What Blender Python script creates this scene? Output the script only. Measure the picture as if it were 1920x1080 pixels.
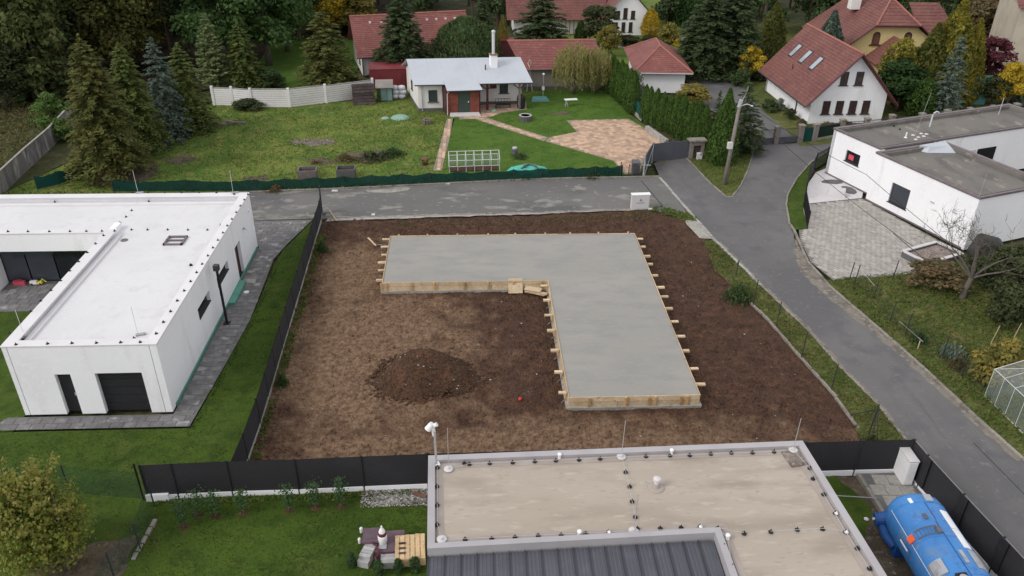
import bpy, bmesh, math, random
import numpy as np
from mathutils import Vector, Matrix
for _o in list(bpy.data.objects): bpy.data.objects.remove(_o)
random.seed(7); np.random.seed(7)
rnd = random.random
def ru(a, b): return a + (b - a) * random.random()
R = math.radians
scene = bpy.context.scene
COL = scene.collection

# ------------------------------------------------------------------ camera
FOC, PITCH, ROLL, YAW, CAMH = 1500.0, R(29.6), R(0.6), R(2.9), 24.0
_fw = Vector((0, math.cos(PITCH), -math.sin(PITCH))); _rt = Vector((1, 0, 0)); _up = _rt.cross(_fw)
_c, _s = math.cos(ROLL), math.sin(ROLL)
_rt, _up = _c*_rt + _s*_up, -_s*_rt + _c*_up
_rz = Matrix.Rotation(-YAW, 3, 'Z')
FW, RT, UP = _rz @ _fw, _rz @ _rt, _rz @ _up
cam = bpy.data.cameras.new('camera'); camo = bpy.data.objects.new('camera', cam); COL.objects.link(camo)
cam.sensor_width = 36.0; cam.lens = 36.0*FOC/1920.0; cam.clip_end = 2000; cam.clip_start = 0.5
mw = Matrix((RT, UP, -FW)).transposed().to_4x4(); mw.translation = (0, 0, CAMH); camo.matrix_world = mw
scene.camera = camo
# ------------------------------------------------------------------ sky, sun, exposure
SUN_EL, SUN_AZ = R(38), R(244)        # azimuth measured clockwise from +Y (north)
world = bpy.data.worlds.new('World'); scene.world = world; world.use_nodes = True
wn = world.node_tree.nodes; wl = world.node_tree.links
sky = wn.new('ShaderNodeTexSky'); sky.sky_type = 'NISHITA'; sky.sun_disc = False
sky.sun_elevation = SUN_EL; sky.sun_rotation = SUN_AZ; sky.air_density = 1.0; sky.dust_density = 2.0; sky.ozone_density = 1.0
hs = wn.new('ShaderNodeHueSaturation'); hs.inputs['Saturation'].default_value = 0.22
bg = wn['Background']; bg.inputs['Strength'].default_value = 0.15
# an even cloud layer over that sky
cl = wn.new('ShaderNodeMix'); cl.data_type = 'RGBA'; cl.inputs['Factor'].default_value = 0.75; cl.inputs['B'].default_value = (5.15, 5.2, 5.4, 1)
wl.new(sky.outputs[0], hs.inputs['Color']); wl.new(hs.outputs[0], cl.inputs['A']); wl.new(cl.outputs['Result'], bg.inputs['Color'])
sl = bpy.data.lights.new('sun', 'SUN'); sl.energy = 1.15; sl.angle = R(20); sl.color = (1.0, 0.97, 0.93)
so = bpy.data.objects.new('sun', sl); COL.objects.link(so)
_d = Vector((math.sin(SUN_AZ)*math.cos(SUN_EL), math.cos(SUN_AZ)*math.cos(SUN_EL), math.sin(SUN_EL)))
so.rotation_euler = _d.to_track_quat('Z', 'Y').to_euler(); so.location = (0, -20, 60)
scene.view_settings.view_transform = 'Standard'; scene.view_settings.look = 'None'
scene.view_settings.exposure = 0.38; scene.view_settings.gamma = 1.0; scene.view_settings.use_curve_mapping = False
scene.render.engine = 'CYCLES'

# ------------------------------------------------------------------ surveying: photo point on a level -> place
def W(px, py, z=0.0):
    d = FW*FOC + RT*(px-960) - UP*(py-540)
    t = (z-CAMH)/d.z
    return Vector((t*d.x, t*d.y, z))
def W2(px, py, z=0.0):
    v = W(px, py, z); return (v.x, v.y)
def height(base, ytop, z0=0.0):
    b = W(base[0], base[1], z0); lo, hi = 0, 40
    for _ in range(40):
        m = (lo+hi)/2; v = Vector((b.x, b.y, z0+m-CAMH)); y = 540-FOC*v.dot(UP)/v.dot(FW)
        if y > ytop: lo = m
        else: hi = m
    return lo

# ------------------------------------------------------------------ materials
MATS = {}
def mat(name, base, layers=(), rough=0.85, bump=None, metal=0.0, rv=0.0, alpha=1.0, spec=0.35, vec_scale=None, trans=0.0, emit=None):
    """base colour + noise layers [(scale, lo, hi, colour, detail)], bump (scale, strength, distance), rv = brightness spread from object to object"""
    m = bpy.data.materials.new(name); m.use_nodes = True; nt = m.node_tree; N = nt.nodes; L = nt.links
    p = N['Principled BSDF']; p.inputs['Roughness'].default_value = rough; p.inputs['Metallic'].default_value = metal
    p.inputs['Specular IOR Level'].default_value = spec
    g = N.new('ShaderNodeNewGeometry'); pos = g.outputs['Position']
    if vec_scale:
        vm = N.new('ShaderNodeVectorMath'); vm.operation = 'MULTIPLY'; vm.inputs[1].default_value = vec_scale
        L.new(pos, vm.inputs[0]); pos = vm.outputs[0]
    cur = None
    rgb = N.new('ShaderNodeRGB'); rgb.outputs[0].default_value = (*base, 1); cur = rgb.outputs[0]
    for i, ly in enumerate(layers):
        sc, lo, hi, colr = ly[:4]; det = ly[4] if len(ly) > 4 else 4
        nz = N.new('ShaderNodeTexNoise'); nz.noise_dimensions = '3D'
        nz.inputs['Scale'].default_value = sc; nz.inputs['Detail'].default_value = det
        ad = N.new('ShaderNodeVectorMath'); ad.operation = 'ADD'; ad.inputs[1].default_value = (i*17.3, i*5.1+3, i*9.7)
        src = pos
        if len(ly) > 5:
            sv = N.new('ShaderNodeVectorMath'); sv.operation = 'MULTIPLY'; sv.inputs[1].default_value = ly[5]; L.new(pos, sv.inputs[0]); src = sv.outputs[0]
        L.new(src, ad.inputs[0]); L.new(ad.outputs[0], nz.inputs['Vector'])
        mr = N.new('ShaderNodeMapRange'); mr.inputs['From Min'].default_value = lo; mr.inputs['From Max'].default_value = hi
        L.new(nz.outputs['Fac'], mr.inputs['Value'])
        mx = N.new('ShaderNodeMix'); mx.data_type = 'RGBA'; mx.inputs['B'].default_value = (*colr, 1)
        L.new(mr.outputs[0], mx.inputs['Factor']); L.new(cur, mx.inputs['A']); cur = mx.outputs['Result']
    if rv:
        oi = N.new('ShaderNodeObjectInfo'); mr = N.new('ShaderNodeMapRange')
        mr.inputs['To Min'].default_value = 1-rv; mr.inputs['To Max'].default_value = 1+rv
        ad = N.new('ShaderNodeMath'); ad.operation = 'ADD'; L.new(oi.outputs['Random'], ad.inputs[0]); L.new(g.outputs['Random Per Island'], ad.inputs[1])
        fr = N.new('ShaderNodeMath'); fr.operation = 'FRACT'; L.new(ad.outputs[0], fr.inputs[0]); L.new(fr.outputs[0], mr.inputs['Value'])
        h = N.new('ShaderNodeHueSaturation'); L.new(cur, h.inputs['Color']); L.new(mr.outputs[0], h.inputs['Value']); cur = h.outputs[0]
    L.new(cur, p.inputs['Base Color'])
    if bump:
        nz = N.new('ShaderNodeTexNoise'); nz.inputs['Scale'].default_value = bump[0]; nz.inputs['Detail'].default_value = 5
        L.new(pos, nz.inputs['Vector'])
        b = N.new('ShaderNodeBump'); b.inputs['Strength'].default_value = bump[1]; b.inputs['Distance'].default_value = bump[2]
        L.new(nz.outputs['Fac'], b.inputs['Height']); L.new(b.outputs[0], p.inputs['Normal'])
    if alpha < 1: p.inputs['Alpha'].default_value = alpha
    if trans: p.inputs['Transmission Weight'].default_value = trans
    MATS[name] = m; return m
def M(n): return MATS[n]
# soil and ground
mat('soil', (0.074, 0.035, 0.020), [(0.9, .45, .62, (0.051, 0.025, 0.014), 5), (2.2, .50, .66, (0.107, 0.049, 0.026), 5), (9, .52, .66, (0.037, 0.020, 0.012), 6), (22, .60, .72, (0.164, 0.094, 0.059), 3)], rough=.95, bump=(6, 1.0, .22))
def dry_soil():
    m = MATS['soil']; N = m.node_tree.nodes; L = m.node_tree.links; p = N['Principled BSDF']; old = p.inputs['Base Color'].links[0].from_socket
    g = N.new('ShaderNodeNewGeometry'); facs = []
    for (cx, cy, sx, sy) in ((-5.6,35.5,6.2,8.5),(3.0,26.5,14.0,3.6),(-7.6,44.5,2.6,5.0)):
        a = N.new('ShaderNodeVectorMath'); a.operation = 'SUBTRACT'; a.inputs[1].default_value = (cx,cy,0); L.new(g.outputs['Position'],a.inputs[0])
        b = N.new('ShaderNodeVectorMath'); b.operation = 'MULTIPLY'; b.inputs[1].default_value = (1/sx,1/sy,0); L.new(a.outputs[0],b.inputs[0])
        c = N.new('ShaderNodeVectorMath'); c.operation = 'LENGTH'; L.new(b.outputs[0],c.inputs[0]); facs.append(c.outputs['Value'])
    cur = facs[0]
    for f in facs[1:]:
        mn = N.new('ShaderNodeMath'); mn.operation = 'MINIMUM'; L.new(cur,mn.inputs[0]); L.new(f,mn.inputs[1]); cur = mn.outputs[0]
    nz = N.new('ShaderNodeTexNoise'); nz.inputs['Scale'].default_value = .8; nz.inputs['Detail'].default_value = 6; L.new(g.outputs['Position'],nz.inputs['Vector'])
    ad = N.new('ShaderNodeMath'); ad.operation = 'MULTIPLY_ADD'; ad.inputs[1].default_value = -1.7; L.new(nz.outputs['Fac'],ad.inputs[0]); L.new(cur,ad.inputs[2])
    mr = N.new('ShaderNodeMapRange'); mr.inputs['From Min'].default_value = .30; mr.inputs['From Max'].default_value = -.25; L.new(ad.outputs[0],mr.inputs['Value'])
    n2 = N.new('ShaderNodeTexNoise'); n2.inputs['Scale'].default_value = 3.4; n2.inputs['Detail'].default_value = 9; n2.inputs['Roughness'].default_value = .74; L.new(g.outputs['Position'],n2.inputs['Vector'])
    cr = N.new('ShaderNodeValToRGB'); e = cr.color_ramp.elements; e[0].position = .30; e[0].color = (.068,.037,.021,1); e[1].position = .72; e[1].color = (.31,.200,.120,1); k = e.new(.50); k.color = (.178,.108,.064,1); L.new(n2.outputs['Fac'],cr.inputs['Fac'])
    mx = N.new('ShaderNodeMix'); mx.data_type = 'RGBA'; L.new(mr.outputs[0],mx.inputs['Factor']); L.new(old,mx.inputs['A']); L.new(cr.outputs[0],mx.inputs['B']); L.new(mx.outputs['Result'],p.inputs['Base Color'])
dry_soil()
mat('mound_soil', (0.074, 0.039, 0.022), [(1.1, .45, .6, (0.104, 0.048, 0.026), 4), (6, .5, .66, (0.041, 0.024, 0.014), 6), (18, .6, .7, (0.159, 0.093, 0.055), 3)], rough=.95, bump=(9, .9, .10))
mat('garden_grass', (0.098, 0.156, 0.026), [(0.3, .50, .62, (0.052, 0.112, 0.022), 5), (0.75, .56, .66, (0.170, 0.150, 0.062), 6), (0.12, .42, .62, (0.146, 0.183, 0.035), 3), (0.5, .45, .65, (0.061, 0.128, 0.019), 5), (1.4, .52, .70, (0.214, 0.183, 0.059), 6), (5, .5, .7, (0.055, 0.099, 0.017), 5), (14, .5, .72, (0.161, 0.207, 0.048), 3)], rough=.95, bump=(6, .7, .10), spec=.15)
mat('mown_grass', (0.064, 0.129, 0.018), [(0.25, .42, .62, (0.086, 0.150, 0.023), 3), (1.1, .48, .66, (0.046, 0.101, 0.013), 5), (4, .54, .72, (0.114, 0.149, 0.032), 5), (15, .5, .72, (0.046, 0.087, 0.013), 3)], rough=.95, bump=(9, .6, .06), spec=.15)
mat('dark_lawn', (0.044, 0.079, 0.010), [(0.55, .50, .66, (0.071, 0.095, 0.019), 5), (2.2, .52, .66, (0.029, 0.058, 0.009), 6), (0.3, .42, .62, (0.060, 0.099, 0.013), 3), (1.3, .48, .66, (0.034, 0.060, 0.009), 5), (5, .56, .74, (0.101, 0.101, 0.022), 5), (16, .5, .72, (0.034, 0.060, 0.009), 3)], rough=.95, bump=(9, .6, .06), spec=.15)
mat('verge_grass', (0.098, 0.110, 0.029), [(0.35, .42, .62, (0.062, 0.092, 0.020), 4), (1.2, .5, .68, (0.163, 0.138, 0.057), 5), (4, .5, .68, (0.047, 0.065, 0.017), 5), (13, .5, .72, (0.156, 0.156, 0.055), 3)], rough=.95, bump=(7, .8, .09), spec=.15)
mat('rough_meadow', (0.070, 0.070, 0.030), [(0.2, .42, .6, (0.045, 0.062, 0.020), 4), (0.9, .5, .66, (0.115, 0.092, 0.055), 5), (4, .5, .7, (0.034, 0.040, 0.015), 5)], rough=.95, bump=(4, .8, .12), spec=.15)
mat('forest_floor', (0.040, 0.030, 0.018), [(0.4, .45, .62, (0.060, 0.044, 0.026), 4), (2, .5, .66, (0.022, 0.026, 0.012), 5)], rough=.95, bump=(3, .8, .12), spec=.1)
mat('bare_earth', (0.105, 0.080, 0.055), [(1, .45, .62, (0.065, 0.050, 0.033), 4), (5, .5, .7, (0.15, 0.12, 0.09), 5)], rough=.95, bump=(6, .8, .06))
# hard surfaces
mat('asphalt_new', (0.115, 0.110, 0.112), [(1.1, .48, .64, (0.138, 0.132, 0.130), 4, (1, .07, 1)), (2.6, .56, .68, (0.094, 0.091, 0.095), 4, (1, .09, 1)), (0.45, .56, .62, (0.128, 0.122, 0.120), 7), (0.06, .45, .58, (0.105, 0.101, 0.103), 2), (0.14, .42, .62, (0.145, 0.138, 0.138), 4), (0.8, .5, .7, (0.098, 0.095, 0.10), 5), (3, .6, .74, (0.165, 0.158, 0.15), 5), (30, .5, .75, (0.16, 0.155, 0.15), 2)], rough=.9, bump=(40, .3, .01))
mat('asphalt_old', (0.125, 0.120, 0.117), [(0.2, .40, .62, (0.155, 0.146, 0.138), 4), (0.35, .54, .66, (0.095, 0.092, 0.094), 6), (0.9, .58, .66, (0.255, 0.235, 0.21), 7), (3.5, .63, .70, (0.30, 0.28, 0.26), 5), (30, .5, .75, (0.17, 0.165, 0.155), 2)], rough=.9, bump=(35, .35, .012), vec_scale=(.55, 1, 1))
mat('concrete_slab', (0.279, 0.266, 0.240), [(0.35, .42, .60, (0.304, 0.286, 0.257), 4), (1.1, .46, .66, (0.250, 0.245, 0.230), 5), (4, .52, .72, (0.295, 0.282, 0.257), 5), (9, .64, .72, (0.217, 0.213, 0.201), 4)], rough=.55, bump=(3, .12, .012), vec_scale=(.55, 1.25, 1))
mat('concrete_old', (0.33, 0.31, 0.28), [(0.7, .45, .65, (0.25, 0.235, 0.21), 5), (6, .5, .7, (0.40, 0.38, 0.345), 4), (2.2, .6, .7, (0.19, 0.18, 0.15), 6)], rough=.9, bump=(18, .4, .015))
mat('kerb_stone', (0.245, 0.221, 0.189), [(0.9, .45, .65, (0.163, 0.145, 0.123), 5), (5, .5, .7, (0.306, 0.277, 0.243), 4), (2, .62, .7, (0.102, 0.086, 0.063), 5)], rough=.9, bump=(15, .4, .015), rv=.10)
mat('sett_red', (0.489, 0.337, 0.239), [(4, .5, .7, (0.396, 0.261, 0.186), 4)], rough=.9, bump=(20, .4, .01), rv=.25)
mat('sett_grey', (0.374, 0.346, 0.316), [(3, .5, .7, (0.291, 0.268, 0.244), 4)], rough=.9, bump=(20, .4, .01), rv=.15)
mat('sett_dark', (0.163, 0.156, 0.156), [(2.5, .5, .7, (0.237, 0.226, 0.220), 4), (1.1, .58, .66, (0.325, 0.311, 0.305), 6)], rough=.9, bump=(20, .4, .01), rv=.16)
mat('joint_sand', (0.28, 0.225, 0.175), [(3, .45, .7, (0.20, 0.16, 0.125), 4)], rough=.95)
mat('joint_grey', (0.20, 0.185, 0.17), [(3, .45, .7, (0.15, 0.14, 0.13), 4)], rough=.95)
mat('joint_dark', (0.128, 0.126, 0.124), [(3, .45, .7, (0.189, 0.182, 0.176), 4)], rough=.95)
mat('pebble', (0.30, 0.28, 0.255), [(7, .45, .6, (0.12, 0.115, 0.11), 2), (11, .52, .62, (0.55, 0.53, 0.50), 2)], rough=.9)
mat('pale_stone', (0.396, 0.374, 0.346), [(7, .45, .6, (0.288, 0.266, 0.238), 2)], rough=.9)
mat('rubble', (0.20, 0.165, 0.14), [(2, .45, .6, (0.13, 0.10, 0.085), 4), (8, .52, .66, (0.30, 0.26, 0.23), 3)], rough=.95, rv=.25)
# building skins
mat('white_plaster', (0.863, 0.856, 0.873), [(1.3, .56, .72, (0.74, 0.735, 0.725), 5, (1, 1, .18)), (0.25, .45, .65, (0.816, 0.810, 0.825), 3), (6, .5, .75, (0.886, 0.881, 0.891), 3)], rough=.9, bump=(60, .12, .004))
mat('old_plaster', (0.742, 0.721, 0.705), [(0.5, .45, .65, (0.668, 0.636, 0.615), 4), (5, .5, .75, (0.784, 0.763, 0.742), 3)], rough=.9, bump=(30, .15, .006))
mat('yellow_plaster', (0.68, 0.56, 0.27), [(0.6, .45, .65, (0.62, 0.50, 0.24), 4)], rough=.9)
mat('beige_plaster', (0.46, 0.41, 0.33), [(0.6, .45, .65, (0.38, 0.335, 0.27), 4)], rough=.9)
mat('taupe_plaster', (0.27, 0.235, 0.215), [(0.8, .45, .65, (0.23, 0.20, 0.185), 4)], rough=.9)
mat('roof_white', (0.664, 0.652, 0.660), [(0.8, .56, .66, (0.601, 0.587, 0.577), 6), (0.3, .42, .62, (0.631, 0.620, 0.625), 4), (1.6, .55, .7, (0.607, 0.595, 0.597), 5), (7, .58, .72, (0.690, 0.681, 0.680), 3)], rough=.55, bump=(2, .15, .02))
mat('roof_white_edge', (0.704, 0.685, 0.690), [(0.8, .45, .65, (0.658, 0.641, 0.645), 4)], rough=.55)
mat('roof_beige', (0.375, 0.318, 0.260), [(0.3, .42, .62, (0.412, 0.353, 0.294), 4), (1.0, .50, .68, (0.316, 0.261, 0.211), 6), (3.5, .56, .70, (0.439, 0.384, 0.323), 5), (9, .60, .72, (0.329, 0.275, 0.224), 4)], rough=.8, bump=(5, .2, .015), vec_scale=(.35, 1.2, 1))
mat('roof_beige_edge', (0.337, 0.286, 0.252), [(0.8, .45, .65, (0.393, 0.343, 0.304), 4)], rough=.8)
mat('parapet_cap', (0.395, 0.375, 0.387), [(0.8, .45, .65, (0.356, 0.335, 0.344), 4)], rough=.45, spec=.5)
mat('roof_grey', (0.152, 0.140, 0.127), [(0.25, .42, .62, (0.179, 0.164, 0.145), 4), (0.7, .52, .66, (0.115, 0.107, 0.099), 6), (1.2, .60, .68, (0.267, 0.235, 0.189), 6), (8, .55, .72, (0.184, 0.170, 0.152), 3)], rough=.9, bump=(8, .2, .01), vec_scale=(1, .5, 1))
mat('cap_brown', (0.155, 0.125, 0.130), [(2, .5, .7, (0.20, 0.165, 0.165), 4)], rough=.55, spec=.5)
mat('cap_light', (0.205, 0.180, 0.180), [(2, .5, .7, (0.161, 0.144, 0.144), 4)], rough=.5, spec=.5)
mat('seam_metal', (0.098, 0.098, 0.118), [(1.5, .5, .7, (0.115, 0.115, 0.135), 3)], rough=.5, metal=.3, spec=.5, rv=.05)
mat('roof_metal', (0.460, 0.483, 0.524), [(0.5, .45, .65, (0.423, 0.446, 0.488), 4)], rough=.5, spec=.5)
mat('tile_red', (0.232, 0.086, 0.073), [(0.4, .42, .62, (0.190, 0.068, 0.061), 4), (2.5, .52, .70, (0.278, 0.116, 0.098), 5), (9, .55, .72, (0.165, 0.061, 0.055), 3)], rough=.75, bump=(12, .35, .02))
mat('tile_brown', (0.185, 0.075, 0.062), [(0.4, .42, .62, (0.148, 0.057, 0.051), 4), (2.5, .52, .70, (0.227, 0.099, 0.079), 5), (9, .55, .72, (0.127, 0.050, 0.044), 3)], rough=.75, bump=(12, .35, .02))
mat('ridge_tile', (0.325, 0.130, 0.100), [(3, .5, .7, (0.260, 0.098, 0.075), 3)], rough=.75)
mat('red_sheet', (0.20, 0.030, 0.036), [(1, .5, .7, (0.16, 0.024, 0.03), 3)], rough=.5, spec=.5)
mat('dark_red_paint', (0.085, 0.022, 0.024), [(2, .5, .7, (0.065, 0.018, 0.02), 3)], rough=.6)
mat('plinth_grey', (0.115, 0.112, 0.115), [(2, .5, .7, (0.14, 0.135, 0.135), 3)], rough=.9)
mat('green_board', (0.104, 0.285, 0.217), [(1.2, .5, .7, (0.088, 0.240, 0.188), 3)], rough=.8)
mat('dark_glass', (0.012, 0.014, 0.018), [(0.9, .5, .7, (0.022, 0.026, 0.032), 3)], rough=.10, spec=.6)
mat('grey_glass', (0.045, 0.052, 0.066), [(0.5, .5, .7, (0.055, 0.062, 0.078), 3)], rough=.12, spec=.6)
mat('window_brown', (0.055, 0.035, 0.032), [(3, .5, .7, (0.085, 0.06, 0.055), 3)], rough=.2, spec=.5)
mat('sky_glass', (0.33, 0.38, 0.42), (), rough=.08, spec=.6)
mat('anthracite', (0.020, 0.020, 0.023), [(3, .5, .7, (0.026, 0.026, 0.03), 3)], rough=.6)
mat('black_paint', (0.012, 0.012, 0.014), (), rough=.5)
mat('rubber_black', (0.022, 0.020, 0.019), [(6, .5, .7, (0.035, 0.03, 0.028), 3)], rough=.9)
mat('fence_fabric', (0.026, 0.025, 0.028), [(0.5, .45, .65, (0.033, 0.032, 0.036), 4), (12, .5, .7, (0.022, 0.021, 0.024), 2)], rough=.9, bump=(70, .2, .004))
mat('gate_grey', (0.082, 0.086, 0.102), [(1.5, .5, .7, (0.092, 0.096, 0.112), 3)], rough=.55)
mat('green_net', (0.011, 0.050, 0.039), [(0.8, .45, .65, (0.014, 0.060, 0.046), 4), (3, .55, .7, (0.008, 0.034, 0.027), 5)], rough=.95, alpha=.80, spec=.1)
mat('green_net_dense', (0.014, 0.068, 0.058), [(0.8, .45, .65, (0.018, 0.080, 0.066), 4)], rough=.95, spec=.1)
mat('green_net_thin', (0.012, 0.060, 0.045), [(3, .5, .7, (0.018, 0.075, 0.06), 4)], rough=.95, alpha=.17, spec=.1)
mat('wire_mesh_thin', (0.020, 0.040, 0.032), (), rough=.9, alpha=.16, spec=.1)
mat('steel_light', (0.50, 0.50, 0.52), [(5, .5, .7, (0.42, 0.42, 0.44), 3)], rough=.4, metal=.4, spec=.5)
mat('steel_white', (0.578, 0.578, 0.586), (), rough=.4)
mat('steel_dark', (0.050, 0.050, 0.055), (), rough=.5, metal=.2)
mat('white_plastic', (0.80, 0.79, 0.79), [(4, .5, .7, (0.74, 0.73, 0.72), 3)], rough=.45)
mat('grey_plastic', (0.10, 0.10, 0.105), [(4, .5, .7, (0.13, 0.13, 0.135), 3)], rough=.6)
mat('cabinet_pale', (0.594, 0.567, 0.567), [(2, .5, .7, (0.549, 0.522, 0.522), 3)], rough=.5)
mat('ink', (0.055, 0.060, 0.085), (), rough=.7)
mat('fresh_timber', (0.581, 0.445, 0.289), [(1.2, .45, .65, (0.488, 0.354, 0.212), 4), (5, .52, .68, (0.638, 0.516, 0.353), 5), (11, .62, .70, (0.310, 0.202, 0.118), 3)], rough=.8, bump=(25, .25, .006), rv=.16)
mat('stake_timber', (0.52, 0.335, 0.155), [(3, .45, .65, (0.42, 0.25, 0.11), 4), (9, .55, .7, (0.60, 0.42, 0.22), 4)], rough=.8, rv=.2)
mat('pallet_timber', (0.60, 0.43, 0.25), [(2, .45, .65, (0.48, 0.32, 0.17), 4), (9, .55, .68, (0.68, 0.52, 0.32), 4)], rough=.8, rv=.12)
mat('brown_timber', (0.20, 0.058, 0.038), [(2, .45, .65, (0.15, 0.04, 0.028), 4)], rough=.75, rv=.16)
mat('dark_timber', (0.055, 0.040, 0.038), [(2, .45, .65, (0.035, 0.027, 0.026), 4), (6, .58, .68, (0.10, 0.08, 0.075), 4)], rough=.85, rv=.45)
mat('grey_timber', (0.175, 0.155, 0.150), [(2, .45, .65, (0.12, 0.105, 0.10), 4), (5, .55, .66, (0.30, 0.275, 0.265), 5)], rough=.9, rv=.16)
mat('kerb_pale', (0.34, 0.32, 0.30), [(0.9, .45, .65, (0.24, 0.22, 0.20), 5), (5, .5, .7, (0.42, 0.40, 0.38), 4)], rough=.9, rv=.10)
mat('weathered_board', (0.22, 0.205, 0.20), [(1.3, .50, .62, (0.42, 0.40, 0.39), 6), (3, .5, .7, (0.15, 0.14, 0.135), 4)], rough=.9, rv=.22, vec_scale=(1, 1, .3))
mat('silt', (0.20, 0.175, 0.145), [(0.9, .45, .6, (0.13, 0.115, 0.10), 5), (4, .5, .66, (0.26, 0.23, 0.20), 5)], rough=.95)
mat('pole_concrete', (0.233, 0.199, 0.179), [(1.5, .45, .65, (0.192, 0.161, 0.144), 4)], rough=.9, bump=(20, .3, .01))
mat('door_green', (0.042, 0.062, 0.050), (), rough=.55)
mat('pale_green_shell', (0.24, 0.38, 0.30), [(3, .5, .7, (0.20, 0.32, 0.255), 3)], rough=.6)
mat('mint_sheet', (0.075, 0.42, 0.33), [(1.5, .5, .7, (0.06, 0.36, 0.285), 3)], rough=.55, bump=(3, .5, .05))
mat('teal_cover', (0.085, 0.235, 0.225), [(2, .5, .7, (0.07, 0.20, 0.19), 3)], rough=.6)
mat('teal_cabinet', (0.16, 0.24, 0.235), [(2, .5, .7, (0.13, 0.20, 0.20), 3)], rough=.6, rv=.2)
mat('blue_paint', (0.040, 0.188, 0.483), [(1.6, .54, .64, (0.085, 0.205, 0.41), 6), (5, .60, .66, (0.16, 0.20, 0.27), 6), (0.7, .45, .65, (0.047, 0.213, 0.525), 3), (3.5, .56, .7, (0.036, 0.156, 0.410), 5), (9, .64, .72, (0.162, 0.237, 0.420), 4)], rough=.48, spec=.5)
mat('blue_dark', (0.016, 0.080, 0.27), [(3, .5, .7, (0.012, 0.06, 0.2), 4)], rough=.5)
mat('silver_panel', (0.40, 0.41, 0.43), [(4, .5, .7, (0.30, 0.31, 0.33), 4)], rough=.45, metal=.3)
mat('orange_paint', (0.72, 0.12, 0.045), (), rough=.5)
mat('red_plastic', (0.55, 0.045, 0.04), (), rough=.45)
mat('pink_red', (0.62, 0.09, 0.13), (), rough=.5)
mat('lime_yellow', (0.70, 0.62, 0.10), (), rough=.5)
mat('plum_cover', (0.125, 0.078, 0.098), [(3, .5, .7, (0.155, 0.10, 0.122), 4)], rough=.6, rv=.12)
mat('maroon', (0.12, 0.022, 0.034), (), rough=.6)
mat('grey_block', (0.40, 0.39, 0.385), [(5, .5, .7, (0.33, 0.32, 0.315), 4)], rough=.9, rv=.12)
mat('rust', (0.16, 0.070, 0.045), [(4, .5, .7, (0.10, 0.045, 0.03), 4)], rough=.9)
mat('terracotta', (0.195, 0.096, 0.072), [(4, .5, .7, (0.150, 0.072, 0.051), 4)], rough=.9)
mat('bark_pine', (0.115, 0.075, 0.058), [(3, .45, .65, (0.075, 0.055, 0.045), 4), (12, .5, .7, (0.16, 0.11, 0.085), 3)], rough=.95, bump=(14, .7, .03))
mat('bark_grey', (0.115, 0.095, 0.080), [(4, .45, .65, (0.075, 0.062, 0.052), 4), (14, .5, .7, (0.16, 0.14, 0.12), 3)], rough=.95, bump=(18, .6, .02))
mat('glass_sheet', (0.55, 0.62, 0.60), (), rough=.1, alpha=.16, spec=.5)
mat('black_tarp', (0.022, 0.022, 0.02), [(1.5, .5, .7, (0.034, 0.033, 0.03), 3)], rough=.5, bump=(3, .5, .05))
mat('white_bag', (0.66, 0.67, 0.71), [(2.5, .5, .66, (0.50, 0.51, 0.55), 4)], rough=.7)
mat('cable_black', (0.015, 0.015, 0.016), (), rough=.6)
# foliage
def leafmat(name, c, c2, c3, s=.8, rv=.12):
    m = mat(name, c, [(s, .40, .60, c2, 3), (s*4.5, .50, .68, c3, 4)], rough=.75, spec=.25, rv=rv)
    N = m.node_tree.nodes; L = m.node_tree.links; p = N['Principled BSDF']; t = N.new('ShaderNodeBsdfTranslucent'); mx = N.new('ShaderNodeMixShader'); mx.inputs[0].default_value = .38
    L.new(p.inputs['Base Color'].links[0].from_socket, t.inputs['Color']); L.new(p.outputs[0], mx.inputs[1]); L.new(t.outputs[0], mx.inputs[2]); L.new(mx.outputs[0], N['Material Output'].inputs['Surface']); return m
leafmat('spruce_green', (0.122, 0.164, 0.044), (0.163, 0.193, 0.047), (0.084, 0.123, 0.039))
leafmat('spruce_olive', (0.148, 0.150, 0.040), (0.107, 0.128, 0.039), (0.198, 0.178, 0.052))
leafmat('spruce_blue', (0.139, 0.186, 0.149), (0.105, 0.146, 0.108), (0.211, 0.256, 0.205))
leafmat('spruce_dark', (0.072, 0.110, 0.048), (0.099, 0.133, 0.051), (0.060, 0.087, 0.041))
leafmat('larch_pale', (0.220, 0.267, 0.115), (0.169, 0.219, 0.088), (0.278, 0.316, 0.142))
leafmat('pine_needle', (0.099, 0.132, 0.044), (0.133, 0.146, 0.041), (0.070, 0.099, 0.037))
leafmat('thuja_green', (0.077, 0.147, 0.030), (0.108, 0.183, 0.035), (0.054, 0.109, 0.027), 1.2)
leafmat('thuja_olive', (0.144, 0.151, 0.032), (0.097, 0.121, 0.032), (0.211, 0.186, 0.042), 1.0)
leafmat('thuja_gold', (0.256, 0.227, 0.035), (0.163, 0.169, 0.035), (0.365, 0.295, 0.041), .9)
leafmat('juniper', (0.082, 0.132, 0.050), (0.109, 0.158, 0.057), (0.059, 0.101, 0.039), 1.0)
leafmat('hedge_green', (0.037, 0.081, 0.022), (0.050, 0.099, 0.026), (0.028, 0.062, 0.019), 1.0)
leafmat('oak_green', (0.083, 0.152, 0.046), (0.108, 0.179, 0.049), (0.059, 0.114, 0.039), .5)
leafmat('autumn_gold', (0.552, 0.397, 0.033), (0.432, 0.307, 0.031), (0.672, 0.512, 0.061), 1.2)
leafmat('autumn_mix', (0.270, 0.223, 0.051), (0.169, 0.169, 0.046), (0.378, 0.277, 0.068), 1.0)
leafmat('autumn_brown', (0.176, 0.124, 0.061), (0.115, 0.103, 0.047), (0.236, 0.155, 0.084), 1.0)
leafmat('willow_leaf', (0.290, 0.272, 0.097), (0.229, 0.229, 0.078), (0.377, 0.316, 0.132), 1.2)
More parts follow.
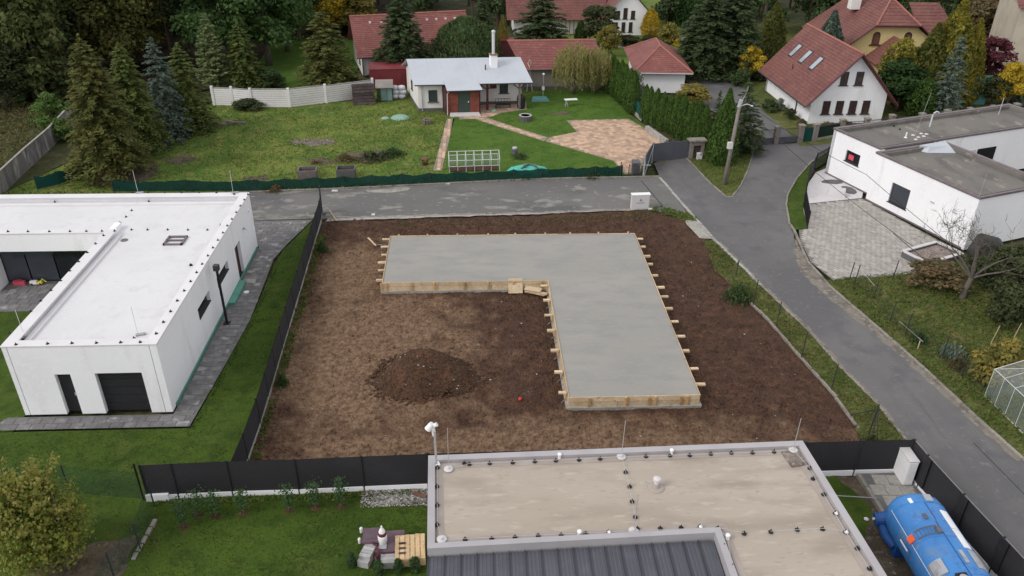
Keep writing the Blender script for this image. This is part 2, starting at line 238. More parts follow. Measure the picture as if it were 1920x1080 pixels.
leafmat('barberry', (0.128, 0.032, 0.046), (0.088, 0.024, 0.035), (0.182, 0.049, 0.061), 1.0)
leafmat('maple_yellow', (0.227, 0.243, 0.045), (0.146, 0.192, 0.039), (0.365, 0.316, 0.062), 1.6)
leafmat('maple_tip', (0.275, 0.237, 0.067), (0.202, 0.219, 0.046), (0.331, 0.268, 0.093), 1.6)
leafmat('silver_leaf', (0.216, 0.250, 0.189), (0.149, 0.189, 0.128), (0.311, 0.338, 0.270), 1.2)
leafmat('shrub_green', (0.074, 0.119, 0.041), (0.051, 0.089, 0.032), (0.115, 0.155, 0.057), 1.2)
leafmat('shrub_bright', (0.121, 0.203, 0.047), (0.088, 0.155, 0.041), (0.182, 0.250, 0.068), 1.2)
leafmat('shrub_dark', (0.063, 0.081, 0.032), (0.088, 0.099, 0.039), (0.046, 0.061, 0.027), 1.0)
leafmat('quince_leaf', (0.069, 0.130, 0.046), (0.050, 0.102, 0.037), (0.109, 0.185, 0.073), 2.5)
leafmat('grass_blade', (0.110, 0.157, 0.031), (0.079, 0.129, 0.024), (0.189, 0.188, 0.053), .6, 0)
leafmat('grass_blade_dark', (0.056, 0.106, 0.016), (0.041, 0.081, 0.013), (0.088, 0.127, 0.024), .8, 0)
leafmat('grass_blade_dry', (0.143, 0.131, 0.046), (0.091, 0.105, 0.031), (0.208, 0.169, 0.077), .7, 0)

# ------------------------------------------------------------------ mesh collecting and linking
WM = {}
def wm(o): return WM.get(o.name, Matrix.Identity(4)) if o else Matrix.Identity(4)
class MB:
    def __init__(s): s.v = []; s.f = []
    def add(s, vs, fs):
        b = len(s.v); s.v += [tuple(v) for v in vs]; s.f += [tuple(i+b for i in f) for f in fs]; return s
    def box(s, x0, x1, y0, y1, z0, z1):
        return s.add([(x0,y0,z0),(x1,y0,z0),(x1,y1,z0),(x0,y1,z0),(x0,y0,z1),(x1,y0,z1),(x1,y1,z1),(x0,y1,z1)],
                     [(3,2,1,0),(4,5,6,7),(0,1,5,4),(1,2,6,5),(2,3,7,6),(3,0,4,7)])
    def obox(s, c, l, w, z0, z1, rot=0.0):
        ca, sa = math.cos(rot), math.sin(rot); P = []
        for z in (z0, z1):
            for x, y in ((-l/2,-w/2),(l/2,-w/2),(l/2,w/2),(-l/2,w/2)): P.append((c[0]+x*ca-y*sa, c[1]+x*sa+y*ca, z))
        return s.add(P, [(3,2,1,0),(4,5,6,7),(0,1,5,4),(1,2,6,5),(2,3,7,6),(3,0,4,7)])
    def prism(s, poly, z0, z1):
        n = len(poly); a = sum(poly[i][0]*poly[(i+1)%n][1]-poly[(i+1)%n][0]*poly[i][1] for i in range(n))
        if a < 0: poly = poly[::-1]
        return s.add([(p[0],p[1],z0) for p in poly]+[(p[0],p[1],z1) for p in poly],
                     [tuple(range(n-1,-1,-1)), tuple(range(n,2*n))]+[(i,(i+1)%n,n+(i+1)%n,n+i) for i in range(n)])
    def sheet(s, poly, z):
        n = len(poly); a = sum(poly[i][0]*poly[(i+1)%n][1]-poly[(i+1)%n][0]*poly[i][1] for i in range(n))
        if a < 0: poly = poly[::-1]
        return s.add([(p[0],p[1],z) for p in poly], [tuple(range(n))])
    def hexa(s, P):   # eight corners, bottom four then top four
        return s.add(P, [(3,2,1,0),(4,5,6,7),(0,1,5,4),(1,2,6,5),(2,3,7,6),(3,0,4,7)])
    def slab4(s, q, t):   # a thick quad: four corners, thickness straight down
        return s.hexa([(p[0],p[1],p[2]-t) for p in q]+[tuple(p) for p in q])
    def path(s, pts, r, n=6, cap=True):
        pts = [Vector(p) for p in pts]; rr = r if isinstance(r, (list, tuple)) else [r]*len(pts); V = []; Fc = []
        for i, p in enumerate(pts):
            d = (pts[min(i+1,len(pts)-1)]-pts[max(i-1,0)]).normalized()
            a = d.cross(Vector((0,0,1)) if abs(d.z) < .95 else Vector((1,0,0))).normalized(); b = d.cross(a)
            for k in range(n):
                t = 2*math.pi*k/n; V.append(p+(a*math.cos(t)+b*math.sin(t))*rr[i])
        for i in range(len(pts)-1):
            for k in range(n): Fc.append((i*n+k, i*n+(k+1)%n, (i+1)*n+(k+1)%n, (i+1)*n+k))
        if cap: Fc += [tuple(range(n-1,-1,-1)), tuple(range((len(pts)-1)*n, len(pts)*n))]
        return s.add(V, Fc)
    def lathe(s, c, prof, n=16):
        V = []; Fc = []; m = len(prof)
        for r_, z in prof:
            for k in range(n):
                t = 2*math.pi*k/n; V.append((c[0]+r_*math.cos(t), c[1]+r_*math.sin(t), (c[2] if len(c) > 2 else 0)+z))
        for i in range(m-1):
            for k in range(n): Fc.append((i*n+k, i*n+(k+1)%n, (i+1)*n+(k+1)%n, (i+1)*n+k))
        Fc += [tuple(range(n-1,-1,-1)), tuple(range((m-1)*n, m*n))]
        return s.add(V, Fc)
    def build(s, name, m, parent=None, smooth=False, local=False, kind=None, label=None, cat=None, group=None):
        me = bpy.data.meshes.new(name); V = s.v
        if parent is not None and not local:
            inv = wm(parent).inverted(); V = [inv @ Vector(v) for v in V]
        me.from_pydata([tuple(v) for v in V], [], s.f); me.update()
        if smooth: me.polygons.foreach_set('use_smooth', [True]*len(me.polygons))
        me.materials.append(MATS[m] if isinstance(m, str) else m)
        return link(name, me, parent, kind, label, cat, group)
def link(name, me, parent=None, kind=None, label=None, cat=None, group=None):
    o = bpy.data.objects.new(name, me); COL.objects.link(o)
    if parent is not None: o.parent = parent; WM[o.name] = wm(parent)
    if kind: o['kind'] = kind
    if label: o['label'] = label
    if cat: o['category'] = cat
    if group: o['group'] = group
    return o
def thing(name, label, cat, loc=(0,0,0), rot=0.0, group=None, scale=None):
    o = bpy.data.objects.new(name, None); COL.objects.link(o); o.location = loc; o.rotation_euler = (0,0,rot)
    o['label'] = label; o['category'] = cat
    if group: o['group'] = group
    o.empty_display_size = .2
    WM[o.name] = Matrix.Translation(Vector(loc)) @ Matrix.Rotation(rot, 4, 'Z'); return o
def copy_tree(root, loc, rot=0.0, scale=None, label=None):
    r = root.copy(); COL.objects.link(r); r.location = loc; r.rotation_euler = (0,0,rot)
    if scale: r.scale = scale if isinstance(scale, tuple) else (scale,)*3
    if label: r['label'] = label
    for ch in root.children:
        c = ch.copy(); COL.objects.link(c); c.parent = r
        for g in ch.children:
            d = g.copy(); COL.objects.link(d); d.parent = c
    return r
def inpoly(x, y, poly):
    c = False; n = len(poly); j = n-1
    for i in range(n):
        xi, yi = poly[i][0], poly[i][1]; xj, yj = poly[j][0], poly[j][1]
        if (yi > y) != (yj > y) and x < (xj-xi)*(y-yi)/(yj-yi)+xi: c = not c
        j = i
    return c
def fray(poly, step=.5, amp=.08):   # a natural, wavering edge
    out = []; n = len(poly)
    for i in range(n):
        a, b = Vector(poly[i][:2]), Vector(poly[(i+1)%n][:2]); d = b-a; k = max(1, int(d.length/step)); nn = Vector((-d.y, d.x)).normalized()
        for q in range(k):
            p = a+d*(q/k)
            if q: p = p+nn*ru(-amp, amp)
            out.append((p.x, p.y))
    return out
def px(pts, z=0.0): return [W2(a, b, z) for a, b in pts]
def ground(name, poly, z, m): return MB().sheet(poly, z).build(name, m, kind='structure')
# ================================================================== the setting: ground, roads, kerbs, paving
ground('ground', [(-320,-120),(320,-120),(320,420),(-320,420)], -0.20, 'rough_meadow')
ground('forest_floor', fray([(-140,84),(-46,74),(-37,80),(-27.5,87),(-22,101),(-16,112),(-10,150),(-140,200)], 3, .6), -0.06, 'forest_floor')
ground('meadow', fray([(-46,55),(-36.5,56),(-30,78),(-33,86),(-46,80)], 2, .4), -0.08, 'rough_meadow')
GARDEN = [(-36,56.6),(-30,57.2),(-16,57.9),(4.6,59.7),(13.6,60.6),(17.4,68),(15.2,77),(12.5,92),(9,98),(-10.5,98),(-11,81.5),(-27,80.0),(-29,79)]
ground('garden_lawn', GARDEN, 0.0, 'garden_grass')
MOWN = px([(836,330),(834,322),(852,205),(1000,176),(1040,168),(1140,172),(1180,215),(1240,262),(1195,322),(1165,330),(1000,334)])
ground('mown_lawn', MOWN, 0.012, 'mown_grass')
ground('far_lawn', fray([(-26,90),(-14,82.5),(-13,110),(-26,112)], 2, .3), -0.03, 'mown_grass')
ground('far_garden', fray([(8,90),(30,90),(34,140),(6,140)], 3, .4), -0.04, 'garden_grass')
ground('villa_garden', fray([(26,68.5),(70,73),(78,120),(30,120),(24.5,88)], 3, .2), -0.03, 'verge_grass')
# lawn of the white bungalow, west
WEST = [(-13.38,25.3),(-10.6,25.3),(-10.75,30),(-11.0,45),(-11.3,52.7),(-11.6,52.6)]
ground('west_lawn', px([(-60,1085),(300,935),(440,925),(470,862),(541,598),(600,420),(592,408),(530,470),(513,500),(470,600),(357,803),(-60,812)]), 0.004, 'dark_lawn')
ground('courtyard_lawn', [(-33,29.6),(-21.3,29.6),(-21.3,40.3),(-33,40.3)], 0.0, 'dark_lawn')
SOUTH = [(-14.5,13),(-1.7,13),(-1.7,25.2),(-13.6,25.1)]
ground('south_lawn', SOUTH, 0.006, 'dark_lawn')
ground('orchard_lawn', [(-24,12),(-14.5,13),(-13.6,25.1),(-26,26)], 0.0, 'dark_lawn')
ground('bare_patch', fray(px([(30,1085),(120,1030),(215,1015),(260,1000),(225,1085)]), .4, .12), 0.012, 'bare_earth')
EASTG = px([(1560,545),(1540,526),(1730,508),(1830,470),(1990,470),(2150,900),(2010,965),(1915,860),(1825,780),(1740,700),(1652,622)])
ground('east_garden', EASTG, 0.0, 'verge_grass')
# ---- building plot: churned soil with real relief
def vnoise(x, y, seed=0):
    xi, yi = np.floor(x).astype(int), np.floor(y).astype(int); fx, fy = x-xi, y-yi; fx = fx*fx*(3-2*fx); fy = fy*fy*(3-2*fy)
    def h(a, b):
        n = (a*374761393 + b*668265263 + seed*982451653) & 0x7fffffff; n = ((n ^ (n >> 13))*1274126177) & 0x7fffffff
        return ((n ^ (n >> 16)) & 0xffff)/65535.0
    return (h(xi,yi)*(1-fx)+h(xi+1,yi)*fx)*(1-fy)+(h(xi,yi+1)*(1-fx)+h(xi+1,yi+1)*fx)*fy
def fbm(x, y, oct=4, seed=0):
    t = 0; a = 1; s = 0
    for o in range(oct): t = t+a*vnoise(x*2**o, y*2**o, seed+o); s += a; a *= .55
    return t/s
def grid_mesh(name, x0, x1, y0, y1, step, zf, m, kind='structure', keep=None):
    xs = np.arange(x0, x1+1e-6, step); ys = np.arange(y0, y1+1e-6, step); X, Y = np.meshgrid(xs, ys); Z = zf(X, Y)
    nx, ny = len(xs), len(ys); V = np.stack([X.ravel(), Y.ravel(), Z.ravel()], 1)
    i = np.arange(nx*ny).reshape(ny, nx); F = np.stack([i[:-1,:-1].ravel(), i[:-1,1:].ravel(), i[1:,1:].ravel(), i[1:,:-1].ravel()], 1)
    if keep is not None:
        c = V[F].mean(1); F = F[keep(c[:,0], c[:,1])]
    me = bpy.data.meshes.new(name); me.from_pydata(V.tolist(), [], F.tolist()); me.update()
    me.polygons.foreach_set('use_smooth', [True]*len(me.polygons)); me.materials.append(MATS[m]); return me
def soilz(X, Y):
    z = -.13+.10*fbm(X*.45, Y*.45, 3, 3)+.12*(fbm(X*2.6, Y*2.6, 4, 9)**1.5)-.02
    z = z+.05*np.clip(fbm(X*.9, Y*.9, 2, 21)-.55, 0, 1)*3
    for xr in (-8.9,-7.2): z = z-.09*np.exp(-((X-xr-.35*np.sin(Y*.22))/.22)**2)*(Y > 36)*(.6+.4*np.sin(Y*9))
    # spoil bank along the street side and the trench round the formwork
    z = z+.16*np.exp(-((Y-51.3)/.9)**2)*fbm(X*.8, Y*.8, 3, 5)*(X < 15)
    return z
link('building_plot', grid_mesh('building_plot', -10.75, 20.0, 25.1, 54.0, .12, soilz, 'soil'), kind='structure')
# ---- roads
NROAD = [(-60,50.5),(-15.7,52.3),(-10.4,52.6),(4.2,53.2),(12.4,53.7),(13.6,53.1),(15.45,52.5),(15.2,56),(14.86,59.84),(4.63,59.5),(-10.3,57.88),(-16.7,57.4),(-60,54.0)]
ground('north_road', NROAD, 0.030, 'asphalt_old')
EW = [(1790,985),(1690,815),(1645,760),(1575,690),(1515,622),(1445,555),(1340,452),(1300,408),(1237,333)]
EROAD = [(20.2,8)]+px(EW)+px([(1226,306),(1287,297),(1330,343),(1352,362),(1362,370),(1372,370),(1388,350),(1402,320),(1411,290),(1406,276),(1446,271),(1495,269),(1530,267)])+[(45,73.4),(70,78),(70,72),(45,66.5)]+px([(1590,270),(1550,286),(1520,306),(1494,335),(1477,365),(1474,385),(1480,420),(1494,460),(1515,496),(1560,541),(1652,619),(1740,697),(1825,777),(1915,857)])+[(26.2,16),(26.6,8)]
ground('east_road', EROAD, 0.034, 'asphalt_new')
ground('house_drive', px([(1284,142),(1340,140),(1385,145),(1405,180),(1432,210),(1470,240),(1495,266),(1408,273),(1370,225),(1330,205),(1290,175)]), 0.0, 'asphalt_new')
ground('garage_path', fray(px([(1160,78),(1185,74),(1178,88),(1150,90)]), .6, .1), .0, 'concrete_old')
ground('garden_path', fray(px([(1196,46),(1204,44),(1262,60),(1290,72),(1284,76),(1240,62),(1196,52)]), .6, .1), .0, 'concrete_old')
# island with the pole, verges
ISL = px([(1287,297),(1330,343),(1352,362),(1362,370),(1372,370),(1388,350),(1402,320),(1411,290),(1406,276),(1330,282)])
ground('pole_island', ISL, 0.06, 'verge_grass')
VERGE = px([(1318,452),(1340,453),(1445,556),(1515,623),(1575,691),(1645,761),(1700,832)])+px([(1616,832),(1600,790),(1560,737),(1500,670),(1440,601),(1382,545),(1340,508)])
ground('road_verge', fray(VERGE, .5, .05), 0.016, 'verge_grass')
ground('corner_verge', fray(px([(1212,391),(1240,388),(1268,397),(1300,408),(1312,412),(1285,418),(1262,405),(1232,397)]), .4, .06), 0.02, 'verge_grass')
CRES = px([(1590,270),(1550,286),(1520,306),(1494,335),(1477,365),(1474,385),(1480,420),(1490,432),(1515,430),(1506,395),(1512,350),(1527,318),(1556,300),(1582,298)])
ground('crescent_lawn', CRES, 0.05, 'dark_lawn')
ground('fence_verge', px([(1495,267),(1530,265),(1600,250),(1612,262),(1535,272),(1500,275)]), 0.05, 'verge_grass')
ground('concrete_plate', fray(px([(1281,415),(1313,410),(1351,450),(1312,447),(1298,432)]), .6, .05), 0.022, 'concrete_old')
ground('street_apron', fray([(-10.6,52.0),(-6,52.4),(4,52.9),(12,53.5),(12,53.75),(4.2,53.3),(-10.5,52.75)], .5, .10), 0.038, 'concrete_old')
# ---- kerbs laid stone by stone
KSTONE = {}
def kerb(name, pts, w=.13, top=.10, step=1.0, m='kerb_stone', z0=-.05):
    bed = MB()
    for a, b in zip(pts[:-1], pts[1:]):
        a, b = Vector(a), Vector(b); d = b-a; bed.obox((a+b)/2, d.length, w*.7, z0-.05, top-.03, math.atan2(d.y, d.x))
    k = bed.build(name, 'joint_grey', kind='structure')
    key = (w, top, step, m)
    if key not in KSTONE:
        mb = MB(); h = .012; mb.box(-step/2+.01, step/2-.01, -w/2, w/2, z0, top-h)
        e = step/2-.01; mb.add([(-e,-w/2,top-h),(e,-w/2,top-h),(e,w/2,top-h),(-e,w/2,top-h),(-e+h,-w/2+h,top),(e-h,-w/2+h,top),(e-h,w/2-h,top),(-e+h,w/2-h,top)], [(4,5,6,7),(0,1,5,4),(1,2,6,5),(2,3,7,6),(3,0,4,7)])
        me = bpy.data.meshes.new('kerb_stone'); me.from_pydata(mb.v, [], mb.f); me.materials.append(MATS[m]); KSTONE[key] = me
    L = [0]
    for a, b in zip(pts[:-1], pts[1:]): L.append(L[-1]+(Vector(b)-Vector(a)).length)
    s = step/2
    while s < L[-1]:
        i = max(j for j in range(len(L)-1) if L[j] <= s); a, b = Vector(pts[i]), Vector(pts[i+1]); d = b-a; p = a+d*((s-L[i])/d.length)
        o = link('kerb_stone', KSTONE[key], k); o.location = (p.x+ru(-.012,.012), p.y+ru(-.012,.012), ru(-.012,.008)); o.rotation_euler = (ru(-.01,.01), ru(-.006,.006), math.atan2(d.y, d.x)+ru(-.012,.012))
        s += step
    return k
kerb('north_kerb', [(-34,56.25),(-16.7,57.52),(-10.3,58.0),(4.63,59.62),(14.86,59.95)], .14, .13)
kerb('plot_kerb', [(-15.4,52.45),(-10.4,52.62),(4.2,53.2),(12.0,53.65)], .12, .07)
kerb('road_kerb', px([(1237,333),(1300,406),(1345,455),(1425,533)]), .20, .055, 1.0, 'kerb_pale')
kerb('verge_kerb', px([(1425,533),(1445,552),(1515,620),(1575,688),(1645,757),(1700,826)]), .10, .045)
kerb('garden_kerb', px([(1488,432),(1515,493),(1560,543),(1652,622),(1740,700),(1825,780),(1915,861)])+[(26.35,16)], .15, .13)
kerb('crescent_kerb', px([(1590,270),(1550,286),(1520,306),(1494,335),(1477,365),(1474,385),(1480,420),(1490,435)]), .13, .12, .8)
kerb('island_kerb', px([(1287,297),(1330,343),(1352,362),(1362,370),(1372,370),(1388,350),(1402,320),(1411,290),(1406,276)]), .12, .10, .7)
kerb('plot_edging', px([(1384,545),(1440,600),(1500,669),(1560,736),(1600,790)]), .12, .09, 1.2)
# tarred joint across the street
j = MB(); a, b = W(1202,338,.0345), W(1243,387,.0345); d = (b-a).normalized(); nn = Vector((-d.y, d.x, 0))*.035
j.slab4([a-nn, b-nn, b+nn, a+nn], .003).build('tar_joint', 'black_paint', kind='structure')
# ---- paving laid piece by piece
def pave(name, poly, sx, sy, rot, m, bed, z=.03, limit=280, h=.03, gap=.012, herring=False):
    base = ground(name, poly, z-.02, bed); ca, sa = math.cos(rot), math.sin(rot); P = []
    xs = [p[0] for p in poly]; ys = [p[1] for p in poly]; cx, cy = sum(xs)/len(xs), sum(ys)/len(ys); r_ = max(max(xs)-min(xs), max(ys)-min(ys))
    n = int(r_/sy)+2; k = int(r_/sx)+2
    for i in range(-n, n):
        for q in range(-k, k):
            u = q*sx+(sx/2 if i % 2 else 0); v = i*sy; x, y = cx+u*ca-v*sa, cy+u*sa+v*ca
            if all(inpoly(x+du*ca-dv*sa, y+du*sa+dv*ca, poly) for du, dv in ((-sx*.4,-sy*.4),(sx*.4,-sy*.4),(sx*.4,sy*.4),(-sx*.4,sy*.4))): P.append((x, y))
    P.sort(key=lambda p: p[0]**2+p[1]**2)
    a, b = sx/2-gap, sy/2-gap; e = .008
    bx = MB().add([(-a,-b,-h),(a,-b,-h),(a,b,-h),(-a,b,-h),(-a,-b,-e),(a,-b,-e),(a,b,-e),(-a,b,-e),(-a+e,-b+e,0),(a-e,-b+e,0),(a-e,b-e,0),(-a+e,b-e,0)],
        [(0,1,5,4),(1,2,6,5),(2,3,7,6),(3,0,4,7),(4,5,9,8),(5,6,10,9),(6,7,11,10),(7,4,8,11),(8,9,10,11)])
    me = bpy.data.meshes.new('paving_stone'); me.from_pydata(bx.v, [], bx.f); me.materials.append(MATS[m])
    rest = MB()
    for i, (x, y) in enumerate(P):
        if i < limit:
            o = link('paving_stone', me, base); o.location = (x, y, z+ru(-.004,.004)); o.rotation_euler = (ru(-.01,.01), ru(-.01,.01), rot)
        else:
            zz = z+ru(-.004,.004); rest.add([(x+v[0]*ca-v[1]*sa, y+v[0]*sa+v[1]*ca, zz+v[2]) for v in bx.v], bx.f)
    if rest.v: rest.build('far_paving_stones', m, base, kind='stuff')
    return base
DRIVE = px([(1062,226),(1178,223),(1218,245),(1242,268),(1207,300),(1200,325),(1172,327),(1150,302),(1022,265),(1030,258),(1082,248)])
pave('paved_drive', DRIVE, .42, .42, .5, 'sett_red', 'joint_sand', .04, 290)
pave('brick_path', px([(838,223),(852,223),(828,320),(812,320)]), .52, .30, R(90), 'sett_red', 'joint_sand', .032, 120)
pave('house_path', px([(886,222),(914,221),(970,240),(1028,258),(1020,265),(950,243)]), .52, .30, R(-20), 'sett_red', 'joint_sand', .036, 120)
pave('patio', px([(858,216),(888,206),(905,192),(986,190),(988,205),(940,212),(922,219),(900,223),(862,224)]), .5, .4, 0, 'sett_red', 'joint_sand', .034, 120)
FORE = px([(1492,386),(1512,383),(1616,372),(1822,486),(1735,512),(1562,526),(1520,492),(1500,450)])
pave('forecourt', FORE, .40, .26, R(118), 'sett_grey', 'joint_grey', .04, 290)
ground('forecourt_plate', px([(1512,383),(1510,352),(1530,324),(1552,315),(1582,318),(1622,337),(1616,372)]), .045, 'cabinet_pale')
LP = [(-22.6,29.68),(-13.38,29.66),(-13.05,34.5),(-12.8,39.0),(-12.95,43.5),(-13.05,46.4),(-12.6,48.6),(-11.6,52.4),(-15.7,52.3),(-15.7,48.3),(-14.4,48.3),(-14.4,30.6),(-22.0,30.6)]
pave('bungalow_paving', LP, .60, .40, 0, 'sett_dark', 'joint_dark', .03, 290)
pave('courtyard_paving', [(-31,40.3),(-21.2,40.3),(-21.2,43.8),(-31,43.8)], .60, .60, 0, 'sett_dark', 'joint_dark', .03, 100)
TERR = [(15.0,23.0),(17.0,21.2),(18.75,21.9),(18.2,25.2),(15.45,25.2)]

ground('gutter_silt', fray(px([(1486,436),(1500,468),(1520,500),(1562,545),(1652,623),(1740,701),(1825,781),(1915,862),(1908,866),(1818,788),(1732,708),(1642,630),(1548,556),(1500,510),(1488,470)]),.35,.09), .0375, 'silt')
ground('verge_silt', fray(px([(1345,456),(1445,555),(1515,622),(1575,690),(1645,760),(1700,832),(1706,830),(1652,758),(1581,687),(1521,618),(1450,551),(1352,454)]),.35,.06), .0372, 'silt')

j = MB(); a, b = W(1825,830,.0345), W(1930,936,.0345); d = (b-a).normalized(); nn = Vector((-d.y, d.x, 0))*.022
j.slab4([a-nn, b-nn, b+nn, a+nn], .003).build('tar_seam', 'black_paint', kind='structure')
for k,(p_) in enumerate(([(560,300),(610,296),(640,303),(600,310)],[(300,300),(350,290),(372,300),(330,310)],[(455,332),(500,328),(505,336),(470,340)],[(875,212),(900,214),(880,222)],[(1020,212),(1075,208),(1060,216)])):
    ground('bare_spot', fray(px(p_),.35,.22), .016, 'bare_earth')
# ================================================================== buildings
def wall_open(mb, p0, p1, z0, z1, th, openings=()):
    """wall from p0 to p1 (outer face on the line, thickness to the left of the direction) with openings (s0, s1, za, zb)"""
    p0, p1 = Vector(p0), Vector(p1); d = p1-p0; L = d.length; d /= L; n = Vector((-d.y, d.x))
    S = sorted({0, L, *[o[0] for o in openings], *[o[1] for o in openings]}); Z = sorted({z0, z1, *[o[2] for o in openings], *[o[3] for o in openings]})
    for a, b in zip(S[:-1], S[1:]):
        for c, e in zip(Z[:-1], Z[1:]):
            if any(o[0]-1e-6 <= a and b <= o[1]+1e-6 and o[2]-1e-6 <= c and e <= o[3]+1e-6 for o in openings): continue
            q = [p0+d*a, p0+d*b, p0+d*b+n*th, p0+d*a+n*th]
            mb.hexa([(v.x,v.y,c) for v in q]+[(v.x,v.y,e) for v in q])
    return mb
def tiled(mb, el, er, rr, rl, n, lip=.035):
    el, er, rr, rl = map(Vector, (el, er, rr, rl))
    nrm = (er-el).cross(rl-el if (rl-el).length > .01 else rr-el).normalized()
    if nrm.z < 0: nrm = -nrm
    for i in range(n):
        t0, t1 = i/n, min(1, (i+1.0)/n)
        a, b = el.lerp(rl, t0)+nrm*lip, er.lerp(rr, t0)+nrm*lip; c, d = er.lerp(rr, t1)+nrm*.002, el.lerp(rl, t1)+nrm*.002
        a0, b0 = el.lerp(rl, t0), er.lerp(rr, t0)
        mb.add([a0, b0, b, a, c, d], [(0,1,2,3), (3,2,4,5)])
    return mb
def window(t, face, u, z, w, h, plane, frame='window_brown', pane='window_brown', sill=None, depth=.05, bars=True, sill_mat='window_brown'):
    """window part set on a wall: face '-y', '-x' or '+x' of the thing's own axes; u = centre along the wall, z = lower edge"""
    def B(mb, u0, u1, z0, z1, d0, d1):
        if face == '-y': mb.box(u0, u1, plane-d1, plane-d0, z0, z1)
        elif face == '-x': mb.box(plane-d1, plane-d0, u0, u1, z0, z1)
        else: mb.box(plane+d0, plane+d1, u0, u1, z0, z1)
        return mb
    f = MB(); e = .07
    B(f, u-w/2, u-w/2+e, z, z+h, -.02, depth); B(f, u+w/2-e, u+w/2, z, z+h, -.02, depth)
    B(f, u-w/2+e, u+w/2-e, z, z+e, -.02, depth); B(f, u-w/2+e, u+w/2-e, z+h-e, z+h, -.02, depth)
    if bars: B(f, u-.025, u+.025, z+e, z+h-e, -.02, depth-.01)
    fo = f.build('window', frame, t, local=True)
    B(MB(), u-w/2+e, u+w/2-e, z+e, z+h-e, -.02, .012).build('pane', pane, fo, local=True)
    if sill: B(MB(), u-w/2-.12, u+w/2+.12, z-.09, z-.003, -.02, sill).build('sill', sill_mat, fo, local=True)
    return fo
CONE = MB().lathe((0,0,0), [(.085,0),(.085,.03),(.05,.05),(.022,.10),(.014,.15)], 8)
def cone_mesh(m, s=1.0):
    me = bpy.data.meshes.new('conductor_support'); me.from_pydata([tuple(c*s for c in v) for v in CONE.v], [], CONE.f); me.materials.append(MATS[m]); return me
# ---- white bungalow on the west side
BT = thing('bungalow', 'white flat-roofed bungalow of L shape with white roof on the left', 'house', (-14.45,30.72,0))
bx0, bx1, by0, by1, byc, HB = -21.25, -14.45, 30.72, 48.15, 42.45, 3.86
w = MB()
wall_open(w, (bx0,by0), (bx1,by0), .05, HB, .35, [(-19.33-bx0,-18.63-bx0,.05,2.33), (-17.53-bx0,-15.42-bx0,.05,2.35)])
wall_open(w, (bx1,by0+.35), (bx1,by1), .05, HB, .35, [(36.15-by0-.35,38.2-by0-.35,1.80,2.42), (39.65-by0-.35,41.9-by0-.35,1.75,2.32), (43.5-by0-.35,44.65-by0-.35,.05,2.25)])
w.box(-34,-33.7,byc+.31,by1-.36,.05,HB); w.box(-34, bx1-.35, by1-.35, by1, .05, HB); w.box(bx0, bx0+.35, by0+.35, 43.9, .05, HB)
w.box(-34, bx0, byc, byc+.3, 2.75, HB)                      # fascia over the covered terrace
w.box(-34, bx0, byc+.3, 43.9, 2.75, 2.95)                   # soffit
w.box(-34, bx0+.35, 43.75, 44.0, 2.1, 2.75)
w.build('wall', 'white_plaster', BT)
MB().box(-34, -28.35, 42.6, 43.7, .03, 2.7).build('terrace_wall', 'white_plaster', BT)
# expansion joints drawn in by thin dark beads
for xx in (-21.02, -14.78): MB().box(xx-.008, xx+.008, by0-.004, by0, .06, HB).build('wall_joint', 'plinth_grey', BT)
MB().box(bx0+.36, bx1-.36, by0+.36, by1-.36, 3.2, 3.56).box(-34, bx0+.36, byc+.31, by1-.36, 3.2, 3.56).build('roof_deck', 'roof_white', BT)
def parapet(t, poly, wdt, z0, z1, m, name='parapet'):
    n = len(poly); a = sum(poly[i][0]*poly[(i+1)%n][1]-poly[(i+1)%n][0]*poly[i][1] for i in range(n))
    if a < 0: poly = poly[::-1]
    P = [Vector(p) for p in poly]; inn = []
    for i in range(n):
        d0 = (P[i]-P[i-1]).normalized(); d1 = (P[(i+1)%n]-P[i]).normalized(); n0, n1 = Vector((-d0.y,d0.x)), Vector((-d1.y,d1.x)); b = (n0+n1)
        inn.append(P[i]+b*(wdt/(1+n0.dot(n1))))
    mb = MB(); c = .03
    for i in range(n):
        j = (i+1) % n
        mb.hexa([(P[i].x,P[i].y,z0),(P[j].x,P[j].y,z0),(inn[j].x,inn[j].y,z0),(inn[i].x,inn[i].y,z0),(P[i].x,P[i].y,z1),(P[j].x,P[j].y,z1),(inn[j].x,inn[j].y,z1-c),(inn[i].x,inn[i].y,z1-c)])
    return mb.build(name, m, t)
PB = [(bx0-.03,by0-.03),(bx1+.03,by0-.03),(bx1+.03,by1+.03),(-34,by1+.03),(-34,byc-.03),(bx0-.03,byc-.03)]
parapet(BT, PB, .55, HB+.002, HB+.05, 'roof_white_edge')
# raised gutter strips along the inner edges of the roof
MB().box(bx0+.55,bx0+.80,31.6,42.7,3.56,3.66).build('roof_gutter','roof_white_edge',BT)
MB().box(-34,-15.1,47.05,47.30,3.56,3.66).build('roof_gutter','roof_white_edge',BT)
sk = MB()
for a, b, c, d in ((-17.7,-16.62,42.34,42.46),(-17.7,-16.62,41.36,41.46),(-17.70,-17.60,41.36,42.46),(-16.72,-16.62,41.36,42.46),(-17.7,-16.7,41.88,41.96)): sk.box(a,b,c,d,3.56,3.66)
sk.build('roof_hatch_frame', 'cap_brown', BT)
MB().lathe((-20.1,42.1,3.56),[(.20,0),(.20,.03),(.13,.04),(.12,.02)],14).build('roof_outlet','cap_brown',BT)
MB().lathe((-15.4,38.9,3.56),[(.10,0),(.08,.05),(.03,.12)],8).build('roof_outlet','rubber_black',BT)
dk = cone_mesh('rubber_black', .85)
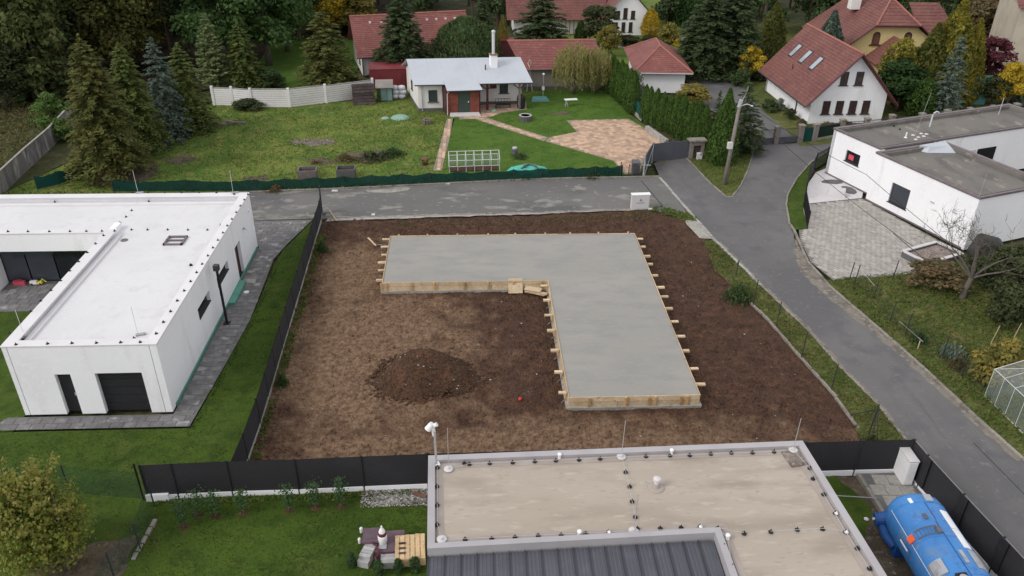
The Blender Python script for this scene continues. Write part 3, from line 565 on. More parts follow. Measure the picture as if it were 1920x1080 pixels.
q = [(97,367),(228,367),(362,368),(487,367),(612,367),(740,367),(862,367),(997,367),(1110,367),(1237,367),(1361,367),(1494,366),(1624,367),(1757,378),(1860,380),(1832,420),(1803,466),(1772,514),(1740,565),(1705,615),(1673,668),(1635,723),(1598,780),(1560,840),(1517,902),(1475,965),(1430,1032),(455,1027),(524,953),(590,884),(655,816),(717,750),(777,688),(860,653),(765,655),(648,656),(525,657),(370,658),(210,658),(60,658)]
q2 = [(1382,22),(1330,97),(1280,177),(1226,257),(1172,343),(1052,408),(905,410),(723,414),(540,416),(357,420),(120,426),(73,341),(152,260),(232,178),(305,100),(383,20)]
q3 = [(1033,455),(988,500),(946,548),(901,593),(987,645),(1107,645),(1258,645),(1410,646),(1556,646),(1656,610),(412,437),(1117,432)]
inv = wm(BT).inverted()
for L, oy, z in ((q,270,HB+.04),(q2,540,HB+.04),(q3,270,3.56),([(1005,378),(170,392)],540,3.57)):
    for a, b in L:
        p = W(a/4, oy+b/4, z); o = link('conductor_support', dk, BT); o.location = inv @ p
for (a, b, z, tx, ty) in ((259,362,HB+.04,251,333),(437,362,HB+.04,430,327),(47,633,3.57,20,563),(259,628,3.57,245,570)):
    p = W(a, b, z); MB().path([p, p+Vector((ru(-.05,.05),0,1.5))], .012, 5).build('air_terminal', 'steel_white', BT)
    MB().obox((p.x+.12,p.y), .42, .16, p.z, p.z+.07, .3).build('terminal_foot', 'silver_panel', BT)
# openings
f = MB().box(-19.33,-18.63,30.92,30.97,.05,2.33).build('side_door','anthracite',BT); MB().box(-18.80,-18.74,30.88,30.92,1.0,1.15).build('handle','steel_light',f)
gd = MB()
for k in range(5): gd.box(-17.52,-15.43,30.93+.004*(k%2),30.98,.055+k*.458,.05+(k+1)*.458-.012)
gd.build('garage_door','anthracite',BT)
def epane(y0,y1,z0,z1,nm,m):
    f = MB().box(bx1-.26,bx1-.20,y0,y0+.06,z0,z1).box(bx1-.26,bx1-.20,y1-.06,y1,z0,z1).box(bx1-.26,bx1-.20,y0+.06,y1-.06,z0,z0+.06).box(bx1-.26,bx1-.20,y0+.06,y1-.06,z1-.06,z1).build(nm,'steel_dark',BT)
    MB().box(bx1-.25,bx1-.225,y0+.06,y1-.06,z0+.06,z1-.06).build('pane',m,f)
    MB().box(bx1-.20,bx1+.02,y0,y1,z0-.03,z0+.004).build('sill','steel_dark',f)
epane(36.15,38.2,1.80,2.42,'window','dark_glass'); epane(39.65,41.9,1.75,2.32,'window','dark_glass'); epane(43.5,44.65,.08,2.25,'side_door','dark_red_paint')
MB().box(bx1,bx1+.12,45.6,45.72,2.5,2.62).path([(bx1+.12,45.66,2.56),(bx1+.25,45.66,2.46)],.04,6).build('wall_lamp','steel_light',BT)
MB().box(bx1,bx1+.10,47.3,47.4,2.95,3.05).build('camera_box','white_plastic',BT)
# terrace glazing, four leaves in a dark frame
gl = MB().box(-28.3,bx0,43.70,43.75,2.62,2.75).box(-28.3,bx0,43.70,43.75,.03,.16).build('terrace_frame','black_paint',BT)
for k, (a, b) in enumerate(((-28.28,-26.95),(-26.88,-25.3),(-25.2,-23.6),(-23.55,-21.3))):
    MB().box(a,b,43.70+.03*(k%2),43.74+.03*(k%2),.17,2.61).build('terrace_pane','grey_glass' if k<2 else 'dark_glass',gl)
MB().box(-28.3,bx0,43.56,43.69,.03,.10).build('threshold','plinth_grey',BT)
for a,b in ((35.6,47.9),(31.2,35.6)): MB().box(bx1,bx1+.05,a,b-.02,.03,.20).build('base_insulation','green_board',BT)
MB().box(bx1+.06,bx1+.42,40.6,43.3,.03,.20).build('base_insulation','green_board',BT)
# things by that house
t = thing('wall_lamp_post','tall black square lamp post beside the white bungalow wall','lamp post',(-13.98,38.62,.03))
MB().box(-14.035,-13.925,38.565,38.675,.06,3.4).build('post','black_paint',t); MB().box(-14.12,-13.84,38.48,38.76,3.4,3.72).build('lamp_head','steel_dark',t); MB().box(-14.16,-13.80,38.44,38.80,.03,.07).build('base_plate','black_paint',t)
t = thing('floor_drain','pale square drain cover in the bungalow paving by the side door','drain cover',W(469,527,.03))
c = W(469,527); MB().box(c.x-.42,c.x+.42,c.y-.42,c.y+.55,.031,.055).build('pit_frame','sett_dark',t); MB().box(c.x-.30,c.x+.36,c.y-.36,c.y+.16,.056,.085).build('cover','concrete_old',t)
MB().lathe(W(462,548,.031),[(.16,0),(.16,.03),(.08,.05)],14).build('round_cap','white_plastic',label='small round white cap on the bungalow paving',cat='cap')
t = thing('toy_box','pink red toy case on the bungalow terrace against the glass','toy',(-27.6,43.35,.03)); MB().box(-27.9,-27.2,43.3,43.5,.04,.30).build('case','pink_red',t); MB().path([(-27.7,43.4,.30),(-27.6,43.4,.38),(-27.4,43.4,.38),(-27.35,43.4,.30)],.02,6).build('handle','red_plastic',t)
t = thing('toy_digger','yellow and white toy digger on the bungalow terrace','toy',(-26.6,43.35,.03)); MB().box(-26.9,-26.5,43.3,43.5,.10,.30).build('body','white_plastic',t); MB().box(-26.48,-26.2,43.3,43.5,.10,.24).path([(-26.3,43.4,.2),(-26.15,43.4,.42),(-25.95,43.4,.22)],.035,6).build('arm','lime_yellow',t)
for xx in (-26.8,-26.3): MB().lathe((0,0,0),[(.08,-.05),(.09,0),(.08,.05)],10).build('wheel','rubber_black',t,local=True).location=(xx+26.6,.0,.09)

# ---- house in the foreground, seen from above
ST = thing('near_house', 'near house with beige flat roof and mauve parapet at the bottom', 'house', (-1.9,23.23,0))
SP = [(-1.92,23.20),(12.56,23.55),(13.3,9),(7.95,9),(7.90,19.02),(-1.75,18.68)]
SPin = [(-1.90,23.18),(12.54,23.53),(13.28,9.02),(7.97,9.02),(7.92,19.04),(-1.73,18.70)]
MB().prism([(-1.85,23.13),(12.48,23.47),(13.2,9.1),(8.02,9.1),(7.97,19.10),(-1.68,18.80)], .0, 3.30).prism([(-1.68,18.60),(7.95,18.93),(7.95,10),(-1.68,10)], 0, 2.2).build('wall','old_plaster',ST)
MB().prism([(-1.70,23.0),(12.35,23.33),(13.0,9.25),(8.15,9.25),(8.10,18.84+.35),(-1.55,18.85)], 3.301, 3.42).build('roof_deck','roof_beige',ST)
parapet(ST, SP, .25, 3.0, 3.60, 'parapet_cap')
# membrane upstand inside the parapet
parapet(ST, [(-1.61,22.89),(12.25,23.22),(12.93,9.4),(8.27,9.4),(8.22,19.31),(-1.44,18.99)], .24, 3.43, 3.455, 'roof_beige_edge', 'roof_flashing')
sp = MB(); n = 18; x0, x1 = -1.72, 7.86
for k in range(n):
    a = x0+(x1-x0)*k/n; b = x0+(x1-x0)*(k+1)/n
    def zf(y): return 2.75+(y-9)*.055
    p = MB(); ya, yb = 18.62+.034*(a+1.7), 9.0
    p.slab4([(a,yb,zf(yb)),(b,yb,zf(yb)),(b,ya,zf(ya)),(a,ya,zf(ya))], .03)
    for e in (.25,.5,.75):
        c = a+(b-a)*e; p.slab4([(c-.035,yb,zf(yb)+.016),(c+.035,yb,zf(yb)+.016),(c+.035,ya,zf(ya)+.016),(c-.035,ya,zf(ya)+.016)], .017)
    so_ = p.build('seam_panel','seam_metal',ST); MB().slab4([(a-.018,yb,zf(yb)+.06),(a+.018,yb,zf(yb)+.06),(a+.018,ya,zf(ya)+.06),(a-.018,ya,zf(ya)+.06)], .062).build('seam','steel_dark',so_)  # raised seams coloured darker than the panels to paint in their shadow lines
inv = wm(ST).inverted(); ck = cone_mesh('rubber_black', 1.0); cw = cone_mesh('white_plastic', .8)
q = [(820.5,875.5),(870.5,867.5),(880,869),(918,867.5),(819.5,911),(820,946),(819.5,982.5),(872,1010),(922,1009),(961,866),(1002.5,864),(1042,862.5),(1085.5,861),(1125,859),(1211,854.5),(1256,853),(1293,852.5),(1332.5,850),(1371,848),(1410.5,847.5),(1173,884),(1180.5,911),(1185,939),(1191,968),(1195,990),(965.5,1006),(1009,1003),(1052,1002),(1098,999.5),(1238,989.5),(1277,988),(1346,989),(1395,999),(1357.5,1023),(1373,1061),(1451,846),(1518,877),(1524,896.5),(1544,926),(1445,996),(1494.5,992),(1542,990.5),(1607,1027),(1630,1065)]
for a, b in q:
    o = link('conductor_support', ck, ST); o.location = inv @ W(a, b+2, 3.455); o.rotation_euler = (0,0,ru(0,3))
for a, b in ((1141.5,996),(1312.5,986),(1566,961),(1585,996)):
    o = link('conductor_support', ck, ST); o.location = inv @ W(a, b+2, 3.455); o = link('conductor_clamp', cw, ST); o.location = inv @ (W(a, b+2, 3.455)+Vector((0,-.06,.06)))
for L in ([(841,880),(880,869),(1042,862.5),(1165,856),(1293,852.5),(1451,846),(1487,843),(1518,877),(1544,926),(1585,996),(1630,1065)],[(1165,856),(1173,884),(1185,939),(1191,968),(1188,996)],[(828,1012),(872,1010),(1009,1003),(1188,995),(1346,989),(1395,999)],[(820,875),(820,946),(820,982),(828,1012)],[(1346,989),(1364,1009),(1373,1061)],[(1445,996),(1542,990.5),(1585,996)]):
    MB().path([W(a,b,3.56) for a,b in L], .008, 5).build('conductor_wire','steel_light',ST)
for (a, b, ln) in ((841,880,1.95),(1165,857,1.75),(1487,844,1.55),(1188,996,1.7),(828,1012,0)):
    p = W(a,b,3.455); d = MB().lathe(p,[(.17,0),(.18,.03),(.16,.05),(.06,.07),(.05,.12)],18).build('terminal_base','cabinet_pale',ST)
    if ln: MB().path([p, p+Vector((.02,0,ln))], .013, 6).build('air_terminal','steel_light',d)
for (a, b) in ((1049,858),(1259,850),(1086,1003),(1364,1010)):
    p = W(a,b,3.455); MB().lathe(p,[(.07,0),(.055,.02),(.055,.11),(.08,.13),(.08,.19),(.03,.22)],12).build('roof_vent','white_plastic',ST)
p = W(1230,914,3.43); v = MB().lathe(p,[(.30,0),(.28,.03),(.13,.05),(.11,.20)],18).build('pipe_flashing','roof_beige_edge',ST); MB().lathe(p,[(.09,.1),(.09,.32),(.14,.34),(.14,.44),(.05,.48)],12).build('pipe_cap','cabinet_pale',v)
p = W(1491,860,3.425); MB().obox((p.x,p.y),.75,.85,3.425,3.47,.15).build('gravel_tray','rubble',ST)
for (a, b, c, d) in ((816,873,1.45,0),):
    p = W(818,872,3.455); mst = MB().path([p,p+Vector((0,0,1.62))],.045,8).build('mast','steel_light',ST); MB().obox((p.x,p.y),.26,.2,3.45,3.53,.3).build('mast_foot','white_plastic',mst)
    h = p+Vector((-.03,.05,1.62)); MB().path([h-Vector((0,0,.25)),h+Vector((-.03,0,.10))],[.06,.08],8).build('bracket','white_plastic',mst)
    MB().path([h+Vector((-.22,0,.05)),h+Vector((-.05,.02,.30))],[.13,.10],10).build('antenna_dish','white_plastic',mst); MB().path([h+Vector((-.02,0,.18)),h+Vector((.12,0,.28))],[.06,.09],8).build('antenna_head','white_plastic',mst)

# ---- white building with grey roofs on the east side
ER = R(19); u = Vector((math.cos(ER),math.sin(ER),0)); vv = Vector((-math.sin(ER),math.cos(ER),0)); C0 = Vector((32.55,46.35,0))
ET = thing('white_block', 'white flat-roofed house with two grey bitumen roofs behind the paved forecourt', 'house', C0, ER)
HE = 3.72
w = MB()      # local axes: x along u, y along v
wall_open(w, (0,9.0), (0,0), .05, HE, .3, [(9-6.35,9-4.55,.65,1.95)] and [])
w.v = []; w.f = []
wall_open(w, (.0,0), (9,0), .05, HE, .3)
wall_open(w, (0,9.05), (0,0.3), .05, HE, .3, [(2.05,3.75,.75,2.25)])
wall_open(w, (.9,14.6), (.9,9.05), .05, HE, .3, [(1.75,3.25,1.75,2.65)])
w.box(.3,6.6,8.75,9.05,.05,HE); w.box(6.3,6.6,.3,8.75,.05,HE)
w.box(19.7,20,9.9,14.3,.05,HE); w.box(.9,20,14.3,14.6,.05,HE); w.box(6.6,20,9.6,9.9,.05,HE); w.box(1.2,6.6,9.07,9.4,.05,HE)
w.build('wall','white_plaster',ET,local=True)
MB().box(.3,6.3,.3,8.75,3.3,3.50).build('roof_deck','roof_grey',ET,local=True); MB().box(1.2,20,9.92,14.3,3.3,3.52).build('roof_deck','roof_grey',ET,local=True)
def lparapet(poly, wdt, z0, z1, m, nm='parapet'):
    P = [ (C0+u*a+vv*b) for a, b in poly]; return parapet(ET, [(p.x,p.y) for p in P], wdt, z0, z1, m, nm)
lparapet([(-.06,-.06),(6.66,-.06),(6.66,9.11),(-.06,9.11)], .22, HE+.002, HE+.16, 'cap_brown'); lparapet([(.84,9.55),(20.06,9.55),(20.06,14.66),(.84,14.66)], .22, HE+.002, HE+.16, 'cap_brown')
lparapet([(.303,.303),(6.297,.303),(6.297,8.747),(.303,8.747)], .06, 3.51, HE+.10, 'roof_grey','parapet_lining'); lparapet([(1.203,9.923),(19.69,9.923),(19.69,14.297),(1.203,14.297)], .06, 3.53, HE+.10, 'roof_grey','parapet_lining')
MB().hexa([(4.2,8.3,3.51),(6.2,7.5,3.51),(6.4,8.86,3.51),(3.9,8.86,3.51),(4.5,8.5,3.90),(6.1,8.1,3.90),(6.4,8.86,4.0),(3.9,8.86,3.95)]).build('roof_saddle','roof_metal',ET,local=True)
def pane_x(x, y0, y1, z0, z1, m):
    f = MB().box(x+.10,x+.16,y0,y0+.07,z0,z1).box(x+.10,x+.16,y1-.07,y1,z0,z1).box(x+.10,x+.16,y0+.07,y1-.07,z0,z0+.07).box(x+.10,x+.16,y0+.07,y1-.07,z1-.07,z1).build('window','steel_dark',ET,local=True)
    MB().box(x+.12,x+.14,y0+.07,y1-.07,z0+.07,z1-.07).build('pane',m,f,local=True); MB().box(x-.06,x+.10,y0-.08,y1+.08,z0-.04,z0+.003).build('sill','steel_dark',f,local=True); return f
pane_x(0,9.05-3.75,9.05-2.05,.75,2.25,'grey_glass'); f = pane_x(.9,14.6-3.25,14.6-1.75,1.75,2.65,'dark_glass')
MB().box(.98,1.0,12.05,12.6,1.95,2.35).build('red_sign','pink_red',f,local=True)
for yy in (3.3,1.4): MB().box(-.07,0,yy-.16,yy+.16,2.15,2.21).build('wall_bracket','steel_light',ET,local=True)
for k,(a,b) in enumerate(((8.0,9.3),(9.5,11.0),(11.2,13.2))): MB().box(a,b,9.56,9.60,.3,2.5).build('window','dark_glass' if k!=1 else 'cabinet_pale',ET,local=True)
MB().box(-.03,.0,.2,9.05,.04,.16).build('plinth','cap_brown',ET,local=True); MB().box(.87,.9,9.06,14.6,.04,.16).build('plinth','cap_brown',ET,local=True)
def rbp(a,b,z): return W(a,b,z)
for a,b in ((1676,237),(1687,243)): MB().lathe(rbp(a,b,3.53),[(.09,0),(.05,.1)],8).build('conductor_support','rubber_black',ET)
p = rbp(1743,238,3.53); MB().path([p,p+Vector((0,0,.95)),p+Vector((.05,0,1.15)),p+Vector((.25,0,1.28)),p+Vector((.45,0,1.2))],.06,8).build('vent_pipe','steel_white',ET)
p = rbp(1698,258,3.53); MB().path([p,p+Vector((0,0,.42))],.06,8).lathe(p,[(.14,0),(.10,.05)],10).build('vent_pipe','white_plastic',ET)
for a,b in ((1712,254),(1722,258),(1732,256),(1717,262),(1737,252),(1727,251)): MB().lathe(rbp(a,b,3.53),[(.15,0),(.15,.04),(.09,.07),(.04,.08)],14).build('terminal_base','cabinet_pale',ET)
p = rbp(1716,252,3.53); MB().path([p,p+Vector((.5,.2,3.3))],.012,5).build('air_terminal','steel_light',ET)
p = rbp(1836,368,3.9); MB().path([p,p+Vector((.1,.1,1.5))],.012,5).build('air_terminal','steel_light',ET); p = rbp(1872,215,3.9); MB().path([p,p+Vector((.1,.1,1.4))],.02,5).build('air_terminal','steel_white',ET)

# ---- small white cottage with pale metal roof
CT = thing('cottage', 'small white cottage with pale grey metal roof and porch in the back garden', 'house', (-5.45,77.78,0), R(3.9))
w = MB(); D = 6.6; XR = 10.7; rz = 4.36; ez = 2.78
w.prism([(0,0),(2.35,0),(2.35,1.75),(6.6,1.75),(XR,1.75),(XR,D),(0,D)], .32, ez-.03)
w.add([(0,0.0,ez-.03),(0,D,ez-.03),(0,D/2,rz-.05),(.25,0,ez-.03),(.25,D,ez-.03),(.25,D/2,rz-.05)], [(0,2,1),(3,4,5),(0,3,5,2),(1,2,5,4)])
w.add([(XR,0.0,ez-.03),(XR,D,ez-.03),(XR,D/2,rz-.05),(XR-.25,0,ez-.03),(XR-.25,D,ez-.03),(XR-.25,D/2,rz-.05)], [(0,1,2),(3,5,4),(0,2,5,3),(1,4,5,2)])
w.build('wall','old_plaster',CT,local=True)
MB().prism([(-.03,-.03),(2.38,-.03),(2.38,1.70),(XR+.03,1.70),(XR+.03,D),(-.03,D)],0,.32).build('plinth','plinth_grey',CT,local=True)
r = MB(); r.slab4([(-.45,-.5,ez),(11.15,-.5,ez),(11.0,D/2,rz),(-.45,D/2,rz)],.06); r.slab4([(-.45,D/2,rz-.002),(11.0,D/2,rz-.002),(11.0,D+.4,ez),(-.45,D+.4,ez)],.06)
r.slab4([(2.45,-1.85,2.52),(5.9,-1.75,2.52),(5.75,.3,3.10),(2.55,.3,3.10)],.05)
ro = r.build('roof','roof_metal',CT,local=True)
MB().path([(-.4,-.52,ez-.06),(2.3,-.52,ez-.06)],.06,6).path([(6.0,-.52,ez-.06),(11.1,-.52,ez-.06)],.06,6).path([(2.5,-1.88,2.46),(5.9,-1.78,2.46)],.05,6).build('gutter','steel_dark',ro,local=True)
for k in range(1,18): MB().slab4([(-.45+k*.64,-.49,ez+.010),(-.435+k*.64,-.49,ez+.010),(-.435+k*.64,D/2,rz+.010),(-.45+k*.64,D/2,rz+.010)],.012).build('roof_seam','roof_metal',ro,local=True)
ch = MB().box(7.6,8.25,1.7,2.35,3.2,4.95).build('chimney','white_plaster',ro,local=True); MB().path([(7.93,2.02,4.9),(7.93,2.02,7.1)],.15,10).lathe((7.93,2.02,7.1),[(.2,0),(.2,.12),(.1,.2)],10).build('flue','steel_white',ch,local=True); MB().box(7.52,8.33,1.62,2.43,4.95,5.02).build('chimney_cap','terracotta',ch,local=True); MB().path([(7.0,1.5,3.5),(7.0,1.5,4.1)],.06,6).build('vent','steel_dark',ro,local=True)
window(CT,'-y',1.42,.95,.85,1.15,0,'door_green','grey_glass',.10,.05,True,'plinth_grey'); window(CT,'-y',8.9,1.15,.85,1.15,1.75,'door_green','grey_glass',.10,.05,True,'plinth_grey'); window(CT,'-x',3.4,1.3,.7,.9,0,'door_green','grey_glass',.08)
pb = MB().box(2.40,2.55,-1.5,0,.12,2.55).box(5.6,5.75,-1.4,1.7,.12,2.6).build('porch_wall','dark_red_paint',CT,local=True)
for a, b in ((2.56,3.55),(4.72,5.6)):
    for k in range(9): MB().box(a,b,-1.50-.006*(k%2),-1.42,.12+k*.265,.12+(k+1)*.265-.012).build('plank','brown_timber',pb,local=True)
dr = MB().box(3.57,4.70,-1.49,-1.42,.25,2.5).build('door','door_green',CT,local=True); MB().box(4.52,4.60,-1.56,-1.49,1.25,1.36).build('handle','white_plastic',dr,local=True)
MB().box(2.7,5.6,-2.1,-1.52,.0,.14).build('step','cabinet_pale',CT,local=True); MB().box(2.75,5.55,-1.85,-1.52,.14,.27).build('step','cabinet_pale',CT,local=True)
MB().path([(.45,-.44,2.7),(.35,-.10,2.4),(.35,-.06,.05)],.045,6).build('downpipe','steel_light',CT,local=True); MB().path([(2.62,-1.80,2.4),(2.50,-1.62,2.15),(2.48,-1.60,.05)],.045,6).build('downpipe','steel_white',CT,local=True)
for xx, m in ((6.75,'dark_red_paint'),(9.95,'grey_timber')):
    pp = MB().box(xx-.09,xx+.09,-.25,-.07,.05,2.7).build('post',m,CT,local=True)
    MB().path([(xx,-.16,2.05),(xx+.75,-.16,2.68)],.05,4).path([(xx,-.16,2.05),(xx-.75,-.16,2.68)],.05,4).build('brace','brown_timber',pp,local=True)
MB().box(5.8,11.0,-.26,-.06,2.60,2.72).build('beam','brown_timber',CT,local=True)
MB().path([(6.9,1.68,2.2),(6.9,1.45,2.15)],.05,6).build('wall_lamp','black_paint',CT,local=True)
MB().box(7.5,8.1,1.5,1.74,1.7,2.35).build('wall_cupboard','dark_red_paint',CT,local=True)

for o_ in [CT]+list(CT.children_recursive):
    if o_.type == 'MESH':
        for v_ in o_.data.vertices: v_.co.x -= .17*v_.co.y
# ---- red roofed houses
def sides(t, w_, d_, ez, wallm, z0=0): return MB().box(0,w_,0,d_,z0,ez).build('wall',wallm,t,local=True)
# house behind the tall spruces, ridge along its front
H1 = thing('red_roof_house','white house with long red tiled roof behind the two tall spruces','house',(-12.5,91.3,0),R(14))
LW, E1, R1 = 12.4, 2.6, 5.75
w = MB(); w.prism([(0,0),(LW,0),(LW,8.0),(0,8.0)],0,E1)
for x_ in (0,LW-.3): w.add([(x_,0,E1),(x_,8,E1),(x_,4,R1-.1),(x_+.3,0,E1),(x_+.3,8,E1),(x_+.3,4,R1-.1)],[(0,2,1),(3,4,5),(0,3,5,2),(1,2,5,4)])
w.build('wall','old_plaster',H1,local=True)
r = MB(); tiled(r,(-.6,-.6,E1-.45),(LW+.6,-.6,E1-.45),(LW+.6,4,R1),(-.6,4,R1),22); tiled(r,(LW+.6,8.6,E1-.45),(-.6,8.6,E1-.45),(-.6,4,R1),(LW+.6,4,R1),22)
ro = r.build('roof','tile_red',H1,local=True)
MB().path([(-.6,4,R1+.02),(LW+.6,4,R1+.02)],.12,6).build('ridge_cap','ridge_tile',ro,local=True); MB().path([(-.62,-.62,E1-.5),(LW+.6,-.62,E1-.5)],.07,6).build('gutter','steel_dark',ro,local=True)
for x in (1.6,2.9,4.1,8.2,9.3,10.4,11.5): MB().box(x-.12,x+.12,3.1,3.3,R1-.70,R1-.50).build('vent_tile','old_plaster',ro,local=True)
window(H1,'-x',4.0,3.3,.9,1.0,0,'window_brown','grey_glass',.08); window(H1,'-x',2.0,.9,.9,1.0,0,'window_brown','grey_glass',.08); window(H1,'-y',1.7,.7,.8,1.3,0,'dark_red_paint','window_brown',.08); window(H1,'-y',11.2,.8,.8,1.1,0,'dark_red_paint','window_brown',.08)
MB().box(1.2,2.6,-.75,-.01,.55,.62).box(1.2,2.6,-.75,-.70,.63,1.1).build('balcony','red_sheet',H1,local=True); MB().path([(.05,-.07,2.1),(.05,-.07,.05)],.06,6).build('downpipe','steel_dark',H1,local=True)
# long low outbuilding behind the cottage
H2 = thing('long_outbuilding','long low taupe outbuilding with red tiled roof behind the cottage','outbuilding',(5.35,85.3,0),R(3))
MB().box(0,8.8,0,6,0,2.3).build('wall','taupe_plaster',H2,local=True)
r = MB(); tiled(r,(-.2,-.4,2.25),(9.2,-.4,2.25),(8.3,4.2,4.25),(-1.4,4.2,4.25),18); tiled(r,(9.2,8.4,2.3),(-.2,8.4,2.3),(-1.4,4.2,4.25),(8.3,4.2,4.25),10); r.add([(-.2,-.4,2.2),(-.2,8.4,2.2),(-1.4,4.2,4.2)],[(0,1,2),(2,1,0)])
ro = r.build('roof','tile_red',H2,local=True); MB().path([(-1.4,4.2,4.27),(8.3,4.2,4.27)],.12,6).build('ridge_cap','ridge_tile',ro,local=True); MB().path([(-.2,-.45,2.22),(9.2,-.45,2.22)],.07,6).build('gutter','steel_dark',ro,local=True); MB().box(0,8.8,-.03,0,0,.35).build('plinth','plinth_grey',H2,local=True)
# garage with hipped roof
H3 = thing('hip_roof_garage','white garage with red hipped roof between the two clipped hedges','garage',(17.5,84.2,0),R(-4))
MB().box(0,4.9,0,9.5,0,2.3).build('wall','white_plaster',H3,local=True)
r = MB(); a, b, c, d = (-.6,-.6,2.25),(5.6,-.6,2.25),(5.6,10.3,2.25),(-.6,10.3,2.25); e, f = (2.45,3.0,4.25),(2.45,6.6,4.25)
tiled(r,a,b,e,e,14); tiled(r,d,a,e,f,14); tiled(r,b,c,f,e,14); tiled(r,c,d,f,f,14)
ro = r.build('roof','tile_red',H3,local=True)
for p0,p1 in ((a,e),(b,e),(e,f),(d,f)): MB().path([Vector(p0)+Vector((0,0,.04)),Vector(p1)+Vector((0,0,.04))],.10,6).build('ridge_cap','ridge_tile',ro,local=True)
MB().path([(-.62,-.62,2.2),(5.6,-.62,2.2)],.07,6).build('gutter','steel_light',ro,local=True)
# far white house with wing
H4 = thing('far_white_house','far white house with tall windows and red roofs at the top edge','house',(18.6,112,0),R(1))
w = MB().box(0,5.0,0,8,0,3.4); w.add([(0,0,3.4),(5.0,0,3.4),(2.5,0,5.9),(0,.3,3.4),(5.0,.3,3.4),(2.5,.3,5.9)],[(0,1,2),(3,5,4),(0,2,5,3),(1,4,5,2)]); w.build('wall','white_plaster',H4,local=True)
MB().box(-13,0,1.0,8,0,2.1).build('wing_wall','old_plaster',H4,local=True)
r = MB(); tiled(r,(-.7,8.5,2.9),(-.7,-.5,2.9),(2.5,-.5,6.0),(2.5,8.5,6.0),14); tiled(r,(5.7,-.5,2.9),(5.7,8.5,2.9),(2.5,8.5,6.0),(2.5,-.5,6.0),14); tiled(r,(-14,.3,2.0),(-.05,.3,2.0),(-.05,4.5,4.6),(-14,4.5,4.6),16); tiled(r,(-.05,8.6,2.0),(-14,8.6,2.0),(-14,4.5,4.6),(-.05,4.5,4.6),8)
r.build('roof','tile_brown',H4,local=True)
for x, z_, h_ in ((1.1,2.2,1.05),(2.1,2.2,1.4),(3.15,2.2,1.05)): window(H4,'-y',x,z_,.55,h_,0,'window_brown','window_brown',.08)
for x in (.9,1.95,2.95): window(H4,'-y',x,.45,.5,1.3,0,'window_brown','window_brown',.08)
for k in range(8): MB().box(-6.5+k*.55,-6.42+k*.55,.4,.5,0,2.0).build('pergola_post','rust',H4,local=True)
# white villa with skylights on the right
H5 = thing('skylight_house','white gabled house with brown-red roof and three skylights on the right','house',(31.95,73.3,0),R(1.5))
wd, dp, ez, rz = 7.3, 11.6, 2.75, 6.75
w = MB(); w.box(0,wd,0,dp,0,ez)
for y0 in (0,dp-.3): w.add([(0,y0,ez),(wd,y0,ez),(wd/2,y0,rz-.15),(0,y0+.3,ez),(wd,y0+.3,ez),(wd/2,y0+.3,rz-.15)],[(0,1,2),(3,5,4),(0,2,5,3),(1,4,5,2)])
w.build('wall','white_plaster',H5,local=True)
r = MB(); ov = .85; sl_ = (rz-ez)/(wd/2); el = ez-ov*sl_+.1
tiled(r,(-ov,dp+.7,el),(-ov,-.8,el),(wd/2,-.8,rz),(wd/2,dp+.7,rz),20); tiled(r,(wd+ov,-.8,el),(wd+ov,dp+.7,el),(wd/2,dp+.7,rz),(wd/2,-.8,rz),20)
r.add([(-ov,-.8,el-.05),(wd/2,-.8,rz-.08),(wd+ov,-.8,el-.05),(wd+ov,dp+.7,el-.05),(wd/2,dp+.7,rz-.08),(-ov,dp+.7,el-.05)],[(0,1,4,5),(1,2,3,4)])
ro = r.build('roof','tile_brown',H5,local=True)
MB().path([(wd/2,-.82,rz+.03),(wd/2,dp+.72,rz+.03)],.12,6).build('ridge_cap','ridge_tile',ro,local=True)
for s in (-1,1): MB().path([(wd/2,-.82,rz-.05),(wd/2+s*(wd/2+ov),-.82,el-.05)],.10,4).build('verge_board','dark_red_paint',ro,local=True)
MB().path([(-ov-.05,-.8,el-.02),(-ov-.05,dp+.7,el-.02)],.07,6).build('gutter','steel_dark',ro,local=True)
nrm = Vector((-sl_,0,1)).normalized(); tng = Vector((1,0,sl_)).normalized()
for yy in (9.6,6.9,4.2):
    c = Vector((1.75,yy,ez+1.75*sl_))+nrm*.09; f = MB(); a = tng*.80; b = Vector((0,.46,0))
    f.slab4([c-a-b,c+a-b,c+a+b,c-a+b],.10); fo = f.build('skylight','steel_dark',ro,local=True); a*=.86; b*=.78; c=c+nrm*.012; MB().slab4([c-a-b,c+a-b,c+a+b,c-a+b],.01).build('pane','sky_glass',fo,local=True)
for x in (1.55,2.85,4.15,5.45): window(H5,'-y',x,.95,.72,1.25,0,'window_brown','window_brown',.12)
for x in (2.75,4.2): window(H5,'-y',x,3.7,.72,1.25,0,'window_brown','window_brown',.12)
MB().path([(-.08,3.0,ez-.5),(-.08,3.0,.05)],.06,6).build('downpipe','steel_dark',H5,local=True); MB().path([(-.08,dp-.3,ez-.5),(-.08,dp-.3,.05)],.06,6).build('downpipe','steel_light',H5,local=True)
MB().path([(.55,6.9,ez+.2),(.55,6.9,ez+1.2)],.05,6).build('roof_vent','steel_dark',ro,local=True)
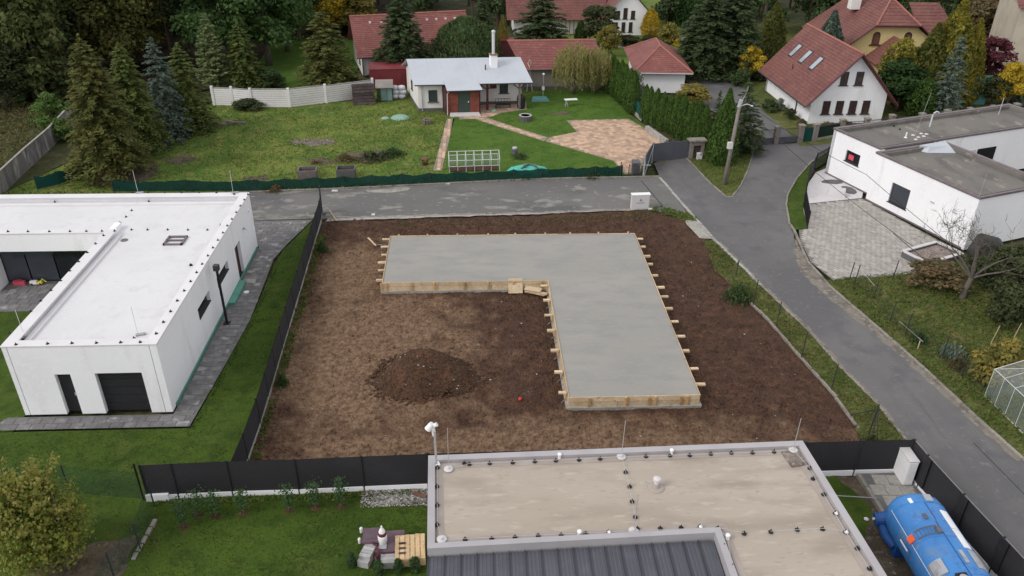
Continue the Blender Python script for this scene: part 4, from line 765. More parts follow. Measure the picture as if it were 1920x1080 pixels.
# yellow house
H6 = thing('yellow_house','yellow house with arched windows and large brown hipped roof at the top right','house',(41.9,90.0,0),R(-2))
wd, dp = 10.4, 12
w = MB().box(0,wd,0,dp,0,3.6); w.add([(0,0,3.6),(wd,0,3.6),(wd*.72,0,5.75),(wd*.28,0,5.75),(0,.3,3.6),(wd,.3,3.6),(wd*.72,.3,5.75),(wd*.28,.3,5.75)],[(0,1,2,3),(7,6,5,4),(0,3,7,4),(1,5,6,2),(2,6,7,3)]); w.build('wall','yellow_plaster',H6,local=True)
r = MB(); A, B, Cc, Dd = (-.8,-.6,3.05),(wd*.26,-.6,5.85),(wd*.74,-.6,5.85),(wd+.8,-.6,3.05); E_, F_ = (wd/2,2.6,8.3),(wd/2,dp-1,8.3)
tiled(r,B,Cc,E_,E_,8); tiled(r,(-.8,dp+.6,3.05),A,B,(wd*.26,dp,5.85),14); tiled(r,(wd*.26,dp,5.85),B,E_,F_,10); tiled(r,Dd,(wd+.8,dp+.6,3.05),(wd*.74,dp,5.85),Cc,14); tiled(r,Cc,(wd*.74,dp,5.85),F_,E_,10)
ro = r.build('roof','tile_brown',H6,local=True)
for p0,p1 in ((B,E_),(Cc,E_),(E_,F_)): MB().path([Vector(p0)+Vector((0,0,.04)),Vector(p1)+Vector((0,0,.04))],.12,6).build('ridge_cap','ridge_tile',ro,local=True)
MB().path([Vector(A),Vector(B)],.10,4).path([Vector(Cc),Vector(Dd)],.10,4).path([Vector(B),Vector(Cc)],.10,4).build('verge_board','dark_red_paint',ro,local=True)
MB().box(2.2,3.3,6.0,7.1,6.4,10.2).build('chimney','old_plaster',ro,local=True)
for x in (3.25,6.8):
    n_ = 10; pr = [(-.42,0),(.42,0),(.42,.95)]+[(.42*math.cos(math.pi*k/n_),.95+.42*math.sin(math.pi*k/n_)) for k in range(1,n_)]+[(-.42,.95)]
    def pan(s,d): return MB().add([(x+a*s,-d,3.75+b*s) for a,b in pr]+[(x+a*s,.0,3.75+b*s) for a,b in pr],[tuple(range(len(pr)))]+[(i,i+len(pr),(i+1)%len(pr)+len(pr),(i+1)%len(pr)) for i in range(len(pr))])
    fo = pan(1.0,.04).build('window','window_brown',H6,local=True); pan(.82,.055).build('pane','rust',fo,local=True); MB().box(x-.65,x+.65,-.16,-.0,3.63,3.73).build('sill','dark_red_paint',fo,local=True)
w = MB().box(3.2,7.2,-4.5,-.02,0,2.6); w.build('porch_wall','yellow_plaster',H6,local=True)
r = MB(); tiled(r,(2.3,0,2.3),(2.3,-5.2,2.3),(5.2,-5.2,4.7),(5.2,0,4.7),10); tiled(r,(8.1,-5.2,2.3),(8.1,0,2.3),(5.2,0,4.7),(5.2,-5.2,4.7),10); r.add([(2.5,-5.0,2.4),(7.9,-5.0,2.4),(5.2,-5.0,4.6)],[(0,1,2),(2,1,0)]); r.build('porch_roof','tile_brown',H6,local=True)
MB().path([(-.3,1.2,3.6),(-.3,1.2,5.0)],.10,8).build('flue','steel_white',ro,local=True)
w = MB().box(wd+.3,wd+3.6,4,11,0,4.2); w.build('wing_wall','yellow_plaster',H6,local=True); r = MB(); tiled(r,(wd-.5,3.3,4.0),(wd+4.2,3.3,4.0),(wd+2.8,7.5,7.0),(wd-.8,7.5,7.0),10); tiled(r,(wd+4.2,3.3,4.0),(wd+4.2,11.6,4.0),(wd+2.8,7.5,7.0),(wd+2.8,7.5,7.0),10); r.build('wing_roof','tile_brown',H6,local=True)
# beige building at the right edge
H7 = thing('beige_house','plain beige rendered house at the top right corner','house',(57.9,85.5,0),R(-20))
w = MB().box(0,9,0,10,0,8.6); w.build('wall','beige_plaster',H7,local=True); r = MB(); tiled(r,(-.4,-.4,8.5),(9.4,-.4,8.5),(9.4,5,10.6),(-.4,5,10.6),10); tiled(r,(9.4,10.4,8.5),(-.4,10.4,8.5),(-.4,5,10.6),(9.4,5,10.6),10); r.build('roof','tile_brown',H7,local=True)
window(H7,'-y',4.4,2.0,1.1,2.0,0,'plinth_grey','dark_glass',.1)
# ================================================================== the building site
SLAB = [(-5.67,48.27),(10.66,48.27),(10.62,30.43),(4.33,30.43),(4.31,41.94),(-5.60,41.94)]
t = thing('foundation_slab','fresh grey concrete foundation slab of L shape in the plot','foundation',(0,42,0))
MB().prism(SLAB,.0,.605).build('slab','concrete_slab',t)
MB().prism([(-5.8,48.4),(10.8,48.4),(10.76,30.29),(4.19,30.29),(4.17,41.80),(-5.74,41.80)],-.12,.10).build('footing','concrete_old',t)
FT = thing('formwork','pale timber formwork boards with stakes around the concrete slab','formwork',(0,42,0))
n = len(SLAB)
for i in range(n):
    a, b = Vector(SLAB[i]), Vector(SLAB[(i+1)%n]); d = b-a; L = d.length; d /= L; nn = Vector((d.y,-d.x))
    c = (a+b)/2
    if inpoly((c+nn*.3).x,(c+nn*.3).y,SLAB): nn = -nn
    rot = math.atan2(d.y,d.x)
    for row,(z0,z1) in enumerate(((.10,.365),(.385,.655))):
        s = -.03; 
        while s < L:
            e = min(L+.03, s+(ru(2.8,4.1) if row else ru(2.2,4.4)))
            if L-e < .8: e = L+.03
            m = a+d*((s+e)/2)+nn*(.018+ru(-.004,.012)); MB().obox(m, e-s-.025, .028, z0, z1+ru(-.006,.006), rot).build('board','fresh_timber',FT); s = e
    front = i in (2,4)
    step = {0:1.9,1:1.38,3:1.7,5:1.1}.get(i,1.5); s = .55
    while s < L-.2:
        p = a+d*(s+ru(-.15,.15))+nn*.065
        MB().obox(p+nn*.012,.11,.07,-.1,.60 if not front else .635,rot).build('stake','stake_timber',FT)
        if front and rnd() < .35: MB().obox(p+d*.30+nn*.01,.09,.06,-.1,.62,rot).build('stake','stake_timber',FT)
        if i == 0: MB().obox(p,.10,.05,.62,.74,rot).build('stake_head','fresh_timber',FT)
        if i in (1,3,5):
            o = ru(.36,.50); q = p+nn*(o/2); MB().obox(q,o,.18,.50+ru(-.03,.03),.58,rot+R(90)+ru(-.04,.04)).build('bracket','fresh_timber',FT)
            MB().path([(p.x+nn.x*.05,p.y+nn.y*.05,.15),(p.x+nn.x*o*.7,p.y+nn.y*o*.7,-.12)],.03,4).build('prop','grey_timber',FT)
        s += step*ru(.86,1.14)
def plank(label, pa, pb, z, w=.11, th=.03, m='fresh_timber', tilt=0, name='loose_plank'):
    a, b = W(*pa,z), W(*pb,z); d = b-a; mb = MB(); dd = d.normalized(); nn = Vector((-dd.y,dd.x,0))*w/2
    q = [a-nn,b-nn+Vector((0,0,tilt)),b+nn+Vector((0,0,tilt)),a+nn]
    return mb.slab4([v+Vector((0,0,th)) for v in q],th).build(name,m,label=label,cat='plank')
plank('loose timber plank leaning over the soil by the street end of the fence',(618,395),(631,417),.02,.10,.03,tilt=.12)
plank('loose timber plank lying on soil left of the formwork corner',(690,446),(705,461),.0,.12)
plank('grey weathered plank lying beside the formwork brackets',(708,459),(729,461),.02,.10,.03,'grey_timber')
for lb,c,l,w_,rt in (('square sheet of new plywood leaning on the formwork boards',(966,536),.95,.95,0.02),):
    p = W(c[0],c[1]+6,0); MB().hexa([(p.x-.43,p.y-.55,.02),(p.x+.43,p.y-.55,.02),(p.x+.43,p.y-.52,.02),(p.x-.43,p.y-.52,.02),(p.x-.43,p.y+.02,.70),(p.x+.43,p.y+.02,.72),(p.x+.43,p.y+.05,.72),(p.x-.43,p.y+.05,.70)]).build('plywood_sheet','fresh_timber',label=lb,cat='plywood')
p = W(1003,553,0); t = thing('board_stack','short stack of new boards dropped at the inner corner of the formwork','boards',p)
for k in range(3): MB().obox((p.x+.06*k,p.y-.05*k),1.25,.26,.12+.05*k,.16+.05*k,-.42+.03*k).build('board','fresh_timber',t)
MB().obox((p.x-.1,p.y+.16),1.0,.50,.30,.34,-.35).build('board','fresh_timber',t)
MB().lathe(W(975,751,-.06),[(.02,0),(.07,.02),(.10,.08),(.09,.13),(.05,.17),(.01,.19)],12).build('red_ball','red_plastic',smooth=True,label='small red ball on the soil below the concrete slab',cat='ball')
# heap of topsoil
def heap(cx, cy, rx, ry, h, seed, step=.10, z0=-.12, p=1.25, amp=1.0):
    def zf(X, Y):
        ang = np.arctan2(Y-cy, X-cx); rr = np.sqrt(((X-cx)/rx)**2+((Y-cy)/ry)**2)/(1+amp*(.16*np.sin(ang*3+seed)+.10*np.sin(ang*5+1.7*seed))+.05*np.sin(ang*11+seed)+.04*np.sin(ang*17))
        rr = np.sqrt(((X-cx)/rx)**2+((Y-cy)/ry)**2)/(1+amp*(.16*np.sin(ang*3+seed)+.10*np.sin(ang*5+1.7*seed))); k = np.clip(1.02-rr, 0, 1); return z0+h*(k**p)*(1-.18*k*k)+np.clip(k*6,0,1)*(.16*(fbm(X*1.3,Y*1.3,3,seed)-.5)+.10*(fbm(X*4.5,Y*4.5,3,seed+4)-.5))
    def keep(x, y):
        ang = np.arctan2(y-cy, x-cx); rr = np.sqrt(((x-cx)/rx)**2+((y-cy)/ry)**2)/(1+amp*(.16*np.sin(ang*3+seed)+.10*np.sin(ang*5+1.7*seed))+.05*np.sin(ang*11+seed)+.04*np.sin(ang*17)); return rr < 1.0
    return zf, keep
zf, kp = heap(-2.72,33.2,2.6,1.95,2.1,2,p=.92,amp=.5)
link('soil_heap', grid_mesh('soil_heap',-6,.6,30.6,36.3,.07,zf,'mound_soil',keep=kp), label='dark heap of excavated soil in the middle of the plot', cat='soil heap')
# clods and pale stones
def pebbles(pts, smin, smax, m, name, parent=None, flat=.7, power=3):
    V = []; F = []; base = np.array([(1,0,0),(-1,0,0),(0,1,0),(0,-1,0),(0,0,1),(0,0,-1)],float); fc = [(0,2,4),(2,1,4),(1,3,4),(3,0,4),(2,0,5),(1,2,5),(3,1,5),(0,3,5)]
    for x, y, z in pts:
        s = smin+(smax-smin)*rnd()**power; a = rnd()*6.3; q = base*np.array([s*ru(.7,1.3),s*ru(.6,1.1),s*flat*ru(.7,1.1)])+np.random.uniform(-.18,.18,(6,3))*s
        ca, sa = math.cos(a), math.sin(a); b = len(V)
        V += [(x+v[0]*ca-v[1]*sa, y+v[0]*sa+v[1]*ca, z+v[2]) for v in q]; F += [tuple(b+i for i in f) for f in fc]
    me = bpy.data.meshes.new(name); me.from_pydata(V,[],F); me.materials.append(MATS[m]); o = link(name,me,parent,kind='stuff'); return o
def on_soil(pts, dz):
    P_ = np.array(pts); Z_ = soilz(P_[:,0],P_[:,1]); return [(x,y,z+dz) for (x,y),z in zip(pts,Z_)]
def on_plot():
    while True:
        x, y = ru(-10.4,18.5), ru(25.6,52.5)
        if inpoly(x,y,SLAB): continue
        if x > 15.2 and (inpoly(x,y,VERGE) or inpoly(x,y,EROAD)): continue
        if x > 13 and x > 13+ (53.5-y)*.16+.6: continue
        return x, y
pt = [on_plot() for _ in range(300)]; o = pebbles(on_soil(pt,.01),.012,.062,'pale_stone','scattered_stones'); o['label']='pale stones scattered over the bare soil'
pt = [on_plot() for _ in range(15000)]; o = pebbles(on_soil(pt,.005),.025,.13,'soil','soil_clods'); o['label']='brown clods of earth over the plot'
X_ = np.random.uniform(-5.9,.5,6000); Y_ = np.random.uniform(30.9,36.2,6000); Z_ = zf(X_,Y_); K_ = kp(X_,Y_) | (np.random.rand(6000) < .05)
pt = [(float(x),float(y),max(float(z),-.06)+.01) for x,y,z,k in zip(X_,Y_,Z_,K_) if k][:2200]
o = pebbles(pt,.02,.10,'mound_soil','heap_clods'); o['label']='dark clods on the soil heap'
rim = []
for k in range(420):
    a = ru(0,6.283); q = ru(.90,1.10); q *= 1+.5*(.16*math.sin(a*3+2)+.10*math.sin(a*5+3.4)); rim.append((-2.75+2.75*q*math.cos(a),33.2+1.95*q*math.sin(a),-.03+max(0,(1-q))*1.2))
o = pebbles(rim,.04,.15,'mound_soil','heap_rim_clods',power=2); o['label']='larger clods rolled to the foot of the soil heap'
o = pebbles([p for p in pt[:150]],.02,.055,'pale_stone','heap_stones'); o['label']='pale stones on the soil heap'
# ---- utility cabinet with emblem
p = W(1200,393,0); t = thing('utility_cabinet','pale utility cabinet with small emblem at the street edge of the plot','cabinet',(p.x,p.y,0),R(3))
MB().box(-.66,.66,0,.36,-.05,1.13).build('body','cabinet_pale',t,local=True); MB().box(-.70,.70,-.04,.40,1.131,1.19).build('lid','white_plastic',t,local=True)
MB().box(-.58,.60,-.025,-.003,.10,1.04).build('door','cabinet_pale',t,local=True)
em = MB(); z0 = .60
def stroke(pts, w_=.016):
    for a, b in zip(pts[:-1],pts[1:]):
        a, b = Vector((a[0],a[1])), Vector((b[0],b[1])); d = (b-a).normalized()*w_/2; nn = Vector((-d.y,d.x))
        em.add([((a-d-nn).x,-.0275,(a-d-nn).y),((b+d-nn).x,-.0275,(b+d-nn).y),((b+d+nn).x,-.0275,(b+d+nn).y),((a-d+nn).x,-.0275,(a-d+nn).y)],[(0,1,2,3)])
stroke([(-.07,.70),(.0,.84),(.07,.70)],.035); stroke([(-.09,.70),(-.03,.70)],.03); stroke([(.03,.70),(.09,.70)],.03); stroke([(0,.86),(0,.80)],.04); stroke([(-.03,.76),(.03,.76)],.03)
x = -.30
stroke([(-.30,.58),(-.33,.54),(-.30,.51),(-.26,.53)]); 
for k in range(7): stroke([(-.24+k*.07,.53),(-.21+k*.07,.58 if k!=5 else .62),(-.19+k*.07,.53),(-.17+k*.07,.55)],.013)
stroke([(-.26,.50),(.05,.505),(.30,.56)],.010)
em.build('emblem','ink',t,local=True)
MB().obox(W2(1219,393),.30,.16,.0,.10,.05).build('kerb_block','cabinet_pale',label='small pale block on the ground right of the utility cabinet',cat='block')

# ================================================================== fences
def screen_fence(name, label, posts, h, screen, plinth=True, post='anthracite', group=None, ph=.25, cap=None, rail=None, sag=0.0, pr=.03, thick=.02, z0=0.0, lean=0):
    t = thing(name,label,'fence',(posts[0][0],posts[0][1],0),0,group)
    for i, p in enumerate(posts): MB().path([(p[0],p[1],z0-.1),(p[0]+lean*ru(-1,1),p[1],z0+h+.06)],pr,6).build('post',post,t)
    for a, b in zip(posts[:-1],posts[1:]):
        a, b = Vector(a), Vector(b); d = b-a; L = d.length; rot = math.atan2(d.y,d.x)
        if screen:
            n_ = max(2,int(L/.3)); m_ = 4; V = []; F = []
            for k in range(n_+1):
                for q in range(m_+1):
                    s = k/n_; tq = q/m_; wv = sag*.5*math.sin(k*2.1+q*1.3+a.x)*(1 if 0 < k < n_ else .2); zt = h-sag*math.sin(math.pi*s)*ru(.5,1)*(tq)
                    pp = a+d*s; nn = Vector((-d.y,d.x)).normalized()*(wv*.5); V.append((pp.x+nn.x,pp.y+nn.y,z0+(ph if plinth else .04)+(zt-(ph if plinth else .04))*tq))
            for k in range(n_):
                for q in range(m_): i0 = k*(m_+1)+q; F.append((i0,i0+m_+1,i0+m_+2,i0+1))
            mb = MB(); mb.add(V,F); nn = Vector((-d.y,d.x)).normalized()*thick
            mb.add([(v[0]+nn.x,v[1]+nn.y,v[2]) for v in V],[f[::-1] for f in F]); mb.build('screen',screen,t,smooth=True)
        if plinth: MB().obox((a+b)/2,L-.06,.06,-.1,ph-.004,rot).build('plinth','kerb_stone' if plinth is True else plinth,t)
        if cap: MB().path([(a.x,a.y,z0+h+.01),(b.x,b.y,z0+h+.01)],.022,5).build('top_rail',cap,t)
    return t
SPOST = [(-13.62,24.98),(-12.40,25.03),(-10.22,25.10),(-7.5,25.12),(-4.82,25.20),(-2.16,25.26)]
screen_fence('screen_fence','black screen fence on white plinth at the lower left behind the saplings',SPOST,1.85,'fence_fabric','white_plaster',ph=.25,pr=.045)
screen_fence('screen_fence','black screen fence between the plot and the near house with its beige roof',[(-2.10,25.27),(.6,25.3),(3.3,25.33),(6.0,25.36),(8.7,25.38),(11.4,25.40),(13.7,25.42)],1.85,'fence_fabric','white_plaster',ph=.25,pr=.045)
screen_fence('screen_fence','black screen fence behind the white cabinet at the lower right corner',[(13.76,25.42),(16.15,25.44),(18.36,25.44)],1.85,'fence_fabric','white_plaster',ph=.25,pr=.045)
ft = screen_fence('screen_fence','black screen fence with pale top rail along the road beside the blue tank',[(18.42,25.40),(18.50,24.45),(18.78,22.2),(19.08,20.0),(19.40,17.6),(19.7,15.2)],1.85,'fence_fabric','white_plaster',ph=.25,pr=.045,cap='cap_light')
for x,y in ((18.50,24.45),(18.78,22.2),(19.08,20.0),(19.40,17.6)): MB().obox((x-.07,y-.13),.03,.42,.34,1.90,.12).build('overlap_strip','anthracite',ft)
LF = [W2(604,401)]+[(-10.95+(.9*k/12),52.2-k*2.05) for k in range(12)]+[(-10.12,27.2),(-10.2,25.2)]
screen_fence('screen_fence','long black screen fence between the bungalow lawn and the soil plot',LF,1.5,'fence_fabric','kerb_pale','black_paint',ph=.18,pr=.042)
MB().path([(LF[0][0],LF[0][1]+.1,-.1),(LF[0][0],LF[0][1]+.1,2.15)],.05,8).box(LF[0][0]-.25,LF[0][0]+.3,LF[0][1]-.3,LF[0][1]+.1,-.1,.08).build('fence_end_post','steel_dark',label='tall black end post at the street end of the long fence',cat='post')
# lone steel posts along the east side of the plot
pl = ['first thin green steel post from the concrete plate along the plot edge','second thin steel post from the concrete plate along the plot edge','third thin steel post along the plot edge beside the road','fourth thin steel post along the plot edge beside the road','last single thin steel post before the braced corner post']
for lb,(bx_,by_),tp in zip(pl,((1412,573),(1455,613),(1502,672),(1558,733),(1380,517)),(525,566,622,682,487)):
    b = W(bx_,by_,0); MB().path([b-Vector((0,0,.1)),b+Vector((.03,0,height((bx_,by_),tp)))],.028,6).build('fence_post','steel_dark',label=lb,cat='post',group='thin posts along the plot edge')
b = W(1380,517); t = thing('brace_rod','thin sloping steel brace at the first plot post near the concrete plate','brace',b); MB().path([W(1365,530,0),b+Vector((0,0,1.0))],.02,5).build('rod','steel_dark',t)
b = W(1628,815); t = thing('corner_post','braced dark corner post at the road corner of the plot','post',b)
MB().path([b,b+Vector((.1,0,1.75))],.035,6).build('post','steel_dark',t); MB().path([W(1592,778,.05),b+Vector((.1,0,1.45))],.022,5).build('brace','steel_dark',t); MB().path([W(1645,830,0),b+Vector((.1,0,1.5))],.022,5).build('brace','steel_dark',t); MB().path([b+Vector((-.0,-.4,0)),b+Vector((.1,0,1.2))],.022,5).build('brace','steel_dark',t)
# green net fence along the north side of the street
GN = [(-27.5,57.9)]+[(-16.75+28.6*k/13,57.75+(60.2-57.75)*(k/13)) for k in range(14)]
GN.insert(1,(-22,57.85))
screen_fence('net_fence','sagging dark green net fence along the north side of the street',GN,.95,'green_net',None,'steel_dark',pr=.028,sag=.20,thick=.008)
screen_fence('net_fence','loose green net fence slanting past the spruce trunk at the left',[(-33.4,58.4),(-32.2,59.4),(-31.2,61.2),(-30.3,62.9),(-27.5,64.0)],1.1,'green_net_dense',None,'steel_dark',pr=.02,sag=.22,thick=.008)
# wire fence of the lower left garden
screen_fence('wire_fence','thin green wire fence behind the yellowing tree at the lower left',[W2(270,937),W2(132,925),W2(-20,935)],1.5,'green_net_thin',None,'steel_dark',pr=.03,thick=.006)
screen_fence('wire_fence','thin green wire fence running down beside the broken edging stones',[W2(290,950),W2(264,1031),W2(215,1085),(-13.6,19)],1.35,'green_net_thin',None,'steel_dark',pr=.03,thick=.006)
b = W(270,937); MB().path([b,b+Vector((0,0,1.95))],.04,6).build('fence_post','black_paint',label='single black post at the left end of the lower screen fence',cat='post')
t = thing('edging_wall','broken pale edging stones between the two lower lawns','edging',W(270,1000,0))
for k in range(5):
    a, b = W(292-k*9,978+k*15,0), W(286-k*9,990+k*15,0); d = b-a; MB().obox((a+b)/2,d.length+.02,.16,-.05,.14-.02*k,math.atan2(d.y,d.x)).build('stone','kerb_stone',t)
MB().obox(W2(300,932),.9,.5,0,.34,.02).build('pale_footing','white_plaster',label='pale block at the foot of the lower fence end',cat='block')
# east garden wire fence posts and net
EP = [(1592,525),(1601,535),(1673,525),(1637,560),(1668,603),(1697,627),(1764,673),(1803,705),(1855,750)]
ET_ = [492,497,488,526,566,587,630,668,717]
el = ['leaning dark post at the street corner of the east garden','paired dark post at the street corner of the east garden','single dark post in front of the bare tree and trough','dark post where the slanting wire ends in the east garden','dark post in the east garden nearest to the timber rail','dark post that crosses the white timber rail','dark post left of the yellow shrub by the road','dark post in front of the yellow shrub by the road','dark post beside the small glasshouse']
for lb,(a,b),tp in zip(el,EP,ET_):
    q = W(a,b); MB().path([q-Vector((0,0,.1)),q+Vector((.08,0,height((a,b),tp)))],.03,6).build('fence_post','steel_dark',label=lb,cat='post',group='posts of the east garden fence')
t = thing('wire_netting','sagging wire netting along the road side of the east garden','netting',W(1700,640))
pp = [W(a,b) for a,b in ((1601,535),(1637,560),(1668,603),(1697,627),(1764,673),(1803,705),(1855,750),(1930,815))]
for a, b in zip(pp[:-1],pp[1:]): MB().add([a,b,b+Vector((0,0,1.05)),a+Vector((0,0,1.05))],[(0,1,2,3)]).build('mesh_bay','wire_mesh_thin',t)
MB().path([W(1609,499,1.0),W(1640,536,.8)],.015,5).build('slanting_wire','steel_light',label='slanting pale wire from the corner post of the east garden',cat='wire')
t = thing('timber_rail','white timber rail on a short leg along the east garden fence','rail',W(1710,625)); a, b = W(1686,602,.55), W(1731,641,.55); MB().path([a,b],.025,4).build('rail','grey_timber',t); MB().path([b+Vector((-.12,.1,-.5)),b+Vector((-.12,.1,0))],.035,4).build('leg','fresh_timber',t)
for k,(a,b,tp,lb) in enumerate(((1852,655,632,'thin bamboo cane above the yellow shrub'),(1892,650,623,'slanting bamboo cane at the right of the yellow shrub'))):
    q = W(a,b); MB().path([q,q+Vector((.2,0,1.5))],.02,5).build('cane','fresh_timber',label=lb,cat='cane')
# glasshouse cut by the right edge
g0 = W(1865,692,1.6); t = thing('glasshouse','small glasshouse with white frame at the right edge','greenhouse',(g0.x,g0.y,0))
D_, A0, C_ = W(1865,692,1.6), W(1945,766,1.6), W(1975,690,1.6); B0 = A0+(C_-D_); dn = Vector((0,0,-1.6)); up2 = Vector((0,0,.55)); r0, r1 = (D_+C_)/2+up2, (A0+B0)/2+up2
for a, b in ((A0,A0+dn),(B0,B0+dn),(C_,C_+dn),(D_,D_+dn),(A0,D_),(B0,C_),(D_,r0),(C_,r0),(A0,r1),(B0,r1),(D_,C_),(A0+dn,D_+dn),(A0+dn,B0+dn)): MB().path([a,b],.02,4).build('frame_bar','steel_white',t)
MB().path([r0,r1],.05,4).build('ridge_bar','steel_white',t)
for k in range(1,4):
    f = k/4; MB().path([D_.lerp(A0,f),r0.lerp(r1,f)],.014,4).path([D_.lerp(A0,f),D_.lerp(A0,f)+dn],.014,4).build('frame_bar','steel_white',t)
for a,b,c,d in ((D_,A0,r1,r0),(C_,B0,r1,r0),(A0+dn,D_+dn,D_,A0),(D_+dn,C_+dn,C_,D_)): MB().add([a,b,c,d],[(0,1,2,3)]).build('pane','glass_sheet',t)
# railing fence along the crescent lawn
def bar_fence(name,label,pts,h,step=.13,m='steel_dark',pm='steel_dark',pr=.035,group=None):
    t = thing(name,label,'fence',(pts[0][0],pts[0][1],0),0,group)
    for p in pts: MB().path([(p[0],p[1],0),(p[0],p[1],h+.06)],pr,6).build('post',pm,t)
    for a,b in zip(pts[:-1],pts[1:]):
        a,b = Vector(a),Vector(b); n_ = max(1,int((b-a).length/step)); mb = MB()
        mb.path([(a.x,a.y,h-.04),(b.x,b.y,h-.04)],.02,4).path([(a.x,a.y,.15),(b.x,b.y,.15)],.02,4)
        for k in range(1,n_): q = a.lerp(b,k/n_); mb.path([(q.x,q.y,.1),(q.x,q.y,h)],.016,4,False)
        mb.build('railing',m,t)
    return t
bar_fence('railing_fence','dark curved railing fence between the street bend and the white block',px([(1583,298),(1566,302),(1548,308),(1527,320),(1514,345),(1508,375)]),1.5,.11,'black_paint','black_paint',.045)
bar_fence('railing_fence','short dark railing leaf at the forecourt entrance beside the grass crescent',px([(1506,388),(1513,430)]),1.35,.10,'black_paint','black_paint',.04)
# villa fence: stone pillars and dark railings
pil = [(1409,274),(1453,270),(1498,267),(1525,265),(1574,256)]
PIL = [W2(a,b) for a,b in pil]+[W2(a,b,1.6) for a,b in ((1627,222),(1674,216),(1730,213),(1777,207),(1820,203),(1864,199),(1908,195))]
t = thing('pillar_fence','dark railing fence with pale stone pillars in front of the skylight house','fence',(PIL[0][0],PIL[0][1],0))
for i,p in enumerate(PIL):
    pi_ = MB().obox(p,.42,.42,0,1.55,.15).build('pillar','pole_concrete',t); MB().obox(p,.52,.52,1.551,1.66,.15).build('pillar_cap','kerb_stone',pi_)
for i,(a,b) in enumerate(zip(PIL[:-1],PIL[1:])):
    a,b = Vector(a),Vector(b); d = (b-a).normalized(); a2,b2 = a+d*.24,b-d*.24; rot = math.atan2(d.y,d.x); L = (b2-a2).length; mb = MB()
    mb.path([(a2.x,a2.y,1.35),(b2.x,b2.y,1.35)],.025,4); n_ = int(L/.12)
    for k in range(n_+1): q = a2.lerp(b2,k/n_); mb.path([(q.x,q.y,.5 if i<2 else .25),(q.x,q.y,1.42)],.012,4,False)
    mb.build('railing','steel_dark',t)
    if i < 2: MB().obox((a2+b2)/2,L,.04,.08,.62,rot).build('gate_panel','gate_grey',t)
    elif i == 2: MB().obox((a2+b2)/2,L,.03,.06,1.3,rot).build('gate_panel','green_net_dense',t)
    elif i < 6:
        MB().obox((a2+b2)/2,L,.12,-.05,.24,rot).build('base_wall','concrete_old',t); MB().obox((a2+b2)/2+Vector((0,.06)),L,.015,.26,1.25 if i<4 else .9,rot).build('net','green_net',t)
    else: MB().obox((a2+b2)/2,L,.03,.0,1.3,rot).build('board_panel','dark_timber',t)
a = W(1388,277); t = thing('stone_pier','pale stone pier with dark post between the pine and the gate','pier',a); MB().obox((a.x,a.y),1.3,.35,0,1.5,.1).build('wall','pole_concrete',t); MB().obox((a.x+.55,a.y-.2),.16,.06,0,1.45,.1).build('dark_post','dark_timber',t)
# grey sliding gate of the drive, pillar with letter box
g = [Vector(W2(1222,304)),Vector(W2(1258,300)),Vector(W2(1289,297))]
t = thing('drive_gate','grey blue solid metal gate closing the paved drive','gate',(g[0].x,g[0].y,0))
for a,b in zip(g[:-1],g[1:]):
    d = b-a; MB().obox((a+b)/2,d.length-.03,.05,.06,1.62,math.atan2(d.y,d.x)).build('gate_leaf','gate_grey',t)
for p in g: MB().obox(p,.09,.09,0,1.72,.1).build('post','gate_grey',t)
a, b = Vector(W2(1206,331)),Vector(W2(1221,306)); d = b-a
t = thing('wicket_leaf','grey metal wicket leaf standing open with steel bracing beside the bin','gate',(a.x,a.y,0)); MB().obox((a+b)/2,d.length,.05,.05,1.75,math.atan2(d.y,d.x)).build('gate_leaf','gate_grey',t)
for q in (a,b): MB().obox(q,.10,.10,0,1.85,.3).build('post','steel_light',t)
MB().path([(a.x+.06,a.y-.05,.1),(b.x+.06,b.y-.05,1.6)],.03,4).path([(a.x-.5,a.y,1.0),(a.x+.5,a.y-.1,1.0)],.03,4).path([(a.x,a.y-.05,.05),(a.x,a.y-.05,1.3)],.07,4).build('brace','steel_light',t)
p = W(1303,297); t = thing('gate_pillar','pale gate pillar with dark letter box and flat cap','pillar',(p.x,p.y,0),R(5)); MB().box(-.6,-.34,-.3,.3,0,1.6).box(.34,.6,-.3,.3,0,1.6).box(-.339,.339,-.3,.3,1.25,1.6).build('pillar','pole_concrete',t,local=True); MB().box(-.75,.75,-.42,.42,1.601,1.72).build('pillar_cap','kerb_stone',t,local=True); MB().box(-.33,.33,-.22,.2,.35,1.24).build('letter_box','dark_timber',t,local=True)
p = W(1308,296); MB().box(p.x-.22,p.x+.22,p.y-.55,p.y-.25,0,.55).lathe((p.x,p.y-.4,.55),[(.26,0),(.26,.06),(.1,.08)],4).build('white_planter','cabinet_pale',label='small white planter box at the foot of the gate pillar',cat='planter')
p = W(1192,328); t = thing('wheelie_bin','dark refuse bin inside a wire pen beside the gate','bin',(p.x,p.y+.3,0)); 
MB().hexa([(-.25,-.28,.08),(.25,-.28,.08),(.25,.28,.08),(-.25,.28,.08),(-.3,-.34,1.0),(.3,-.34,1.0),(.3,.34,1.0),(-.3,.34,1.0)]).build('bin_body','grey_plastic',t,local=True); MB().hexa([(-.32,-.38,1.0),(.32,-.38,1.0),(.32,.38,1.0),(-.32,.38,1.0),(-.3,-.34,1.06),(.3,-.34,1.06),(.3,.34,1.1),(-.3,.34,1.1)]).build('lid','grey_plastic',t,local=True)
bar_fence('wire_pen','dark wire panel at the corner between net fence and gate',px([(1178,333),(1205,331)]),1.1,.10)
MB().path([W(1163,331,0),W(1163,331,0)+Vector((0,0,1.25))],.04,6).build('fence_post','steel_dark',label='dark end post of the green net fence by the paved drive',cat='post')

